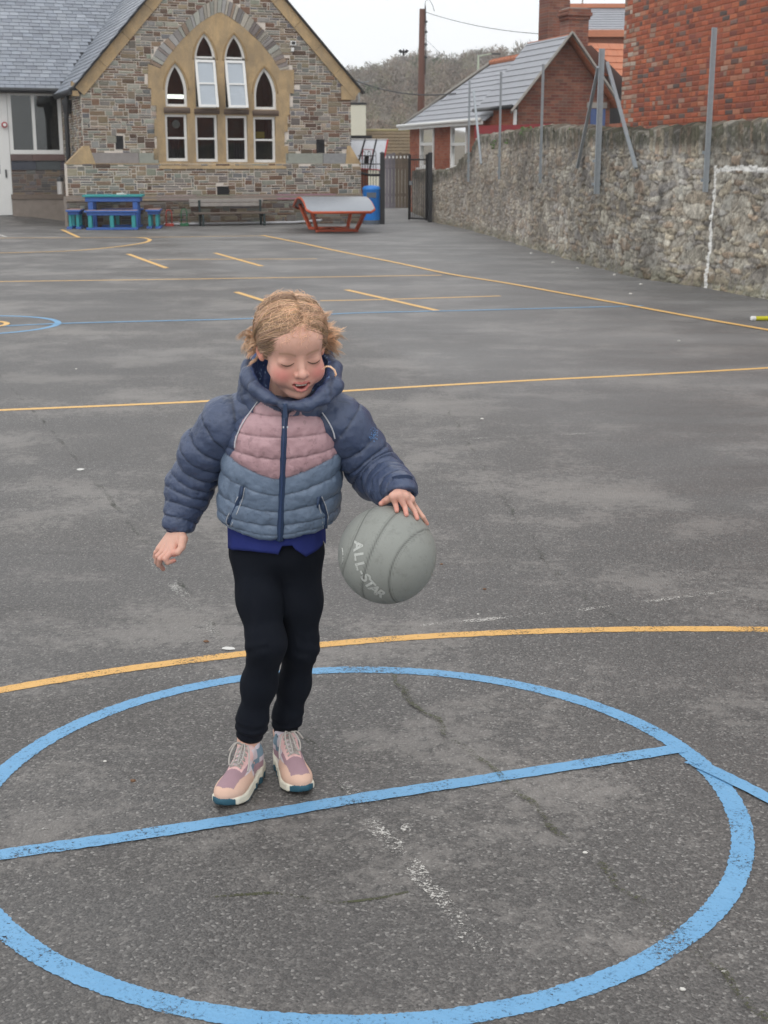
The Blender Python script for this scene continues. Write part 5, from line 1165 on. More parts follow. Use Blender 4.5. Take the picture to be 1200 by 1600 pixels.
wire(P(664, 60, 60.2), P(742, 104, 75), .3, .008, 'faint thin wire slanting down right from the telegraph pole')
wire(P(540, 119, 50), P(712, 146, 43), .25, .02, 'thick black cable sagging from the school eave past the pole to the low roof')
wire(P(596, 190, 60), P(632, 196, 56), .05, .008, 'thin pale wire low over the mossy roof')
p = P(745, 240, 110); M['pale_post'] = mottled('pale_green_post', (.42,.47,.36), .5, .1, 3, 0); root = empty('street_lamp', (p.x, 110, 0)); tag(root, 'pale green street lamp standing above the grey house roof', 'street lamp')
zt = P(745, 86, 110).z; MB().tube([(0, 0, 0), (0, 0, zt-1.3), (0, 0, zt)], [.12, .11, .06], 8).build('column', M['pale_post'], root); MB().tube([(0, 0, zt-.1), (1.0, 0, zt+.1)], .05, 6).build('arm', M['pale_post'], root); MB().box(1.0, 1.7, -.1, .1, zt+.02, zt+.14).build('lamp_head', M['black_metal'], root)
p = P(630.5, 82, 45); root = empty('flying_bird', p); tag(root, 'tiny dark bird in flight in the white sky left of the pole', 'bird')
MB().lathe([(0, -.09), (.03, -.06), (.042, 0), (.03, .06), (.012, .10), (0, .12)], n=8).build('body', M['black_metal'], root, smooth=True)
for s in (-1, 1): MB().add([(0, 0, .02), (s*.10, .02, .10), (s*.17, .03, .05), (s*.09, .03, -.03), (0, .012, .02), (s*.10, .032, .10), (s*.17, .042, .05), (s*.09, .042, -.03)], [(0,1,2,3),(7,6,5,4),(0,4,5,1),(1,5,6,2),(2,6,7,3),(3,7,4,0)]).build('wing', M['black_metal'], root)
# ================================================================== the wooded hill
prof_px = [(300,170),(430,158),(500,150),(540,146),(560,142),(600,130),(640,121),(660,117),(690,117),(705,123),(740,120),(770,112),(800,112),(850,106),(960,92),(1100,84),(1300,95)]
Yh = 330.0; hx = [P(px, y, Yh).x for px, y in prof_px]; hz_ = [P(px, y, Yh).z for px, y in prof_px]
def hill_z(x, y):
    top = np.interp(x*Yh/np.maximum(y, 60), hx, hz_); f = np.clip((y-62)/(Yh-62), 0, 1); g_ = f*f*(3-2*f)*.45+f*.55
    n = fbm(np.stack([x/28, y/28, x*0], -1).reshape(-1, 3), 3, 55).reshape(x.shape)
    z = -.8+(top+.8)*g_ + n*1.6*np.clip(f*4, 0, 1)*(f < .93)
    return np.where(y > Yh, top-(y-Yh)*.08, z)
gx_, gy_ = np.meshgrid(np.linspace(-130, 330, 150), np.concatenate([np.linspace(62, Yh, 80), np.linspace(Yh+10, 560, 10)]), indexing='ij')
gz_ = hill_z(gx_, gy_); ni, nj = gx_.shape; ii = np.arange(ni*nj).reshape(ni, nj)
f_ = np.stack([ii[:-1, :-1], ii[1:, :-1], ii[1:, 1:], ii[:-1, 1:]], -1).reshape(-1, 4)
gn = fbm(np.stack([gx_/30, gy_/30, gx_*0], -1).reshape(-1, 3), 3, 66).reshape(gx_.shape)
cf = np.where((gn > .15)[..., None], np.array((.20,.175,.11)), np.array((.17,.145,.11))); 
pxs = 600+F_PX*gx_/(gy_*.969+.37); grassy = ((gy_ > Yh-45) & (((pxs > 735) & (pxs < 800)) | (pxs < 560)))
cf = np.where(grassy[..., None], np.array((.14,.23,.06)), cf)
M['hill'] = mottled('hillside', (.1,.1,.1), .95, .3, .15, 0, attr=True)
tag(link('hill', np_mesh('hill', np.stack([gx_, gy_, gz_], -1).reshape(-1, 3), f_, col=cf.reshape(-1, 3)), M['hill']), kind='structure')
rg = np.random.RandomState(4); nT = 2300; tx_ = []; ty_ = []
while len(tx_) < nT:
    y = 75+(Yh-70)*rg.rand()**.8; px = 480+560*rg.rand(); x = (px-600)/F_PX*(y*.969)
    if y > Yh-40 and (738 < px < 795 or px < 555): continue
    tx_.append(x); ty_.append(y)
tx_ = np.array(tx_); ty_ = np.array(ty_); tz0 = hill_z(tx_, ty_); hT = rg.uniform(2.6, 4.6, nT)*np.clip(ty_/220, .45, 1); hT = np.where(ty_ > Yh-60, hT*.7, hT)
K = 230; V = []; Cc = []
ev = (rg.rand(nT) < .03); tone = rg.uniform(.75, 1.2, nT)
tcol = np.array([(.235,.20,.165), (.27,.235,.195), (.20,.17,.145), (.235,.18,.14), (.22,.20,.13)])[rg.randint(0, 5, nT)]*tone[:, None]
tcol[ev] = np.array((.11,.13,.07))*tone[ev][:, None]
dirv = rg.normal(size=(nT, K, 3)); dirv /= np.linalg.norm(dirv, axis=2, keepdims=True); rad = rg.rand(nT, K, 1)**.40
cen = np.stack([tx_, ty_, tz0+hT*.58], 1)[:, None, :]+dirv*rad*np.stack([hT*.38, hT*.38, hT*.48], 1)[:, None, :]
ax1 = dirv*np.array((1, 1, 1.3))+rg.normal(size=(nT, K, 3))*.5; ax1 /= np.linalg.norm(ax1, axis=2, keepdims=True); ax2 = np.cross(ax1, rg.normal(size=(nT, K, 3))); ax2 /= np.linalg.norm(ax2, axis=2, keepdims=True)
ln = (hT*.075)[:, None, None]*rg.uniform(.5, 1.3, (nT, K, 1)); wd_ = np.where(ev, .5, .22)[:, None, None]*ln
V = np.stack([cen-ax1*ln, cen+ax2*wd_, cen+ax1*ln, cen-ax2*wd_], 2).reshape(-1, 3)
Cc = np.repeat((tcol[:, None, :]*rg.uniform(.7, 1.3, (nT, K, 1))).reshape(-1, 3), 4, axis=0)
Fq = np.arange(len(V)).reshape(-1, 4); M['twigs'] = mottled('bare_twigs', (.1,.1,.1), .9, .15, .3, 0, attr=True)
tag(link('far_wood', np_mesh('far_wood', V, Fq, smooth=False, col=Cc), M['twigs']), 'bare brown winter wood covering the hillside', 'wood', kind='stuff')
# dark pines and a house on the skyline
M['pine'] = mottled('pine_needles', (.03,.045,.025), .9, .3, 1, 0)
for i, px in enumerate((792, 797, 803, 810)):
    p = P(px, 99, Yh-6); z0 = float(hill_z(np.array([p.x]), np.array([Yh-6.0]))[0]); root = empty('pine_tree', (p.x, Yh-6, z0)); tag(root, ['leftmost of the four small dark pines on the skyline', 'second from left of the four dark pines on the skyline', 'third from left of the four dark pines on the skyline', 'rightmost of the four small dark pines on the skyline, nearest the hilltop house'][i], 'tree', 'pines on the skyline')
    rr = random.Random(px); h = rr.uniform(2.2, 3.2); MB().tube([(0, 0, 0), (0, 0, h*.8)], [.14, .06], 6).build('trunk', M['pole'], root); mb = MB()
    for k in range(140):
        a = rr.uniform(0, 6.3); q = rr.random()**.5*h*.36; c = Vector((math.cos(a)*q, math.sin(a)*q, h*(.72+rr.uniform(-.2, .28)*(1-q/h)))); s = .28; d1 = Vector((rr.uniform(-1, 1), rr.uniform(-1, 1), rr.uniform(-.4, .4))).normalized()*s; d2 = d1.orthogonal().normalized()*s*.5; mb.add([c-d1, c+d2, c+d1, c-d2], [(0,1,2,3)])
    mb.build('crown', M['pine'], root)
p = P(823, 92, Yh-15); z0 = float(hill_z(np.array([p.x]), np.array([Yh-15.0]))[0]); root = empty('hilltop_house', (p.x, Yh-15, z0)); tag(root, 'small dark roofed house on the hilltop above the grey roof', 'house')
MB().box(-1.6, 1.8, -1, 1, -1, 1.0).build('wall', M['mortar'], root); MB().add([(-1.8,-1.2,1.0),(2,-1.2,1.0),(2,1.2,1.0),(-1.8,1.2,1.0),(-1.4,0,2.2),(1.6,0,2.2)], [(0,1,5,4),(2,3,4,5),(0,4,3),(1,2,5),(3,2,1,0)]).build('roof', M['slate_under'], root); MB().box(-1.5, -1.0, -.2, .2, 1.9, 2.7).build('chimney', M['mortar'], root)
# ================================================================== signed-distance modelling tools
def smin(a, b, k): h = np.clip(.5+.5*(b-a)/k, 0, 1); return b*(1-h)+a*h-k*h*(1-h)
def smax(a, b, k): return -smin(-a, -b, k)
def sph(p, c, r): return np.linalg.norm(p-np.array(c), axis=1)-r
def ell(p, c, r):
    q = p-np.array(c); r = np.array(r, float); k0 = np.linalg.norm(q/r, axis=1); k1 = np.linalg.norm(q/(r*r), axis=1)+1e-12; return k0*(k0-1)/k1
def cap(p, a, b, ra, rb=None):
    rb = ra if rb is None else rb; a = np.array(a, float); b = np.array(b, float); ab = b-a; t = np.clip((p-a)@ab/(ab@ab), 0, 1)
    return np.linalg.norm(p-a-t[:, None]*ab, axis=1)-(ra+(rb-ra)*t)
def chain(p, pts, rs, k):
    d = None
    for i in range(len(pts)-1):
        e = cap(p, pts[i], pts[i+1], rs[i], rs[i+1]); d = e if d is None else smin(d, e, k)
    return d
def surface(f, lo, hi, h, n=20):
    """surface nets of f < 0 over sparse blocks; returns vertices and quads"""
    lo = np.array(lo, float); hi = np.array(hi, float); dims = np.ceil((hi-lo)/h).astype(int)+2; nb = np.ceil(dims/n).astype(int)
    bi = np.stack(np.meshgrid(*[np.arange(k) for k in nb], indexing='ij'), -1).reshape(-1, 3); cen = lo+(bi*n+n/2)*h
    dc = f(cen); bi = bi[np.abs(dc) < h*n*.87*1.35+.004]
    S3 = np.array([dims[1]+8+n, dims[2]+8+n]); ids = []; pos = []; faces = []
    g1 = np.arange(-1, n+1); gg = np.stack(np.meshgrid(g1, g1, g1, indexing='ij'), -1)
    def gid(c): return ((c[..., 0]+2)*S3[0]+(c[..., 1]+2))*S3[1]+(c[..., 2]+2)
    m = n+1
    for b in bi:
        gi = gg+b*n; D = f((lo+gi*h).reshape(-1, 3)).reshape(n+2, n+2, n+2)
        if D.min() > 0 or D.max() < 0: continue
        sg = D < 0; acc = np.zeros((m, m, m, 3)); cnt = np.zeros((m, m, m))
        for ax in range(3):
            o1, o2 = [a for a in range(3) if a != ax]
            for u in (0, 1):
                for v in (0, 1):
                    s0 = [slice(0, m)]*3; s0[o1] = slice(u, u+m); s0[o2] = slice(v, v+m); s1 = list(s0); s1[ax] = slice(1, m+1)
                    a = D[tuple(s0)]; c = D[tuple(s1)]; cr = (a < 0) != (c < 0); t = np.where(cr, a/(a-c+1e-20), 0)
                    acc[..., ax] += np.where(cr, t, 0); acc[..., o1] += np.where(cr, u, 0); acc[..., o2] += np.where(cr, v, 0); cnt += cr
        act = cnt > 0; cidx = gi[:m, :m, :m]; ids.append(gid(cidx[act])); pos.append(lo+(cidx[act]+acc[act]/cnt[act][:, None])*h)
        for ax in range(3):
            o1, o2 = (ax+1) % 3, (ax+2) % 3
            s0 = [slice(1, m)]*3; s1 = list(s0); s1[ax] = slice(2, m+1); a = sg[tuple(s0)]; c = sg[tuple(s1)]; pts = gi[1:m, 1:m, 1:m]
            e1 = np.zeros(3, int); e1[o1] = 1; e2 = np.zeros(3, int); e2[o2] = 1
            for fl, msk in ((False, a & ~c), (True, ~a & c)):
                q = pts[msk]
                if not len(q): continue
                quad = np.stack([gid(q), gid(q-e1), gid(q-e1-e2), gid(q-e2)], 1); faces.append(quad[:, ::-1] if fl else quad)
    ids = np.concatenate(ids); pos = np.concatenate(pos); fa = np.concatenate(faces); uq, first = np.unique(ids, return_index=True); V = pos[first]
    k = np.searchsorted(uq, fa); ok = (k < len(uq)).all(1); k = np.minimum(k, len(uq)-1); ok &= (uq[k] == fa).all(1)
    return V, k[ok]
def vnormals(V, F):
    a = V[F[:, 2]]-V[F[:, 0]]; b = V[F[:, 3]]-V[F[:, 1]]; fn = np.cross(a, b); Nn = np.zeros_like(V)
    for i in range(4):
        for ax in range(3): Nn[:, ax] += np.bincount(F[:, i], fn[:, ax], len(V))
    return Nn/(np.linalg.norm(Nn, axis=1, keepdims=True)+1e-12)
def relax(V, F, it=1, w=.5):
    E = np.concatenate([F[:, [0, 1]], F[:, [1, 2]], F[:, [2, 3]], F[:, [3, 0]]]); E = np.concatenate([E, E[:, ::-1]])
    for _ in range(it):
        A = np.zeros_like(V); c = np.bincount(E[:, 0], minlength=len(V))[:, None]+1e-9
        for ax in range(3): A[:, ax] = np.bincount(E[:, 0], V[E[:, 1], ax], len(V))
        V = V*(1-w)+A/c*w
    return V
def sstep(a, b, x): t = np.clip((x-a)/(b-a), 0, 1); return t*t*(3-2*t)
def A3(v): return np.array([v.x, v.y, v.z])
# ================================================================== the girl
PO = Vector((-.27, 3.15, 0))
BCV = P(605, 867, 2.95); BR_ = .1105; BC = A3(BCV)
def PA(px, py, Y): return A3(P(px, py, Y))
def on_ball(px, py, off):
    d = A3(ray(px, py)); d = d/np.linalg.norm(d); o = np.array([0, 0, CAM_H])-BC; r = BR_+off; b = o@d; c = o@o-r*r; q = b*b-c
    t = -b-math.sqrt(q) if q > 0 else -b
    pt = o+d*t
    if q <= 0: pt = pt/np.linalg.norm(pt)*r
    return BC+pt
def plink(name, V, F, mat, col=None, parent=None, smooth=True):
    me = np_mesh(name, V-A3(PO), F, smooth=smooth, col=col); o = link(name, me, mat, parent)
    if parent is None: o.location = PO
    return o
# --- materials
def skin_mat():
    m, t, b = newmat('skin', (.6,.4,.3), .48, .35); a = N(t, 'ShaderNodeAttribute', attribute_name='Col'); co = coords(t)
    n1 = noise(t, co, 60, 4, .6); n2 = noise(t, co, 420, 3, .6); sc = N(t, 'ShaderNodeVectorMath', operation='SCALE'); t.links.new(a.outputs['Color'], sc.inputs[0])
    t.links.new(math_(t, 'MULTIPLY_ADD', n1, .2, .9), sc.inputs['Scale']); t.links.new(sc.outputs[0], b.inputs['Base Color'])
    b.inputs['Subsurface Weight'].default_value = .12; b.inputs['Subsurface Radius'].default_value = (1, .35, .2); b.inputs['Subsurface Scale'].default_value = .006
    bump(t, b, n2, .12, .001); return m
M['skin'] = skin_mat()
def cloth(name, rough=.55, var=.12, fine=900, bs=.2, spec=.4, droplets=False, bd=.0006):
    m, t, b = newmat(name, (.5,.5,.5), rough, spec); a = N(t, 'ShaderNodeAttribute', attribute_name='Col'); co = coords(t)
    n1 = noise(t, co, 25, 5, .6); n2 = noise(t, co, fine, 2, .5); sc = N(t, 'ShaderNodeVectorMath', operation='SCALE'); t.links.new(a.outputs['Color'], sc.inputs[0])
    t.links.new(math_(t, 'MULTIPLY_ADD', n1, 2*var, 1-var), sc.inputs['Scale']); col = sc.outputs[0]
    if droplets:      # darker rain spots soaked into the nylon
        dn = noise(t, co, 62, 3, .55); dm = ramp(t, dn, [(.61, 0.0), (.66, 1.0)]); dk = N(t, 'ShaderNodeVectorMath', operation='SCALE'); t.links.new(col, dk.inputs[0]); dk.inputs['Scale'].default_value = .80
        col = mixc(t, dm, col, dk.outputs[0])
    t.links.new(col, b.inputs['Base Color']); wr = noise(t, co, 75, 5, .6)
    bump(t, b, math_(t, 'ADD', math_(t, 'MULTIPLY', wr, 1.4), math_(t, 'MULTIPLY', n2, .35)), bs, bd*4); return m
M['nylon'] = cloth('quilted_nylon', .38, .12, 700, .8, .5, True); M['jersey'] = cloth('jersey_cloth', .9, .12, 1100, .3, .15)
M['shoe'] = cloth('shoe_mesh', .75, .10, 500, .25, .3)
NAVY = np.array((.058,.080,.145)); PINK = np.array((.47,.29,.31)); BLUEG = np.array((.145,.195,.275)); ROYAL = np.array((.024,.034,.16)); PIPE = np.array((.5,.5,.52))
# --- head frame
yaw, pit, rol = R(18), R(17), R(-3.5)
RH = np.array(Matrix.Rotation(yaw, 3, 'Z') @ Matrix.Rotation(pit, 3, 'X') @ Matrix.Rotation(rol, 3, 'Y'))
HO = PA(470.5, 564.5, 2.985)-RH@np.array((0, -.077, 0))
def toH(p): return (p-HO)@RH*1000.0            # world -> head-local millimetres
def fromH(q): return np.asarray(q, float)/1000.0@RH.T+HO
LIPU = [(0, -85.2, -50.8), (7, -84.6, -49.8), (15, -79.5, -49.0), (24, -70.5, -48.5)]; LIPL = [(0, -82.6, -69), (8, -81.2, -67.5), (17, -75.5, -60), (24, -70.5, -49.5)]
def head_sdf(p):
    q = toH(p); ax = q.copy(); ax[:, 0] = np.abs(ax[:, 0])     # the face is symmetric
    d = ell(q, (0, 16, 30), (70, 88, 76)); d = smin(d, ell(q, (0, -22, -26), (57, 58, 66)), 24)
    d = smin(d, sph(ax, (33, -46, -40), 28.5), 16); d = smin(d, sph(q, (0, -62, -84), 15), 16)
    d = smin(d, cap(ax, (45, 2, -50), (16, -50, -84), 13), 16); d = smin(d, ell(q, (0, -38, 36), (56, 42, 38)), 18)
    d = smax(d, -ell(ax, (29, -97, 0), (19, 14.5, 10)), 17)
    d = smin(d, ell(ax, (29.5, -61.8, -5.5), (17, 12.4, 9.5)), 9)
    d = smin(d, cap(q, (0, -73, 4), (0, -88, -24), 5.5, 8), 9); d = smin(d, sph(q, (0, -91.5, -27), 9.6), 5); d = smin(d, sph(ax, (11, -84, -30.5), 6.2), 4)
    d = smax(d, -sph(ax, (4.6, -91.5, -36.5), 2.6), 2)
    d = smin(d, ell(q, (0, -66, -54), (29, 17, 21)), 10)
    zc = q.copy(); zc[:, 2] = q[:, 2]-.010*q[:, 0]**2                  # smile: the corners rise
    d = smax(d, -ell(zc, (0, -84, -59.5), (20.5, 15, 8.2)), 2.5)
    up = LIPU; lw = LIPL
    d = smin(d, chain(ax, up, [2.5, 2.9, 2.4, 1.5], 1.5), 2.4); d = smin(d, chain(ax, lw, [3.9, 3.7, 2.9, 1.5], 1.5), 2.6)
    e = ax-np.array((69, 12, -8)); ca, sa = math.cos(R(24)), math.sin(R(24)); er = np.stack([e[:, 0]*ca-e[:, 1]*sa, e[:, 0]*sa+e[:, 1]*ca, e[:, 2]], 1)
    ear = ell(er, (3, 0, 0), (5.5, 14.5, 21)); ear = smax(ear, -ell(er, (9.5, -2, 2), (6, 9.5, 14)), 2.5); ear = smin(ear, ell(er, (3, -6, -15), (4.5, 7, 7)), 4)
    d = smin(d, ear, 4)
    return d/1000.0
NECK0, NECK1 = fromH((0, 22, -52)), PA(448, 640, 3.15)
# hands
rw = PA(277, 824, 3.165)
RK = [PA(270, 861, 3.112), PA(262.5, 863, 3.118), PA(255.5, 861, 3.134), PA(250, 857, 3.152)]
RFG = [[RK[0], PA(258, 873, 3.090), PA(262, 879, 3.092), PA(272, 876, 3.105)], [RK[1], PA(250.5, 873, 3.10), PA(249, 882, 3.112), PA(255, 889, 3.128)],
       [RK[2], PA(246, 869, 3.125), PA(244.5, 878, 3.14), PA(248, 884, 3.155)], [RK[3], PA(243.5, 863, 3.152), PA(242, 870, 3.165), PA(245, 875, 3.178)]]
RTH = [PA(286, 842, 3.13), PA(284, 855, 3.108), PA(278, 863, 3.10), PA(273, 866, 3.108)]
lw_ = PA(627, 768, 2.985)
LTIP = [on_ball(620, 798, .0035), on_ball(635, 804, .0035), on_ball(652, 810, .0035), on_ball(668, 818, .003)]
LMID = [on_ball(618.5, 789, .010), on_ball(632.5, 792, .011), on_ball(647.5, 798, .010), on_ball(661, 808, .007)]
LKN = [on_ball(615.5, 781, .021), on_ball(626.5, 781, .024), on_ball(638, 784, .022), on_ball(648, 790, .016)]
LK = [on_ball(614, 777.5, .030)+np.array((0, .012, 0)), on_ball(624, 776, .034)+np.array((0, .012, 0)), on_ball(634, 778, .032)+np.array((0, .012, 0)), on_ball(642, 782, .026)+np.array((0, .010, 0))]
LFG = [[LK[i], LKN[i], LMID[i], LTIP[i]] for i in range(4)]
LTH = [PA(616, 773, 2.985), on_ball(608, 779, .016), on_ball(601, 783, .009), on_ball(595.5, 787, .006)]
def hand_sdf(p, wr, K, FG, TH, s=1.0):
    d = None
    for i in range(4):
        e = cap(p, wr, K[i], .0135*s, .0098*s); d = e if d is None else smin(d, e, .006)
    r = [(.0078, .0068, .0060, .0052), (.0080, .0070, .0062, .0053), (.0076, .0066, .0059, .0050), (.0068, .0058, .0052, .0045)]
    fd = None
    for i in range(4):
        e = chain(p, FG[i], [k*s for k in r[i]], .0012); fd = e if fd is None else np.minimum(fd, e)
    d = smin(d, fd, .0045); d = smin(d, chain(p, [wr*.45+TH[0]*.55]+TH, [.013*s, .0115*s, .0086*s, .0074*s, .006*s], .003), .006)
    return d
# joints
SHR, ELR = PA(352, 655, 3.13), PA(300, 745, 3.195); SHL, ELL = PA(540, 652, 3.12), PA(587, 744, 3.19)
PEL = PA(433, 852, 3.16); CHE = PA(446, 690, 3.13)
HIPR, KNR, ANR = PA(398, 868, 3.165), PA(416, 1004, 3.10), PA(389, 1152, 3.165); HIPL, KNL, ANL = PA(466, 868, 3.165), PA(470, 1010, 3.185), PA(444, 1143, 3.265)
TOR_, TOL_ = A3(G(362, 1246)), A3(G(468, 1226))
fR, fL = TOR_-ANR, TOL_-ANL
def bb(pts, r): pts = np.array(pts); c = (pts.max(0)+pts.min(0))/2; return c, np.linalg.norm(pts-c, axis=1).max()+r
LIMB = [([SHR+np.array((.02, 0, -.01)), ELR, rw], [.030, .026, .0185]), ([SHL+np.array((-.02, 0, -.01)), ELL, lw_], [.030, .026, .0185]), ([HIPR, KNR, ANR], [.05, .034, .024]), ([HIPL, KNL, ANL], [.05, .034, .024]),
        ([ANR, ANR+np.array((fR[0]*.3, fR[1]*.3, -.055)), TOR_+np.array((0, 0, .028))], [.024, .024, .014]), ([ANL, ANL+np.array((fL[0]*.3, fL[1]*.3, -.05)), TOL_+np.array((0, 0, .028))], [.024, .024, .014])]
def torso_core(p): 
    d = cap(p, PEL, CHE+np.array((0, .01, -.02)), .066, .062); d = smin(d, cap(p, SHR+np.array((.02, 0, -.01)), SHL+np.array((-.02, 0, -.01)), .03), .03); return smin(d, cap(p, HIPR, HIPL, .056), .03)
GR = [(*bb([fromH((0, 0, 10))], .13), head_sdf, .012), (*bb([NECK0, NECK1], .06), lambda p: cap(p, NECK0, NECK1, .041, .047), .02), (*bb([PEL, CHE, SHR, SHL], .09), torso_core, .03)]
for pts, rs in LIMB: GR.append((*bb(pts, .06), (lambda a, b: (lambda p: chain(p, a, b, .012)))(pts, rs), .02))
GR.append((*bb([rw]+RK+[f[-1] for f in RFG], .03), lambda p: hand_sdf(p, rw, RK, RFG, RTH), .008)); GR.append((*bb([lw_]+LK+[f[-1] for f in LFG], .03), lambda p: hand_sdf(p, lw_, LK, LFG, LTH), .008))
def body_sdf(p):
    c0 = p.mean(0); rad = np.linalg.norm(p-c0, axis=1).max() if len(p) > 1 else 0
    if rad > .1:
        d = None
        for c, r, f, k in GR: e = f(p); d = e if d is None else smin(d, e, k)
        return d
    d = None; far = 9.0
    for c, r, f, k in GR:
        g_ = np.linalg.norm(c-c0)-r-rad
        if g_ > .03: far = min(far, g_); continue
        e = f(p); d = e if d is None else smin(d, e, k)
    return np.full(len(p), far) if d is None else d
Vb, Fb = surface(body_sdf, (-.72, 2.85, .0), (.25, 3.42, 1.26), .0020)
def gauss(q, c, s): return np.exp(-(((q-np.array(c))/np.array(s))**2).sum(1))
def skin_col(V):
    q = toH(V); ax = q.copy(); ax[:, 0] = np.abs(ax[:, 0]); c = np.tile(np.array((.66,.395,.305)), (len(V), 1))
    def mixin(w, col): nonlocal c; w = np.clip(w, 0, 1)[:, None]; c = c*(1-w)+np.array(col)*w
    hd = np.linalg.norm(q, axis=1) < 135
    mixin(gauss(q, (0, -60, 0), (90, 60, 95))*.22*hd, (.62,.30,.24)); mixin(gauss(ax, (38, -58, -34), (25, 34, 20))*.92*hd, (.62,.20,.18)); mixin(gauss(ax, (0, -95, -28), (13, 16, 11))*.40*hd, (.66,.30,.25)); mixin(gauss(q, (0, -60, -84), (20, 30, 12))*.25*hd, (.62,.27,.22))
    mixin(gauss(ax, (74, 8, -10), (9, 20, 24))*.75*hd*(ax[:, 0] > 60), (.60,.19,.13))
    mixin(gauss(ax, (29, -76, 0), (20, 16, 11))*.72*hd, (.47,.255,.20)); mixin(gauss(ax, (29, -76, 4), (16, 14, 2.2))*.4*hd, (.34,.17,.13))  # pinker lids, with brow shade and the lid crease darkened into the colour
    by = 19-((ax[:, 0]-30)/17)**2*4.5; mixin(np.exp(-((q[:, 2]-by)/2.9)**2)*(ax[:, 0] > 12)*(ax[:, 0] < 46)*(q[:, 1] < -45)*.55*hd, (.36,.21,.12))
    zc = q[:, 2]-.010*q[:, 0]**2
    up = chain(ax, LIPU, [2.6, 2.9, 2.4, 1.5], 1.5); lo = chain(ax, LIPL, [3.9, 3.7, 2.9, 1.5], 1.5)
    lip = np.minimum(up, lo); mixin(sstep(1.3, -.1, lip)*.9*hd, (.53,.17,.155))
    ins = ell(np.stack([q[:, 0], q[:, 1], zc], 1), (0, -81, -59.5), (20.5, 15, 8.4)); mixin(sstep(1.2, -.4, ins)*(lip > 1.0)*hd*(q[:, 1] > -83), (.22,.035,.035))
    for K, FG, TH in ((RK, RFG, RTH), (LK, LFG, LTH)):
        for f in FG: mixin(np.exp(-(np.linalg.norm(V-f[-1], axis=1)/.014)**2)*.55, (.64,.22,.18)); mixin(np.exp(-(np.linalg.norm(V-f[1], axis=1)/.009)**2)*.3, (.62,.25,.20))
        mixin(np.exp(-(np.linalg.norm(V-TH[-1], axis=1)/.014)**2)*.5, (.64,.22,.18)); mixin(np.exp(-(np.linalg.norm(V-K[1], axis=1)/.04)**2)*.22, (.64,.28,.23))
    return c
person = plink('person', Vb, Fb, M['skin'], skin_col(Vb)); tag(person, 'girl in navy and pink quilted jacket and dark leggings bouncing a grey ball', 'person')
# teeth, lashes
mb = MB(); mb.col = (.75,.71,.62)
for x in (-9.2, -3.2, 3.2, 9.2):
    w_ = 2.95 if abs(x) < 5 else 2.75; y0 = -79.0+abs(x)*.12; q = [fromH(v)-A3(PO) for v in ((x-w_, y0, -59.5), (x+w_, y0, -59.5), (x+w_, y0+4, -59.5), (x-w_, y0+4, -59.5), (x-w_*1.05, y0-.8, -50.5), (x+w_*1.05, y0-.8, -50.5), (x+w_, y0+4, -50.5), (x-w_, y0+4, -50.5))]; mb.hexa(q)
M['enamel'] = mottled('tooth_enamel', (.72,.68,.60), .25, .05, 50, 0); bevel(mb.build('teeth', M['enamel'], person), .0008, 2)
M['lash'] = mottled('eyelash_brown', (.10,.055,.035), .8, .1, 50, 0)
for s in (-1, 1):
    pts = []
    for t in np.linspace(-1, 1, 9):
        x = s*(29.5+t*14.5); z = -9.2+5.2*t*t-(1.2*t); c = np.array((x, -100.0, z))     # walk in to the lid surface
        lo_, hi_ = 0.0, 45.0
        for _ in range(24):
            md = (lo_+hi_)/2
            if head_sdf(fromH(c+np.array((0, md, 0)))[None])[0] > 0: lo_ = md
            else: hi_ = md
        pts.append(fromH(c+np.array((0, lo_-.3, 0)))-A3(PO))
    MB().tube(pts, [.0005, .0010, .0013, .0015, .0015, .0015, .0013, .0010, .0005], 6).build('eyelashes', M['lash'], person, smooth=True)
# ------------------------------------------------------------------ hair
HC, HR_ = np.array((0, 18, 31.)), np.array((73.5, 91, 79.5))
def hair_front(q):      # >0 inside the hair region
    xa = np.abs(q[..., 0]); return q[..., 1]+31+.90*q[..., 2]-np.clip(q[..., 2]-30, 0, 99)*.04+.10*np.clip(xa-25, 0, 60)-np.where(q[..., 2] < 0, .30*q[..., 2], 0)
def cap_sdf(p):
    q = toH(p); s = q[:, 0]; n_ = 1.4*np.sin(q[:, 1]*.16+s*.05)*np.sin(s*.11)
    d = ell(q, HC, HR_+1.5)-n_; d = smin(d, ell(q, (0, 60, -28), (52, 36, 42)), 20)
    d = smax(d, -(hair_front(q)-7)*.7, 7); d = smax(d, -(q[:, 2]+62)*1.0, 6); return d/1000.0
HAIRC = np.array((.58,.375,.235))
Vh, Fh = surface(cap_sdf, HO-.17, HO+.17, .0026); qh = toH(Vh)
st_ = fbm(np.stack([qh[:, 0]*.02, np.arctan2(qh[:, 2]-20, qh[:, 1])*9, qh[:, 1]*.01], 1), 3, 3); hc = HAIRC*(.92+.28*st_[:, None]); part = np.exp(-((qh[:, 0]-6-.05*qh[:, 1])/3.0)**2)*(qh[:, 2] > 55); hc = hc*(1-.45*part[:, None])+np.array((.55,.36,.27))*.45*part[:, None]
def hair_mat():
    m, t, b = newmat('hair', (.3,.2,.1), .42, .45); a = N(t, 'ShaderNodeAttribute', attribute_name='Col'); t.links.new(a.outputs['Color'], b.inputs['Base Color']); return m
M['hair'] = hair_mat(); hair = plink('hair', Vh, Fh, M['hair'], hc, person)
rg = np.random.RandomState(7)
def ell_project(q, off): v = (q-HC)/HR_; v = v/np.linalg.norm(v, axis=-1, keepdims=True); return HC+v*(HR_+off)
SV, SC_, SR_ = [], [], []
def add_strand(pts, r, col): SV.append(pts); SR_.append(r); SC_.append(col)
nS = 0
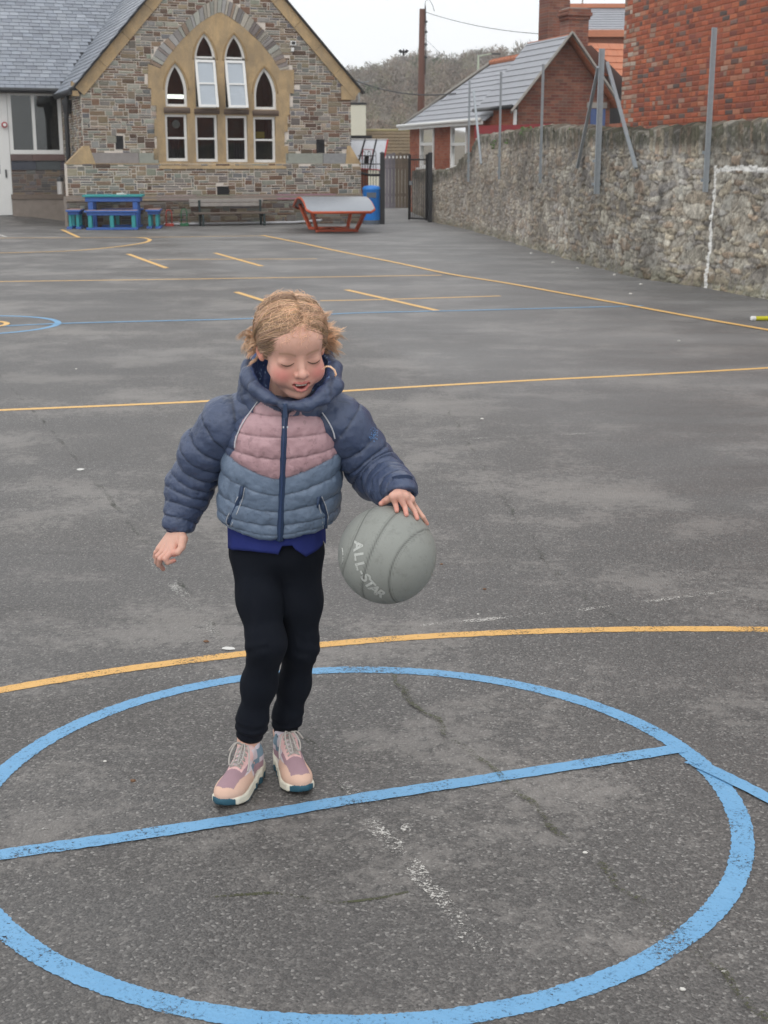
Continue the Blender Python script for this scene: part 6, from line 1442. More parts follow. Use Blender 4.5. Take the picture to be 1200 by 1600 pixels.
while nS < 4200:
    v = rg.normal(size=3); v /= np.linalg.norm(v); v = HC+v*HR_
    if v[2] < -35 or hair_front(v) < (-1.0 if rg.rand() < .8 else -6): continue
    nS += 1; px0 = 6+.05*v[1]; side = -1 if v[0] < px0 else 1
    gath = np.array((side*60., 66., -16+rg.normal()*6)); steps = 12; t = np.linspace(0, 1, steps)[:, None]
    if rg.rand() < .45: v = np.array((px0+side*rg.uniform(.5, 3), rg.uniform(-62, 60), 0.)); v = ell_project(v+np.array((0, 0, 90.)), 0)
    mid = (v+gath)/2+np.array((side*18., -16-10*rg.rand(), 6.)); pts = v*(1-t)**2+2*mid*t*(1-t)+gath*t*t
    lk = np.random.RandomState(int(abs(math.atan2(v[2]-20, v[1]+1e-3)*5.2+3*rg.uniform(-.07, .07)+40)*1)*7+(side > 0)*3+int((v[0]+90)//26)*131); la, lf, lp, lo_k, lt = lk.uniform(1.5, 5.0), lk.uniform(7, 13), lk.rand()*6.3, lk.uniform(0, 4.5), lk.choice([.62, .8, 1.0, 1.15, 1.35])
    off = .8+rg.rand()*3.0+(lo_k+2.0)*np.sin(t*PI); ph = lp+rg.normal()*.35; pts = ell_project(pts, off)
    wv = np.sin(t*lf+ph)*la*np.sin(t*PI)**.5; pts = pts+wv*np.array((.15, .55, .85))+rg.normal(size=3)*.5; tone = lt*rg.choice([.7, .9, 1.0, 1.1, 1.35]); hue = np.array((1, rg.uniform(.95, 1.07), rg.uniform(.9, 1.2)))
    add_strand(pts, rg.uniform(.35, .75), HAIRC*tone*hue)
# loose bunches behind the ears, wind-blown curls and fly-aways
for side, nl, sp_ in ((-1, 30, 36), (1, 58, 60)):
    for l_ in range(nl):
        base0 = np.array((side*rg.uniform(54, 70), rg.uniform(38, 74), rg.uniform(-26, 24))); L = sp_*rg.uniform(.5, 1.25); dr = np.array((side*rg.uniform(.5, 1.3), rg.uniform(-.5, .5), rg.uniform(-.5, .8) if side > 0 else rg.uniform(-.9, .6))); dr /= np.linalg.norm(dr)
        ph0 = rg.rand()*6.3; cr0 = rg.uniform(3, 8.5); fr0 = rg.uniform(4.5, 9.5)*rg.choice([-1, 1]); tl = rg.choice([.75, .95, 1.15, 1.45]); u_ = np.cross(dr, (0, .3, 1)); u_ /= np.linalg.norm(u_); w2 = np.cross(dr, u_)
        for k in range(20):
            steps = 16; t = np.linspace(0, 1, steps)[:, None]; ph = ph0+rg.normal()*.22; cr = cr0*rg.uniform(.85, 1.15); L2 = L*rg.uniform(.75, 1.1); base = base0+rg.normal(size=3)*1.6
            pts = base+dr*t*L2+np.array((0, 0, -.30))*t*t*L2+(u_*np.sin(fr0*t+ph)+w2*np.cos(fr0*t+ph))*cr*t**.7+rg.normal(size=3)*t*2.2
            add_strand(pts, rg.uniform(.28, .55), HAIRC*tl*rg.uniform(.9, 1.4)*np.array((1, 1.03, 1.06)))
for k in range(650):
    th = rg.uniform(0, 2*PI); v = np.array((math.cos(th)*rg.uniform(.2, 1), math.sin(th), rg.uniform(.25, 1))); v = HC+v/np.linalg.norm(v)*HR_
    if hair_front(v) < 0: continue
    steps = 9; t = np.linspace(0, 1, steps)[:, None]; nrm = (v-HC)/HR_; nrm /= np.linalg.norm(nrm); tg = np.cross(nrm, rg.normal(size=3)); tg /= np.linalg.norm(tg); L = rg.uniform(14, 34)
    pts = v+nrm*(3+9*np.sin(t*PI*rg.uniform(.5, 1)))*rg.uniform(.5, 1.1)+tg*t*L+np.cross(nrm, tg)*np.sin(t*rg.uniform(2, 6))*4; add_strand(pts, .25, HAIRC*rg.uniform(1.2, 2.0)*np.array((1, 1.03, 1.08)))
# the pale curl blown across the hood
c0_ = [PA(504, 577, 3.0), PA(510, 572.5, 2.995), PA(517, 573, 2.99), PA(523, 578, 2.99), PA(525.5, 585, 2.99), PA(523, 589, 2.99)]
for k in range(14): j = rg.normal(size=3)*.0010; add_strand(np.array([toH((c+j+rg.normal(size=3)*.0003)[None])[0] for c in c0_]), .45, HAIRC*rg.uniform(1.6, 2.3)*np.array((1, 1.1, 1.2)))
sv = []; sf = []; scl = []; bse = 0
for pts, r, col in zip(SV, SR_, SC_):
    n = len(pts); tg = np.gradient(pts, axis=0); tg /= np.linalg.norm(tg, axis=1, keepdims=True)+1e-9; u_ = np.cross(tg, (.3, .2, .93)); u_ /= np.linalg.norm(u_, axis=1, keepdims=True)+1e-9; w2 = np.cross(tg, u_)
    rr_ = r*np.clip(np.minimum(np.linspace(0, 1, n)*8+.4, (1-np.linspace(0, 1, n))*5+.25), 0, 1)[:, None]
    ring = np.stack([pts+u_*rr_, pts+(-.5*u_+.866*w2)*rr_, pts+(-.5*u_-.866*w2)*rr_], 1).reshape(-1, 3); sv.append(ring)
    tone_ = np.linspace(.92, 1.12, n)[:, None]*col; scl.append(np.repeat(tone_, 3, 0)); i = np.arange(n-1)[:, None]*3+bse
    for a, b_ in ((0, 1), (1, 2), (2, 0)): sf.append(np.concatenate([i+a, i+b_, i+b_+3, i+a+3], 1))
    bse += 3*n
plink('hair_strands', fromH(np.concatenate(sv)), np.concatenate(sf), M['hair'], np.concatenate(scl), hair)
# ================================================================== jacket
TZ = np.array([.60, .63, .66, .70, .78, .86, .90, .925, .95, .975, 1.0]); zb = PA(437, 846, 3.045)[2]
TRX = np.array([.130, .136, .143, .1445, .139, .134, .122, .105, .082, .064, .055]); TRY = np.array([.092, .098, .102, .104, .103, .104, .100, .093, .082, .070, .062])
cxt = PA(446, 650, 3.12)[0]; cxb = PA(431, 835, 3.12)[0]
def tor_c(z): f = np.clip((z-.64)/.31, 0, 1.2); return cxb+(cxt-cxb)*f, 3.165-.055*f
def tor_r(z): return np.interp(z, TZ, TRX), np.interp(z, TZ, TRY)
def torso_sdf(p):
    cx, cy = tor_c(p[:, 2]); rx, ry = tor_r(p[:, 2]); x = p[:, 0]-cx; y = p[:, 1]-cy; e = 2.3
    s = (np.abs(x/rx)**e+np.abs(y/ry)**e)**(1/e)+1e-9; L = np.hypot(x, y)+1e-9; d = L*(1-1/s)
    hz_l = zb+.030*(np.abs(x)/.14)**1.6                                # hem rises to the sides
    return smax(smax(d, hz_l-p[:, 2], .012), p[:, 2]-.985, .02)
Vt, Ft = surface(torso_sdf, (-.46, 2.98, .58), (-.04, 3.34, 1.02), .0026); Vt = relax(Vt, Ft, 1)
def zf(py, Y=3.045): return PA(440, py, Y)[2]
SEAM = [(zf(622), .0), (zf(648), .004), (zf(680), .006), (zf(714), .018), (zf(746), .050), (zf(773), .040), (zf(800), .026), (zf(823), .020), (zf(838), .020), (zf(850), .026)]
def quilt(V, cxf, seams, hw, amp):
    x = np.abs(V[:, 0]-cxf)/hw; zs = np.stack([z+k*x**1.4 for z, k in seams], 1); z = V[:, 2][:, None]; n = zs.shape[1]
    out = np.full(len(V), .0); sd_ = np.full(len(V), 1.0)
    for i in range(n-1):
        hi_, lo_ = zs[:, i], zs[:, i+1]; u = (V[:, 2]-lo_)/(hi_-lo_+1e-9); m_ = (u >= 0) & (u < 1); hgt = hi_-lo_
        out = np.where(m_, amp*np.clip(hgt/.045, .4, 1.2)*np.power(np.clip(4*u*(1-u), 0, 1), .50), out); sd_ = np.where(m_, np.minimum(u, 1-u)*hgt, sd_)
    return out, sd_
Nt = vnormals(Vt, Ft); cxv = tor_c(Vt[:, 2])[0]; q_, sdn = quilt(Vt, cxv, SEAM, .13, .0060)
def creases(V, sd_, seed, k=(95, 60, 14)):
    a = fbm(V*np.array(k), 2, seed); b = fbm(V*np.array((17, 17, 26)), 2, seed+9); c = fbm(V*np.array((48, 48, 34)), 2, seed+4); return .0030*a*np.exp(-sd_/.009)+.0017*c+.0026*b-.0012*np.exp(-(b/.05)**2)*np.exp(-sd_/.02)
def frontmid(V): return np.exp(-((V[:, 0]-zipx(V[:, 2]))/.011)**2)*(V[:, 1] < 3.12)
def zipx(z): f = np.clip((z-zb)/.30, 0, 1); a = PA(437, 848, 3.045)[0]; b = PA(446, 628, 3.02)[0]; return a+(b-a)*f
Vt2 = Vt+Nt*((q_+creases(Vt, sdn, 5))*(1-.85*frontmid(Vt)))[:, None]
# colours: pink yoke over grey-blue, navy at the raglan shoulders
def rag_line(z, side):
    pts = [PA(*p, 3.05) for p in ([(408, 622), (398, 636), (381, 660), (370, 682), (366, 702), (352, 722)] if side < 0 else [(492, 625), (505, 640), (520, 660), (532, 686), (538, 706), (545, 725)])]
    zz = np.array([p[2] for p in pts])[::-1]; xx = np.array([p[0] for p in pts])[::-1]; return np.interp(z, zz, xx)
xa_ = np.abs(Vt[:, 0]-cxv)/.13; zbd = SEAM[4][0]+SEAM[4][1]*xa_**1.4
pk = sstep(-.0012, .0012, Vt[:, 2]-zbd)[:, None]; ct_ = BLUEG*(1-pk)+PINK*pk; ct_ = np.where((Vt[:, 1] > 3.16)[:, None] & (Vt[:, 2] > zbd)[:, None], NAVY, ct_)
for s in (-1, 1): ct_ = np.where((((Vt[:, 0]-rag_line(Vt[:, 2], s))*s > 0) & (Vt[:, 2] > zbd-.0))[:, None], NAVY, ct_)
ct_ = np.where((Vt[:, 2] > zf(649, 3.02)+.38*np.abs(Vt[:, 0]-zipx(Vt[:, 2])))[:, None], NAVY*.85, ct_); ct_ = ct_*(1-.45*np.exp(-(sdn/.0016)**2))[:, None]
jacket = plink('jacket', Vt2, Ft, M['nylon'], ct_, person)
# --- sleeves: a chain from the collar over the shoulder to the cuff, quilted in rings
def arc_par(p, pts):
    """smooth position along the chain, even on the outside of its bends"""
    D = []; S_ = []; acc = 0
    for a, b in zip(pts, pts[1:]):
        ab = b-a; L = np.linalg.norm(ab); tu = (p-a)@ab/(L*L); t = np.clip(tu, 0, 1); D.append(np.linalg.norm(p-a-t[:, None]*ab, axis=1)); S_.append(acc+np.clip(tu*L, -.05, L+.05)); acc += L
    D = np.stack(D, 1); S_ = np.stack(S_, 1); W = np.exp(-(D-D.min(1, keepdims=True))/.007); return (W*S_).sum(1)/W.sum(1), acc
def sleeve(pts, rs, seams, seed, cuffn):
    pts = [np.array(p) for p in pts]; ce = pts[-1]; cn = (pts[-1]-pts[-2]); cn /= np.linalg.norm(cn) if cuffn is None else 1
    if cuffn is not None: cn = np.array(cuffn, float); cn /= np.linalg.norm(cn)
    def f(p): d = chain(p, pts, rs, .035); return smax(d, (p-ce)@cn-.004, .007)
    lo = np.min(pts, 0)-.09; hi = np.max(pts, 0)+.09; V, Fq = surface(f, lo, hi, .0026); V = relax(V, Fq, 1); Nn = vnormals(V, Fq)
    s, L = arc_par(V, pts); s = s+.006*fbm(V*np.array((9, 9, 9)), 2, seed); sd_ = np.full(len(V), 1.0); out = np.zeros(len(V)); sm = np.array(seams)*L
    for a, b in zip(sm, sm[1:]):
        u = (s-a)/(b-a); m_ = (u >= 0) & (u < 1); out = np.where(m_, .0064*min(1.1, (b-a)/.04)*np.power(np.clip(4*u*(1-u), 0, 1), .5), out); sd_ = np.where(m_, np.minimum(u, 1-u)*(b-a), sd_)
    out = out*sstep(.0, .05, s)
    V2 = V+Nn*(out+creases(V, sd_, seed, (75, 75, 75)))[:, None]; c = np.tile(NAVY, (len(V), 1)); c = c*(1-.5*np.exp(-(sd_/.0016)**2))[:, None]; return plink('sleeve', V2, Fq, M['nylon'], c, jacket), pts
slr, ptsR = sleeve([PA(418, 648, 3.14), PA(395, 648, 3.135), PA(355, 664, 3.135), PA(322, 706, 3.165), PA(297, 760, 3.195), PA(277, 826, 3.165)], [.040, .049, .0535, .0500, .0475, .0335], [.0, .17, .30, .40, .50, .59, .68, .765, .85, .935, 1.01], 3, (-.12, -.12, -1))
sll, ptsL = sleeve([PA(480, 648, 3.14), PA(500, 648, 3.13), PA(533, 664, 3.125), PA(560, 700, 3.15), PA(589, 741, 3.165), PA(612, 760, 3.07), PA(628, 768, 2.985)], [.040, .050, .0545, .0525, .051, .043, .036], [.0, .20, .33, .44, .54, .64, .74, .83, .92, 1.01], 4, (.10, -.6, -.95))
# dark openings and the ribbed inner cuffs
CUF = cloth('rib_cuff', .9, .1, 900, .3, .1)
for pt, nn, r in ((ptsR[-1], (-.12, -.12, -1), .0275), (ptsL[-1], (.10, -.6, -.95), .028)):
    nn = np.array(nn, float); nn /= np.linalg.norm(nn); mb = MB(); mb.col = tuple(NAVY*.6); q = [Vector(pt-A3(PO)+nn*k) for k in (-.03, .0, .008)]; mb.tube(q, [r, r, r*.93], 20, cap=False); mb.build('cuff', CUF, jacket, smooth=True, col=True)
# --- hood lying open round the neck
def hood_path(): return [PA(391, 572, 3.13), PA(389, 590, 3.085), PA(400, 608, 3.04), PA(420, 624, 3.015), PA(446, 634, 3.005), PA(480, 632, 3.005), PA(508, 618, 3.02), PA(520, 602, 3.05), PA(519, 577, 3.11), PA(500, 560, 3.18), PA(450, 556, 3.22), PA(405, 560, 3.18)]
hp_ = hood_path(); hr_ = [.017, .019, .014, .010, .008, .010, .015, .019, .019, .026, .034, .026]
outer_ = [p for p in hp_]
def hood_sdf(p):
    d = None; n = len(hp_)
    for i in range(n):
        j = (i+1) % n; e = cap(p, hp_[i], hp_[j], hr_[i], hr_[j]); d = e if d is None else smin(d, e, .012)
    d = smin(d, chain(p, [PA(392, 596, 3.12), PA(400, 614, 3.12), PA(450, 606, 3.175), PA(502, 608, 3.13)], [.022, .042, .042, .036], .02), .015); d = smin(d, chain(p, [PA(398, 584, 3.15), PA(440, 590, 3.185), PA(500, 586, 3.16)], [.026, .034, .03], .02), .01)
    # drape: outer skirt running down to the shoulders
    cx, cy = hp_[4][0]+.005, 3.13; q = p-np.array((cx, cy, 0)); rr2 = np.hypot(q[:, 0]/1.02, q[:, 1]); zt = 1.0; ring = np.hypot(rr2-.088, (p[:, 2]-.956)*.60)-.012
    d = smin(d, ring, .022); return smax(d, -ell(p, (hp_[4][0]+.006, 3.10, 1.045), (.086, .100, .088)), .003)
Vd, Fd = surface(hood_sdf, (-.42, 2.95, .86), (-.04, 3.32, 1.10), .0026); Vd = relax(Vd, Fd, 1); Nd = vnormals(Vd, Fd)
ang = np.arctan2(Vd[:, 1]-3.12, Vd[:, 0]-hp_[4][0]); sa_ = (ang*1.3+fbm(Vd*12, 2, 4)*.35); fr_ = np.abs((sa_/1.0) % 1-.5); sdh = (.5-fr_)*.03
puff = .0022*np.power(np.clip(1-(fr_*2)**2, 0, 1), .5); rim_c = np.array([hp_[4][0], 3.10]); rad_ = np.hypot(Vd[:, 0]-rim_c[0], Vd[:, 1]-rim_c[1])
Vd2 = Vd+Nd*(puff+creases(Vd, np.abs(sdh), 12, (50, 50, 50)))[:, None]
inn_ = ((Nd[:, 0]*(rim_c[0]-Vd[:, 0])+Nd[:, 1]*(rim_c[1]-Vd[:, 1])) > .15*rad_) & (Vd[:, 2] > .955)
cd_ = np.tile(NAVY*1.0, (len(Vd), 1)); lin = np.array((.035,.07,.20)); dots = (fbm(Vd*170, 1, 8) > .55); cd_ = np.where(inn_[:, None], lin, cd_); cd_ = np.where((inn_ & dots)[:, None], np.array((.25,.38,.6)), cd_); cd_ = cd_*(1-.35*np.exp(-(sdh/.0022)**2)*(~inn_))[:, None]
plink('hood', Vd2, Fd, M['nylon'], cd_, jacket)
# --- zip, pull, raglan piping, pocket zips, motif: laid on the jacket's own surface
def ray_surface(px, py, f, off=.0, y0=2.9, y1=3.2):
    d = A3(ray(px, py)); o = np.array([0, 0, CAM_H]); t = y0/d[1]; t1 = y1/d[1]; ts = np.linspace(t, t1, 160); pp = o+d*ts[:, None]; v = f(pp)
    i = np.argmax(v < off); return pp[i] if (v < off).any() else pp[np.argmin(v)]
def tor_puffed(p):
    cxp = tor_c(p[:, 2])[0]; a, _ = quilt(p, cxp, SEAM, .13, .0060); fm = np.exp(-((p[:, 0]-zipx(p[:, 2]))/.011)**2); return torso_sdf(p)-a*(1-.85*fm)
M['zip'] = mottled('zip_tape', (.022,.045,.10), .6, .15, 60, .2); M['zip_teeth'] = mottled('zip_teeth', (.03,.055,.13), .35, .1, 60, 0); M['piping'] = mottled('reflective_piping', (.50,.51,.54), .4, .1, 60, 0); M['motif'] = mottled('light_blue_print', (.16,.33,.62), .6, .1, 60, 0)
def ribbon(name, pts, wd, th, mat, parent, nrm=(0, -1, .1)):
    mb = MB(); pts = [Vector(p)-PO for p in pts]; nv = Vector(nrm).normalized(); vs = []
    for i, p in enumerate(pts):
        t = (pts[min(i+1, len(pts)-1)]-pts[max(i-1, 0)]).normalized(); x = t.cross(nv).normalized()*wd/2; k = nv*th; vs += [p-x-k*.6, p-x*.55+k, p+x*.55+k, p+x-k*.6]
    fs = []
    for i in range(len(pts)-1):
        a, b = 4*i, 4*i+4; fs += [(a, b, b+1, a+1), (a+1, b+1, b+2, a+2), (a+2, b+2, b+3, a+3), (a+3, b+3, b, a)]
    fs += [(0, 1, 2, 3), (4*len(pts)-1, 4*len(pts)-2, 4*len(pts)-3, 4*len(pts)-4)]
    return mb.add(vs, fs).build(name, mat, parent, smooth=True)
zpts = [ray_surface(446-9*(py-626)/222, py, lambda p: np.minimum(tor_puffed(p), hood_sdf(p)), .0005) for py in np.linspace(628, 848, 46)]
zp_ = relax_line = [sum(zpts[max(0, i-1):i+2], np.zeros(3))/len(zpts[max(0, i-1):i+2]) for i in range(len(zpts))]
ztape = ribbon('zip', zp_, .0185, .0035, M['zip'], jacket); MB().tube([Vector(p)-PO+Vector((0, -.0042, 0)) for p in zp_], .0026, 6).build('zip_teeth', M['zip_teeth'], ztape, smooth=True)
zt_ = Vector(zp_[0])-PO; MB().box(zt_.x-.0045, zt_.x+.0045, zt_.y-.012, zt_.y-.006, zt_.z-.03, zt_.z-.002).build('zip_pull', M['zip'], ztape)
MB().box(zt_.x-.006, zt_.x-.003, zt_.y-.0095, zt_.y-.007, zt_.z-.054, zt_.z-.050).box(zt_.x+.003, zt_.x+.006, zt_.y-.0095, zt_.y-.007, zt_.z-.054, zt_.z-.050).build('bar_tack', M['piping'], ztape)
allj = lambda p: np.minimum(tor_puffed(p), np.minimum(chain(p, ptsR, [.040, .050, .0555, .0535, .0505, .0345], .035)-.006, chain(p, ptsL, [.040, .050, .0545, .0525, .051, .043, .036], .035)-.006))
for pl in ([(405, 625), (396, 637), (381, 658), (371, 678), (367, 692), (367, 702)], [(489, 628), (500, 640), (513, 658), (521, 674), (524, 688)]):
    pl = np.array(pl, float); tt2 = np.linspace(0, 1, 24)*(len(pl)-1); pp = [ray_surface(np.interp(t, range(len(pl)), pl[:, 0]), np.interp(t, range(len(pl)), pl[:, 1]), allj, .001) for t in tt2]
    pp = [sum(pp[max(0, i-2):i+3], np.zeros(3))/len(pp[max(0, i-2):i+3])+np.array((0, -.0045, .001)) for i in range(len(pp))]; MB().tube([Vector(p)-PO for p in pp], .0017, 6).build('raglan_piping', M['piping'], jacket, smooth=True)
for zl, pls in (([(379, 760), (375, 778), (366, 798), (357, 820)], [[(382, 762), (379, 780), (371, 800), (361, 822)], [(372, 776), (364, 792), (356, 806), (353, 816), (357, 822)]]), ([(498, 776), (503, 790), (508, 804), (508, 826)], [[(497, 782), (500, 796), (503, 806), (505, 826)], [(503, 776), (509, 790), (513, 806), (511, 824)]])):
    def samp(l): l = np.array(l, float); t = np.linspace(0, len(l)-1, 14); return [ray_surface(np.interp(k, range(len(l)), l[:, 0]), np.interp(k, range(len(l)), l[:, 1]), tor_puffed, .0012) for k in t]
    zr_ = ribbon('pocket_zip', samp(zl), .011, .002, M['zip'], jacket)
    for l in pls: MB().tube([Vector(p)-PO+Vector((0, -.001, 0)) for p in samp(l)], .0011, 5).build('piping', M['piping'], zr_, smooth=True)
    q0 = Vector(samp(zl)[0])-PO; MB().tube([q0+Vector((0, -.004, 0)), q0+Vector((-.002, -.007, -.016)), q0+Vector((-.003, -.006, -.026))], [.003, .0035, .0015], 6).build('zip_pull', M['zip'], zr_, smooth=True)
slv = lambda p: chain(p, ptsL, [.040, .050, .0545, .0525, .051, .043, .036], .035)-.0085
rr = random.Random(2); mot = MB()
for k in range(60):
    a = rr.uniform(0, 6.28); ra = rr.choice([8, 8, 8, 4.5, 4.5, 2, 0.5])+rr.uniform(-1, 1); px, py = 584+ra*math.cos(a)*.78, 679+ra*math.sin(a)*1.3; c = ray_surface(px, py, slv, .0008, 2.95, 3.25); c = Vector(c)-PO
    s = rr.uniform(.0007, .0018); mot.lathe([(0, -s*.6), (s, 0), (0, s*.6)], (c.x, c.y-.0004, c.z), 6)
mot.build('printed_motif', M['motif'], sll)
# ------------------------------------------------------------------ royal blue top showing below the jacket
mb = MB(); na = 96; nzv = 12; cxs, cys = PA(432, 850, 3.16)[0], 3.165; vs = []
for i in range(na):
    a = 2*PI*i/na; ca, sa = math.cos(a), math.sin(a); rx, ry = .1150, .0925
    xo = rx*np.sign(ca)*abs(ca)**.87; yo = ry*np.sign(sa)*abs(sa)**.87; x_ = cxs+xo; y_ = cys+yo
    pxx = 600+F_PX*x_/(y_*.969+.84*.247)
    if sa < 0: low = np.interp(pxx, [354, 365, 400, 432, 438.5, 440, 456, 458, 478, 496, 506], [856, 859, 861.5, 866, 867, 853, 852, 857, 870, 858, 845]); zl = PA(440, float(low), y_)[2]
    else: zl = .615
    for k in range(nzv+1):
        f = k/nzv; z = zl+(.71-zl)*f; fl = 1+.02*(1-f)+.012*math.sin(a*9+z*40)*(1-f)+.010*math.sin(a*17+1)*(1-f); vs.append((cxs+xo*fl-PO.x, cys+yo*fl-PO.y, z))
mb.add(vs, [(i*(nzv+1)+k, ((i+1) % na)*(nzv+1)+k, ((i+1) % na)*(nzv+1)+k+1, i*(nzv+1)+k+1) for i in range(na) for k in range(nzv)])
mb.c = [tuple(ROYAL)]*len(mb.v); sh = mb.build('shirt', M['jersey'], person, smooth=True, col=True); so_ = sh.modifiers.new('thick', 'SOLIDIFY'); so_.thickness = .0022
# ------------------------------------------------------------------ leggings
def leg_chain(h, k, a, rs, cal): 
    m1 = h*.5+k*.5; m2 = k*.55+a*.45+np.array(cal); return [h, m1, k, m2, a*.80+k*.20, a], rs
CR, RR_ = leg_chain(HIPR+np.array((-.002, 0, 0)), KNR, ANR, [.0580, .0520, .0440, .0400, .0345, .0315], (.001, .010, 0)); CL, RL_ = leg_chain(HIPL, KNL, ANL, [.0580, .0510, .0410, .0380, .0335, .031], (.002, .010, 0))
wst = PA(433, 845, 3.165)
def leg_sdf(p):
    d = smin(chain(p, CR, RR_, .03), 9+p[:, 0]*0, .001); e = chain(p, CL, RL_, .03); d = smin(d, e, .006)
    hip = ell(p, wst+np.array((0, .004, -.012)), (.108, .086, .075)); d = smin(d, hip, .03)
    d = smax(d, p[:, 2]-.70, .01)
    for a, k in ((ANR, KNR), (ANL, KNL)): n = (a-k)/np.linalg.norm(a-k); near = np.linalg.norm(p-a, axis=1) < .09; d = np.where(near, smax(d, (p-a)@n+.004, .006), d)
    return d
Vl, Fl = surface(leg_sdf, (-.45, 3.02, .05), (-.08, 3.36, .72), .0028); Vl = relax(Vl, Fl, 2); Nl = vnormals(Vl, Fl)
def fold(V, c, ax, w, f, amp, seed): ax = np.array(ax, float); ax /= np.linalg.norm(ax); s = (V-c)@ax+.006*fbm(V*22, 2, seed); return amp*np.sin(s*f)*np.exp(-(s/w)**2)
bk = lambda V, c, y: sstep(0, .02, (V[:, 1]-c[1])*y+.01)
isR = Vl[:, 0] < (np.interp(Vl[:, 2], [.1, .34, .6], [(ANR[0]+ANL[0])/2, (KNR[0]+KNL[0])/2-.005, (HIPR[0]+HIPL[0])/2])); lw2 = .0016*fbm(Vl*np.array((20, 20, 9)), 3, 31)
dl = lw2+np.where(isR, fold(Vl, KNR, (-.35, .2, 1), .035, 190, .0013, 1)*(Vl[:, 0] < KNR[0]+.01)+fold(Vl, ANR+np.array((0, 0, .022)), (.1, 0, 1), .035, 230, .0018, 2), fold(Vl, KNL, (.4, .2, 1), .035, 190, .0015, 3)*(Vl[:, 0] > KNL[0]-.01)+fold(Vl, ANL+np.array((0, 0, .022)), (-.1, 0, 1), .035, 230, .0018, 4))
dl = dl+.0018*np.exp(-((Vl[:, 2]-(np.where(isR, ANR[2], ANL[2])+.030))/.004)**2)
plink('leggings', Vl+Nl*dl[:, None], Fl, M['jersey'], np.tile(np.array((.0075,.0095,.015)), (len(Vl), 1)), person)
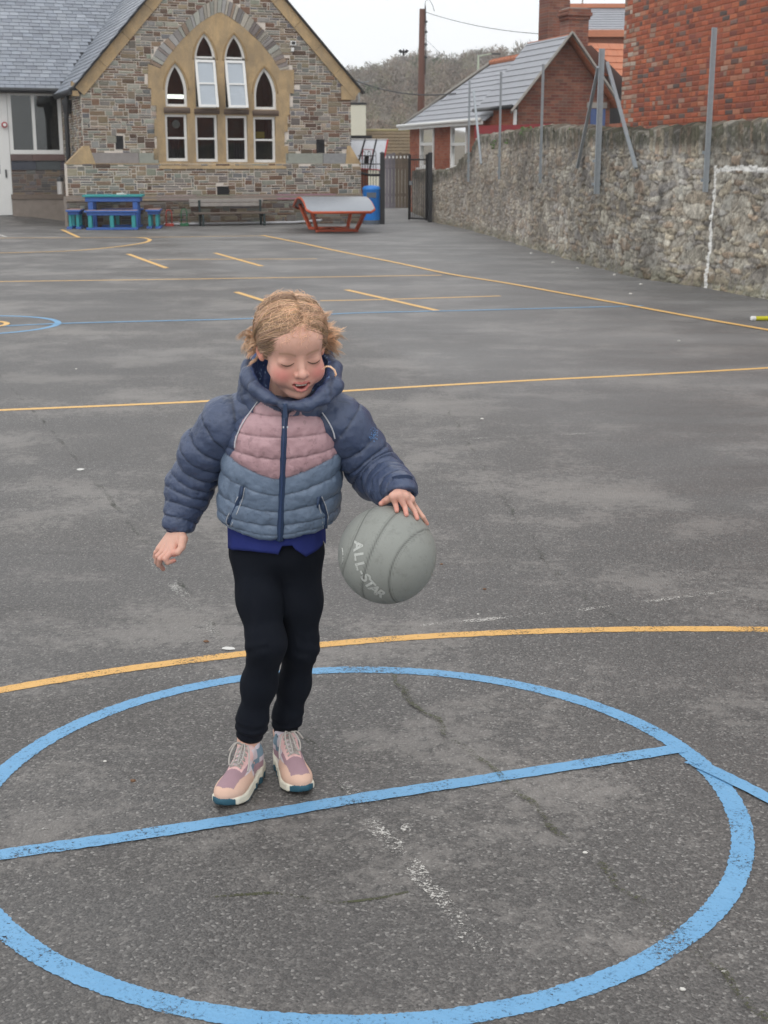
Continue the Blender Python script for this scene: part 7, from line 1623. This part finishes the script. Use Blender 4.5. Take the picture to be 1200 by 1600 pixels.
# ------------------------------------------------------------------ chunky trainers
def rotz(d): a = math.atan2(d[0], d[1]); return np.array(((math.cos(a), -math.sin(a), 0), (math.sin(a), math.cos(a), 0), (0, 0, 1)))     # rows: shoe x, y(forward), z
TE = np.array((.030,.095,.135)); CRM = np.array((.70,.67,.56)); PEA = np.array((.66,.44,.34)); MAU = np.array((.34,.22,.25)); PNK = np.array((.72,.50,.48)); LIL = np.array((.62,.55,.58)); STL = np.array((.17,.25,.31))
def trainer(heel, toe, side, lift, ank):
    d = toe-heel; d[2] = 0; L = np.linalg.norm(d); Rm = rotz(d/L); org = heel.copy(); org[2] = 0
    pl = math.atan2(lift, L)                                   # the toes tip slightly
    def to(p): return (p-org)@Rm.T
    def fro(q): return np.asarray(q)@Rm+org
    l = L
    def hwid(y): return np.interp(y, [-.02, 0, .03, l*.45, l*.72, l*.9, l+.005], [.012, .024, .031, .030, .0385, .033, .010])*1.0
    def cxl(y): return side*.006*np.sin(np.clip(y/l, 0, 1)*PI*.9)
    def sole(q): w_ = hwid(q[:, 1]); x = q[:, 0]-cxl(q[:, 1]); spring = np.interp(q[:, 1], [0, l*.7, l+.01], [0, 0, .016]); ht = np.interp(q[:, 1], [0, l*.3, l*.75, l], [.045, .033, .026, .031]); dd = np.abs(x)-w_-.0025; return smax(smax(smax(dd, q[:, 2]-ht, .006), spring-q[:, 2], .006), smax(-.012-q[:, 1], q[:, 1]-l-.006, .01), .008)
    def upper(q):
        a = q.copy(); a[:, 0] -= cxl(q[:, 1]); e = ell(a, (0, l*.76, .034), (.0370, l*.25, .0305)); e = smin(e, ell(a, (0, l*.52, .040), (.0325, l*.30, .040)), .015)
        e = smin(e, ell(a, (0, l*.13, .050), (.032, .036, .046)), .02); e = smin(e, cap(a, (0, l*.55, .060), (0, l*.30, .088), .022, .025), .012); e = smin(e, ell(a, (0, l*.16, .075), (.030, .034, .030)), .012)
        op = to(ank[None])[0]; e = smax(e, -cap(a, (0, l*.20, .10), (0, l*.18, .16), .0245, .032), .005); e = smax(e, a[:, 2]-.112+.12*np.clip(a[:, 1]-l*.05, 0, 1)*0, .006); return e
    def f(p): q = to(p); return smin(sole(q), upper(q), .0022)
    c = fro((0, l/2, .05)); V, Fq = surface(f, c-.15, c+.15, .0019); q = to(V); Nn = vnormals(V, Fq); x = q[:, 0]-cxl(q[:, 1]); y = q[:, 1]/l; z = q[:, 2]; xs = x*side      # xs>0 outer side
    ds = sole(q); du = upper(q); is_sole = ds < du; w_ = hwid(q[:, 1]); ht = np.interp(q[:, 1], [0, l*.3, l*.75, l], [.047, .036, .030, .034])
    col = np.tile(LIL, (len(V), 1)); nz_ = fbm(V*40, 2, 3)
    def pt(mask, c_): nonlocal col; col = np.where(mask[:, None], c_, col)
    pt((y > .50) & (y < .97) & (np.abs(x) < .026), MAU); band = .026+.016*np.clip((.92-y)*2.2, 0, 1); pt((y > .42) & ((z < band) | (y > .955-1.98*np.abs(x))), PEA); pt((y > .48) & (np.abs(x) > .0235) & (z < .060), PEA)
    pt((y > .36) & (y < .66) & (np.abs(x) < .0245-.006*(y-.36)*3), PNK*np.array((1.02, .95, .95))); pt((y > .30) & (y < .61) & (np.abs(x) < .008), LIL*1.05)
    pt((y > .22) & (y < .45) & (np.abs(x) > .015) & (z > .052) & (z < .070), STL); pt((y > .02) & (y < .26) & (z > .070) & (z < .094), STL*1.1); pt((y > .1) & (y < .42) & (z < .056) & (np.abs(x) > .02), MAU*1.1); pt((y < .12) & (z < .07), LIL*1.05); pt((z > .100), PNK*.9)
    wv = .015+.006*np.sin(y*34)+.003*np.sin(y*71+1)
    scol = np.where((z < wv)[:, None] & ((y < .42) | (y > 9))[:, None], TE, CRM); scol = np.where(((y > .90) & (x*side < .030) & (x*side > -.030) & (z < .026+.5*(y-.93)*l))[:, None], TE, scol); scol = np.where((z < .006)[:, None] & (y < .95)[:, None], TE*1.1, scol)
    col = np.where(is_sole[:, None], scol, col); groove = np.where(is_sole, .0022*np.sin(y*36)*sstep(.5, .35, y)*(z < ht-.008), 0); edge_ = -.0012*np.exp(-((ds-du)/.0016)**2)
    o = plink('shoe', V+Nn*(groove+edge_+.0004*nz_)[:, None], Fq, M['shoe'], col, person)
    # laces
    def surf(xl, yl): 
        zz = np.linspace(.14, .02, 140); pp = np.stack([np.full(140, xl+cxl(yl*l)), np.full(140, yl*l), zz], 1); v = upper(pp); i = np.argmax(v < .0015); return pp[i]
    mb = MB(); mb.col = (.42,.39,.36); rows = np.linspace(.62, .40, 5)
    for i, yl in enumerate(rows):
        mb.tube([Vector(fro(surf(t*.015, yl+.012*abs(t)))-A3(PO)) for t in np.linspace(-1, 1, 7)], .0019, 6)
        if i: mb.tube([Vector(fro(surf(t*.014, rows[i-1]+(yl-rows[i-1])*(t+1)/2)+np.array((0, 0, .001)))-A3(PO)) for t in np.linspace(-1, 1, 7)], .0017, 6)
    kn = surf(0, .37)+np.array((0, .003, .004)); KW = lambda v: Vector(fro(v)-A3(PO))
    loops = [[(0, 0, 0), (.012, .012, .010), (.017, .040, -.006), (.012, .062, -.024), (.004, .058, -.024), (.004, .030, -.006), (0, 0, .002)], [(0, 0, 0), (-.010*1, .014, .008), (-.018, .042, -.008), (-.014, .058, -.022), (-.008, .050, -.020), (-.004, .02, -.002), (0, 0, .002)], [(0, 0, 0), (.022*side, .02, .004), (.036*side, .05, -.020), (.040*side, .070, -.034)], [(0, 0, 0), (-.02*side, .004, .004), (-.034*side, .012, -.014)]]
    for lp in loops:
        q2 = catm3([np.array(v) for v in lp]); out_ = []
        for v in q2:
            pnt = kn+v
            for _ in range(8):
                if upper(pnt[None])[0] < .0028: pnt = pnt+np.array((0, 0, .0025))
            out_.append(KW(pnt))
        mb.tube(out_, .0021, 6)
    mb.lathe([(0, -.005), (.006, 0), (0, .005)], tuple(KW(kn)), 8); mb.build('laces', M['shoe'], o, smooth=True, col=True)
    mb = MB(); mb.col = (.72,.66,.72); mb.tube([KW((cxl(l*.2), l*.20, .060)), KW(tuple(np.array((cxl(l*.2), l*.20, .085))*.5+np.array((*to(ank[None])[0][:2], ank[2]))*.5)), KW((*to(ank[None])[0][:2], ank[2]+.012))], [.0265, .0268, .0268], 18, cap=False); mb.build('sock', M['jersey'], person, smooth=True, col=True)
    return o
def catm3(pts, n=5):
    P0 = [2*pts[0]-pts[1]]+pts+[2*pts[-1]-pts[-2]]; out = []
    for i in range(1, len(P0)-2):
        a, b, c, d = P0[i-1:i+3]
        for k in range(n): u = k/n; out.append(.5*(2*b+(-a+c)*u+(2*a-5*b+4*c-d)*u*u+(-a+3*b-3*c+d)*u**3))
    return out+[pts[-1]]
hR = np.array((ANR[0], ANR[1], 0)); tR = A3(G(345, 1266)); hR = hR+(hR-tR)/np.linalg.norm(hR-tR)*.035; trainer(tR+(hR-tR)/np.linalg.norm(hR-tR)*.214, tR, -1, .0, ANR)
hL = np.array((ANL[0], ANL[1], 0)); tL = A3(G(475, 1245)); hL = hL+(hL-tL)/np.linalg.norm(hL-tL)*.035; trainer(tL+(hL-tL)/np.linalg.norm(hL-tL)*.214, tL, 1, .0, ANL)
# ================================================================== the ball
ball = empty('rubber_ball', BCV); tag(ball, 'worn grey rubber basketball with faded white lettering under the hand of the girl', 'ball')
m, t, b = newmat('grey_rubber', (.2,.2,.19), .55, .35); co = coords(t)
v1 = N(t, 'ShaderNodeTexVoronoi'); v1.inputs['Scale'].default_value = 330; t.links.new(co, v1.inputs['Vector']); n1 = noise(t, co, 9, 6, .7); n2 = noise(t, co, 40, 5, .75)
c = mixc(t, n1, (.225,.235,.215), (.305,.315,.29)); c = mixc(t, math_(t, 'MULTIPLY', ramp(t, n2, [(.52, 0.0), (.68, 1.0)]), .35), c, (.13,.13,.12)); t.links.new(c, b.inputs['Base Color']); bump(t, b, v1.outputs['Distance'], .25, .001); M['rubber'] = m
# sphere with carved channels: great circle pair and two curved seams
ns_ = 220; th = np.linspace(0, PI, ns_//2+1); ph = np.linspace(0, 2*PI, ns_, endpoint=False); TH_, PH_ = np.meshgrid(th, ph, indexing='ij'); U = np.stack([np.sin(TH_)*np.cos(PH_), np.sin(TH_)*np.sin(PH_), np.cos(TH_)], -1)
RB = np.array(Matrix.Rotation(R(18), 3, 'Y') @ Matrix.Rotation(R(-24), 3, 'Z') @ Matrix.Rotation(R(-10), 3, 'X'))
W_ = U@RB; gx1 = np.abs(W_[..., 0]); gz1 = np.abs(W_[..., 2]-.0); cur = np.abs(np.hypot(W_[..., 0]*.0+np.abs(W_[..., 0])-.86, W_[..., 2]*.62)-.30)
grv = np.exp(-((gx1-.0)/.016)**2)+np.exp(-((gz1)/.016)**2)*0+np.exp(-((np.abs(np.abs(W_[..., 0])-.47-.20*W_[..., 2]**2))/.015)**2)
grv2 = np.exp(-((np.abs(gx1-.045))/.006)**2)*.5+np.exp(-((np.abs(np.abs(W_[..., 0])-.47-.20*W_[..., 2]**2-.05))/.007)**2)*.5
Rr = BR_*(1-.018*np.clip(grv, 0, 1)-.008*np.clip(grv2, 0, 1)); Vq = (U*Rr[..., None]).reshape(-1, 3); na_ = ns_; nt_ = len(th); idx = np.arange(nt_*na_).reshape(nt_, na_)
Fq = np.stack([idx[:-1], idx[1:], np.roll(idx, -1, 1)[1:], np.roll(idx, -1, 1)[:-1]], -1).reshape(-1, 4)
cb = 1-.55*np.clip(grv+grv2, 0, 1).reshape(-1, 1)*np.ones((1, 3)); me = np_mesh('shell', Vq, Fq, col=cb); a = N(t, 'ShaderNodeAttribute', attribute_name='Col'); t.links.new(mixc(t, 1.0, c, a.outputs['Color'], 'MULTIPLY'), b.inputs['Base Color']); link('shell', me, M['rubber'], ball)
# faded lettering wrapped on the shell, reading downwards
M['faded_white'] = paint_mat('faded_letter', (.56,.57,.54), (.42,.43,.40), .6, True, .44)
def letter_on_ball(ch, px, py, ang, size):
    cu = bpy.data.curves.new('letter', 'FONT'); cu.body = ch; cu.size = size; cu.extrude = 0; cu.offset = .0011; cu.align_x = 'CENTER'; cu.align_y = 'CENTER'; ob = bpy.data.objects.new('letter', cu); COL.objects.link(ob)
    dg = bpy.context.evaluated_depsgraph_get(); dg.update(); me = bpy.data.meshes.new_from_object(ob.evaluated_get(dg)); bpy.data.objects.remove(ob); bpy.data.curves.remove(cu)
    bm = bmesh.new(); bm.from_mesh(me); bmesh.ops.triangulate(bm, faces=bm.faces[:]); bmesh.ops.subdivide_edges(bm, edges=bm.edges[:], cuts=2, use_grid_fill=True)
    c = Vector(on_ball(px, py, .0))-BCV; n = c.normalized(); up0 = Vector((0, 0, 1)); x = up0.cross(n).normalized(); y = n.cross(x); ca, sa = math.cos(ang), math.sin(ang); X = x*ca+y*sa; Y_ = -x*sa+y*ca
    for v in bm.verts: p = n*BR_+X*v.co.x+Y_*v.co.y; v.co = p.normalized()*(BR_+.0006)
    bm.to_mesh(me); bm.free(); me.materials.clear(); link('letter', me, M['faded_white'], ball)
for ch, px, py, ang in (('A', 559, 853, -78), ('L', 560, 869, -74), ('L', 562, 884, -70), ('-', 566, 894, -64), ('S', 571, 903, -60), ('T', 577, 913, -54), ('A', 585, 921, -48), ('R', 594, 928, -42)): letter_on_ball(ch, px, py, R(ang), .034 if ch != '-' else .026)
mb = MB(); cc_ = [Vector(on_ball(534+3*math.cos(a)-1, 868+13*math.sin(a), .0006))-BCV for a in np.linspace(-1.5, 1.5, 12)]; mb.tube(cc_, .0014, 5); mb.build('faded_ring', M['faded_white'], ball)
# ================================================================== thin wet air
m = bpy.data.materials.new('haze'); m.use_nodes = True; t = m.node_tree; t.nodes.clear(); ho = t.nodes.new('ShaderNodeOutputMaterial'); hv = t.nodes.new('ShaderNodeVolumePrincipled')
hv.inputs['Color'].default_value = (.97, .98, .99, 1); hv.inputs['Density'].default_value = .0008; hv.inputs['Anisotropy'].default_value = .2; t.links.new(hv.outputs[0], ho.inputs['Volume'])
tag(MB().box(-150, 380, -12, 600, -1.0-1, 60).build('haze', m), 'thin pale drizzly air over the yard and the far hill', 'haze', kind='stuff')
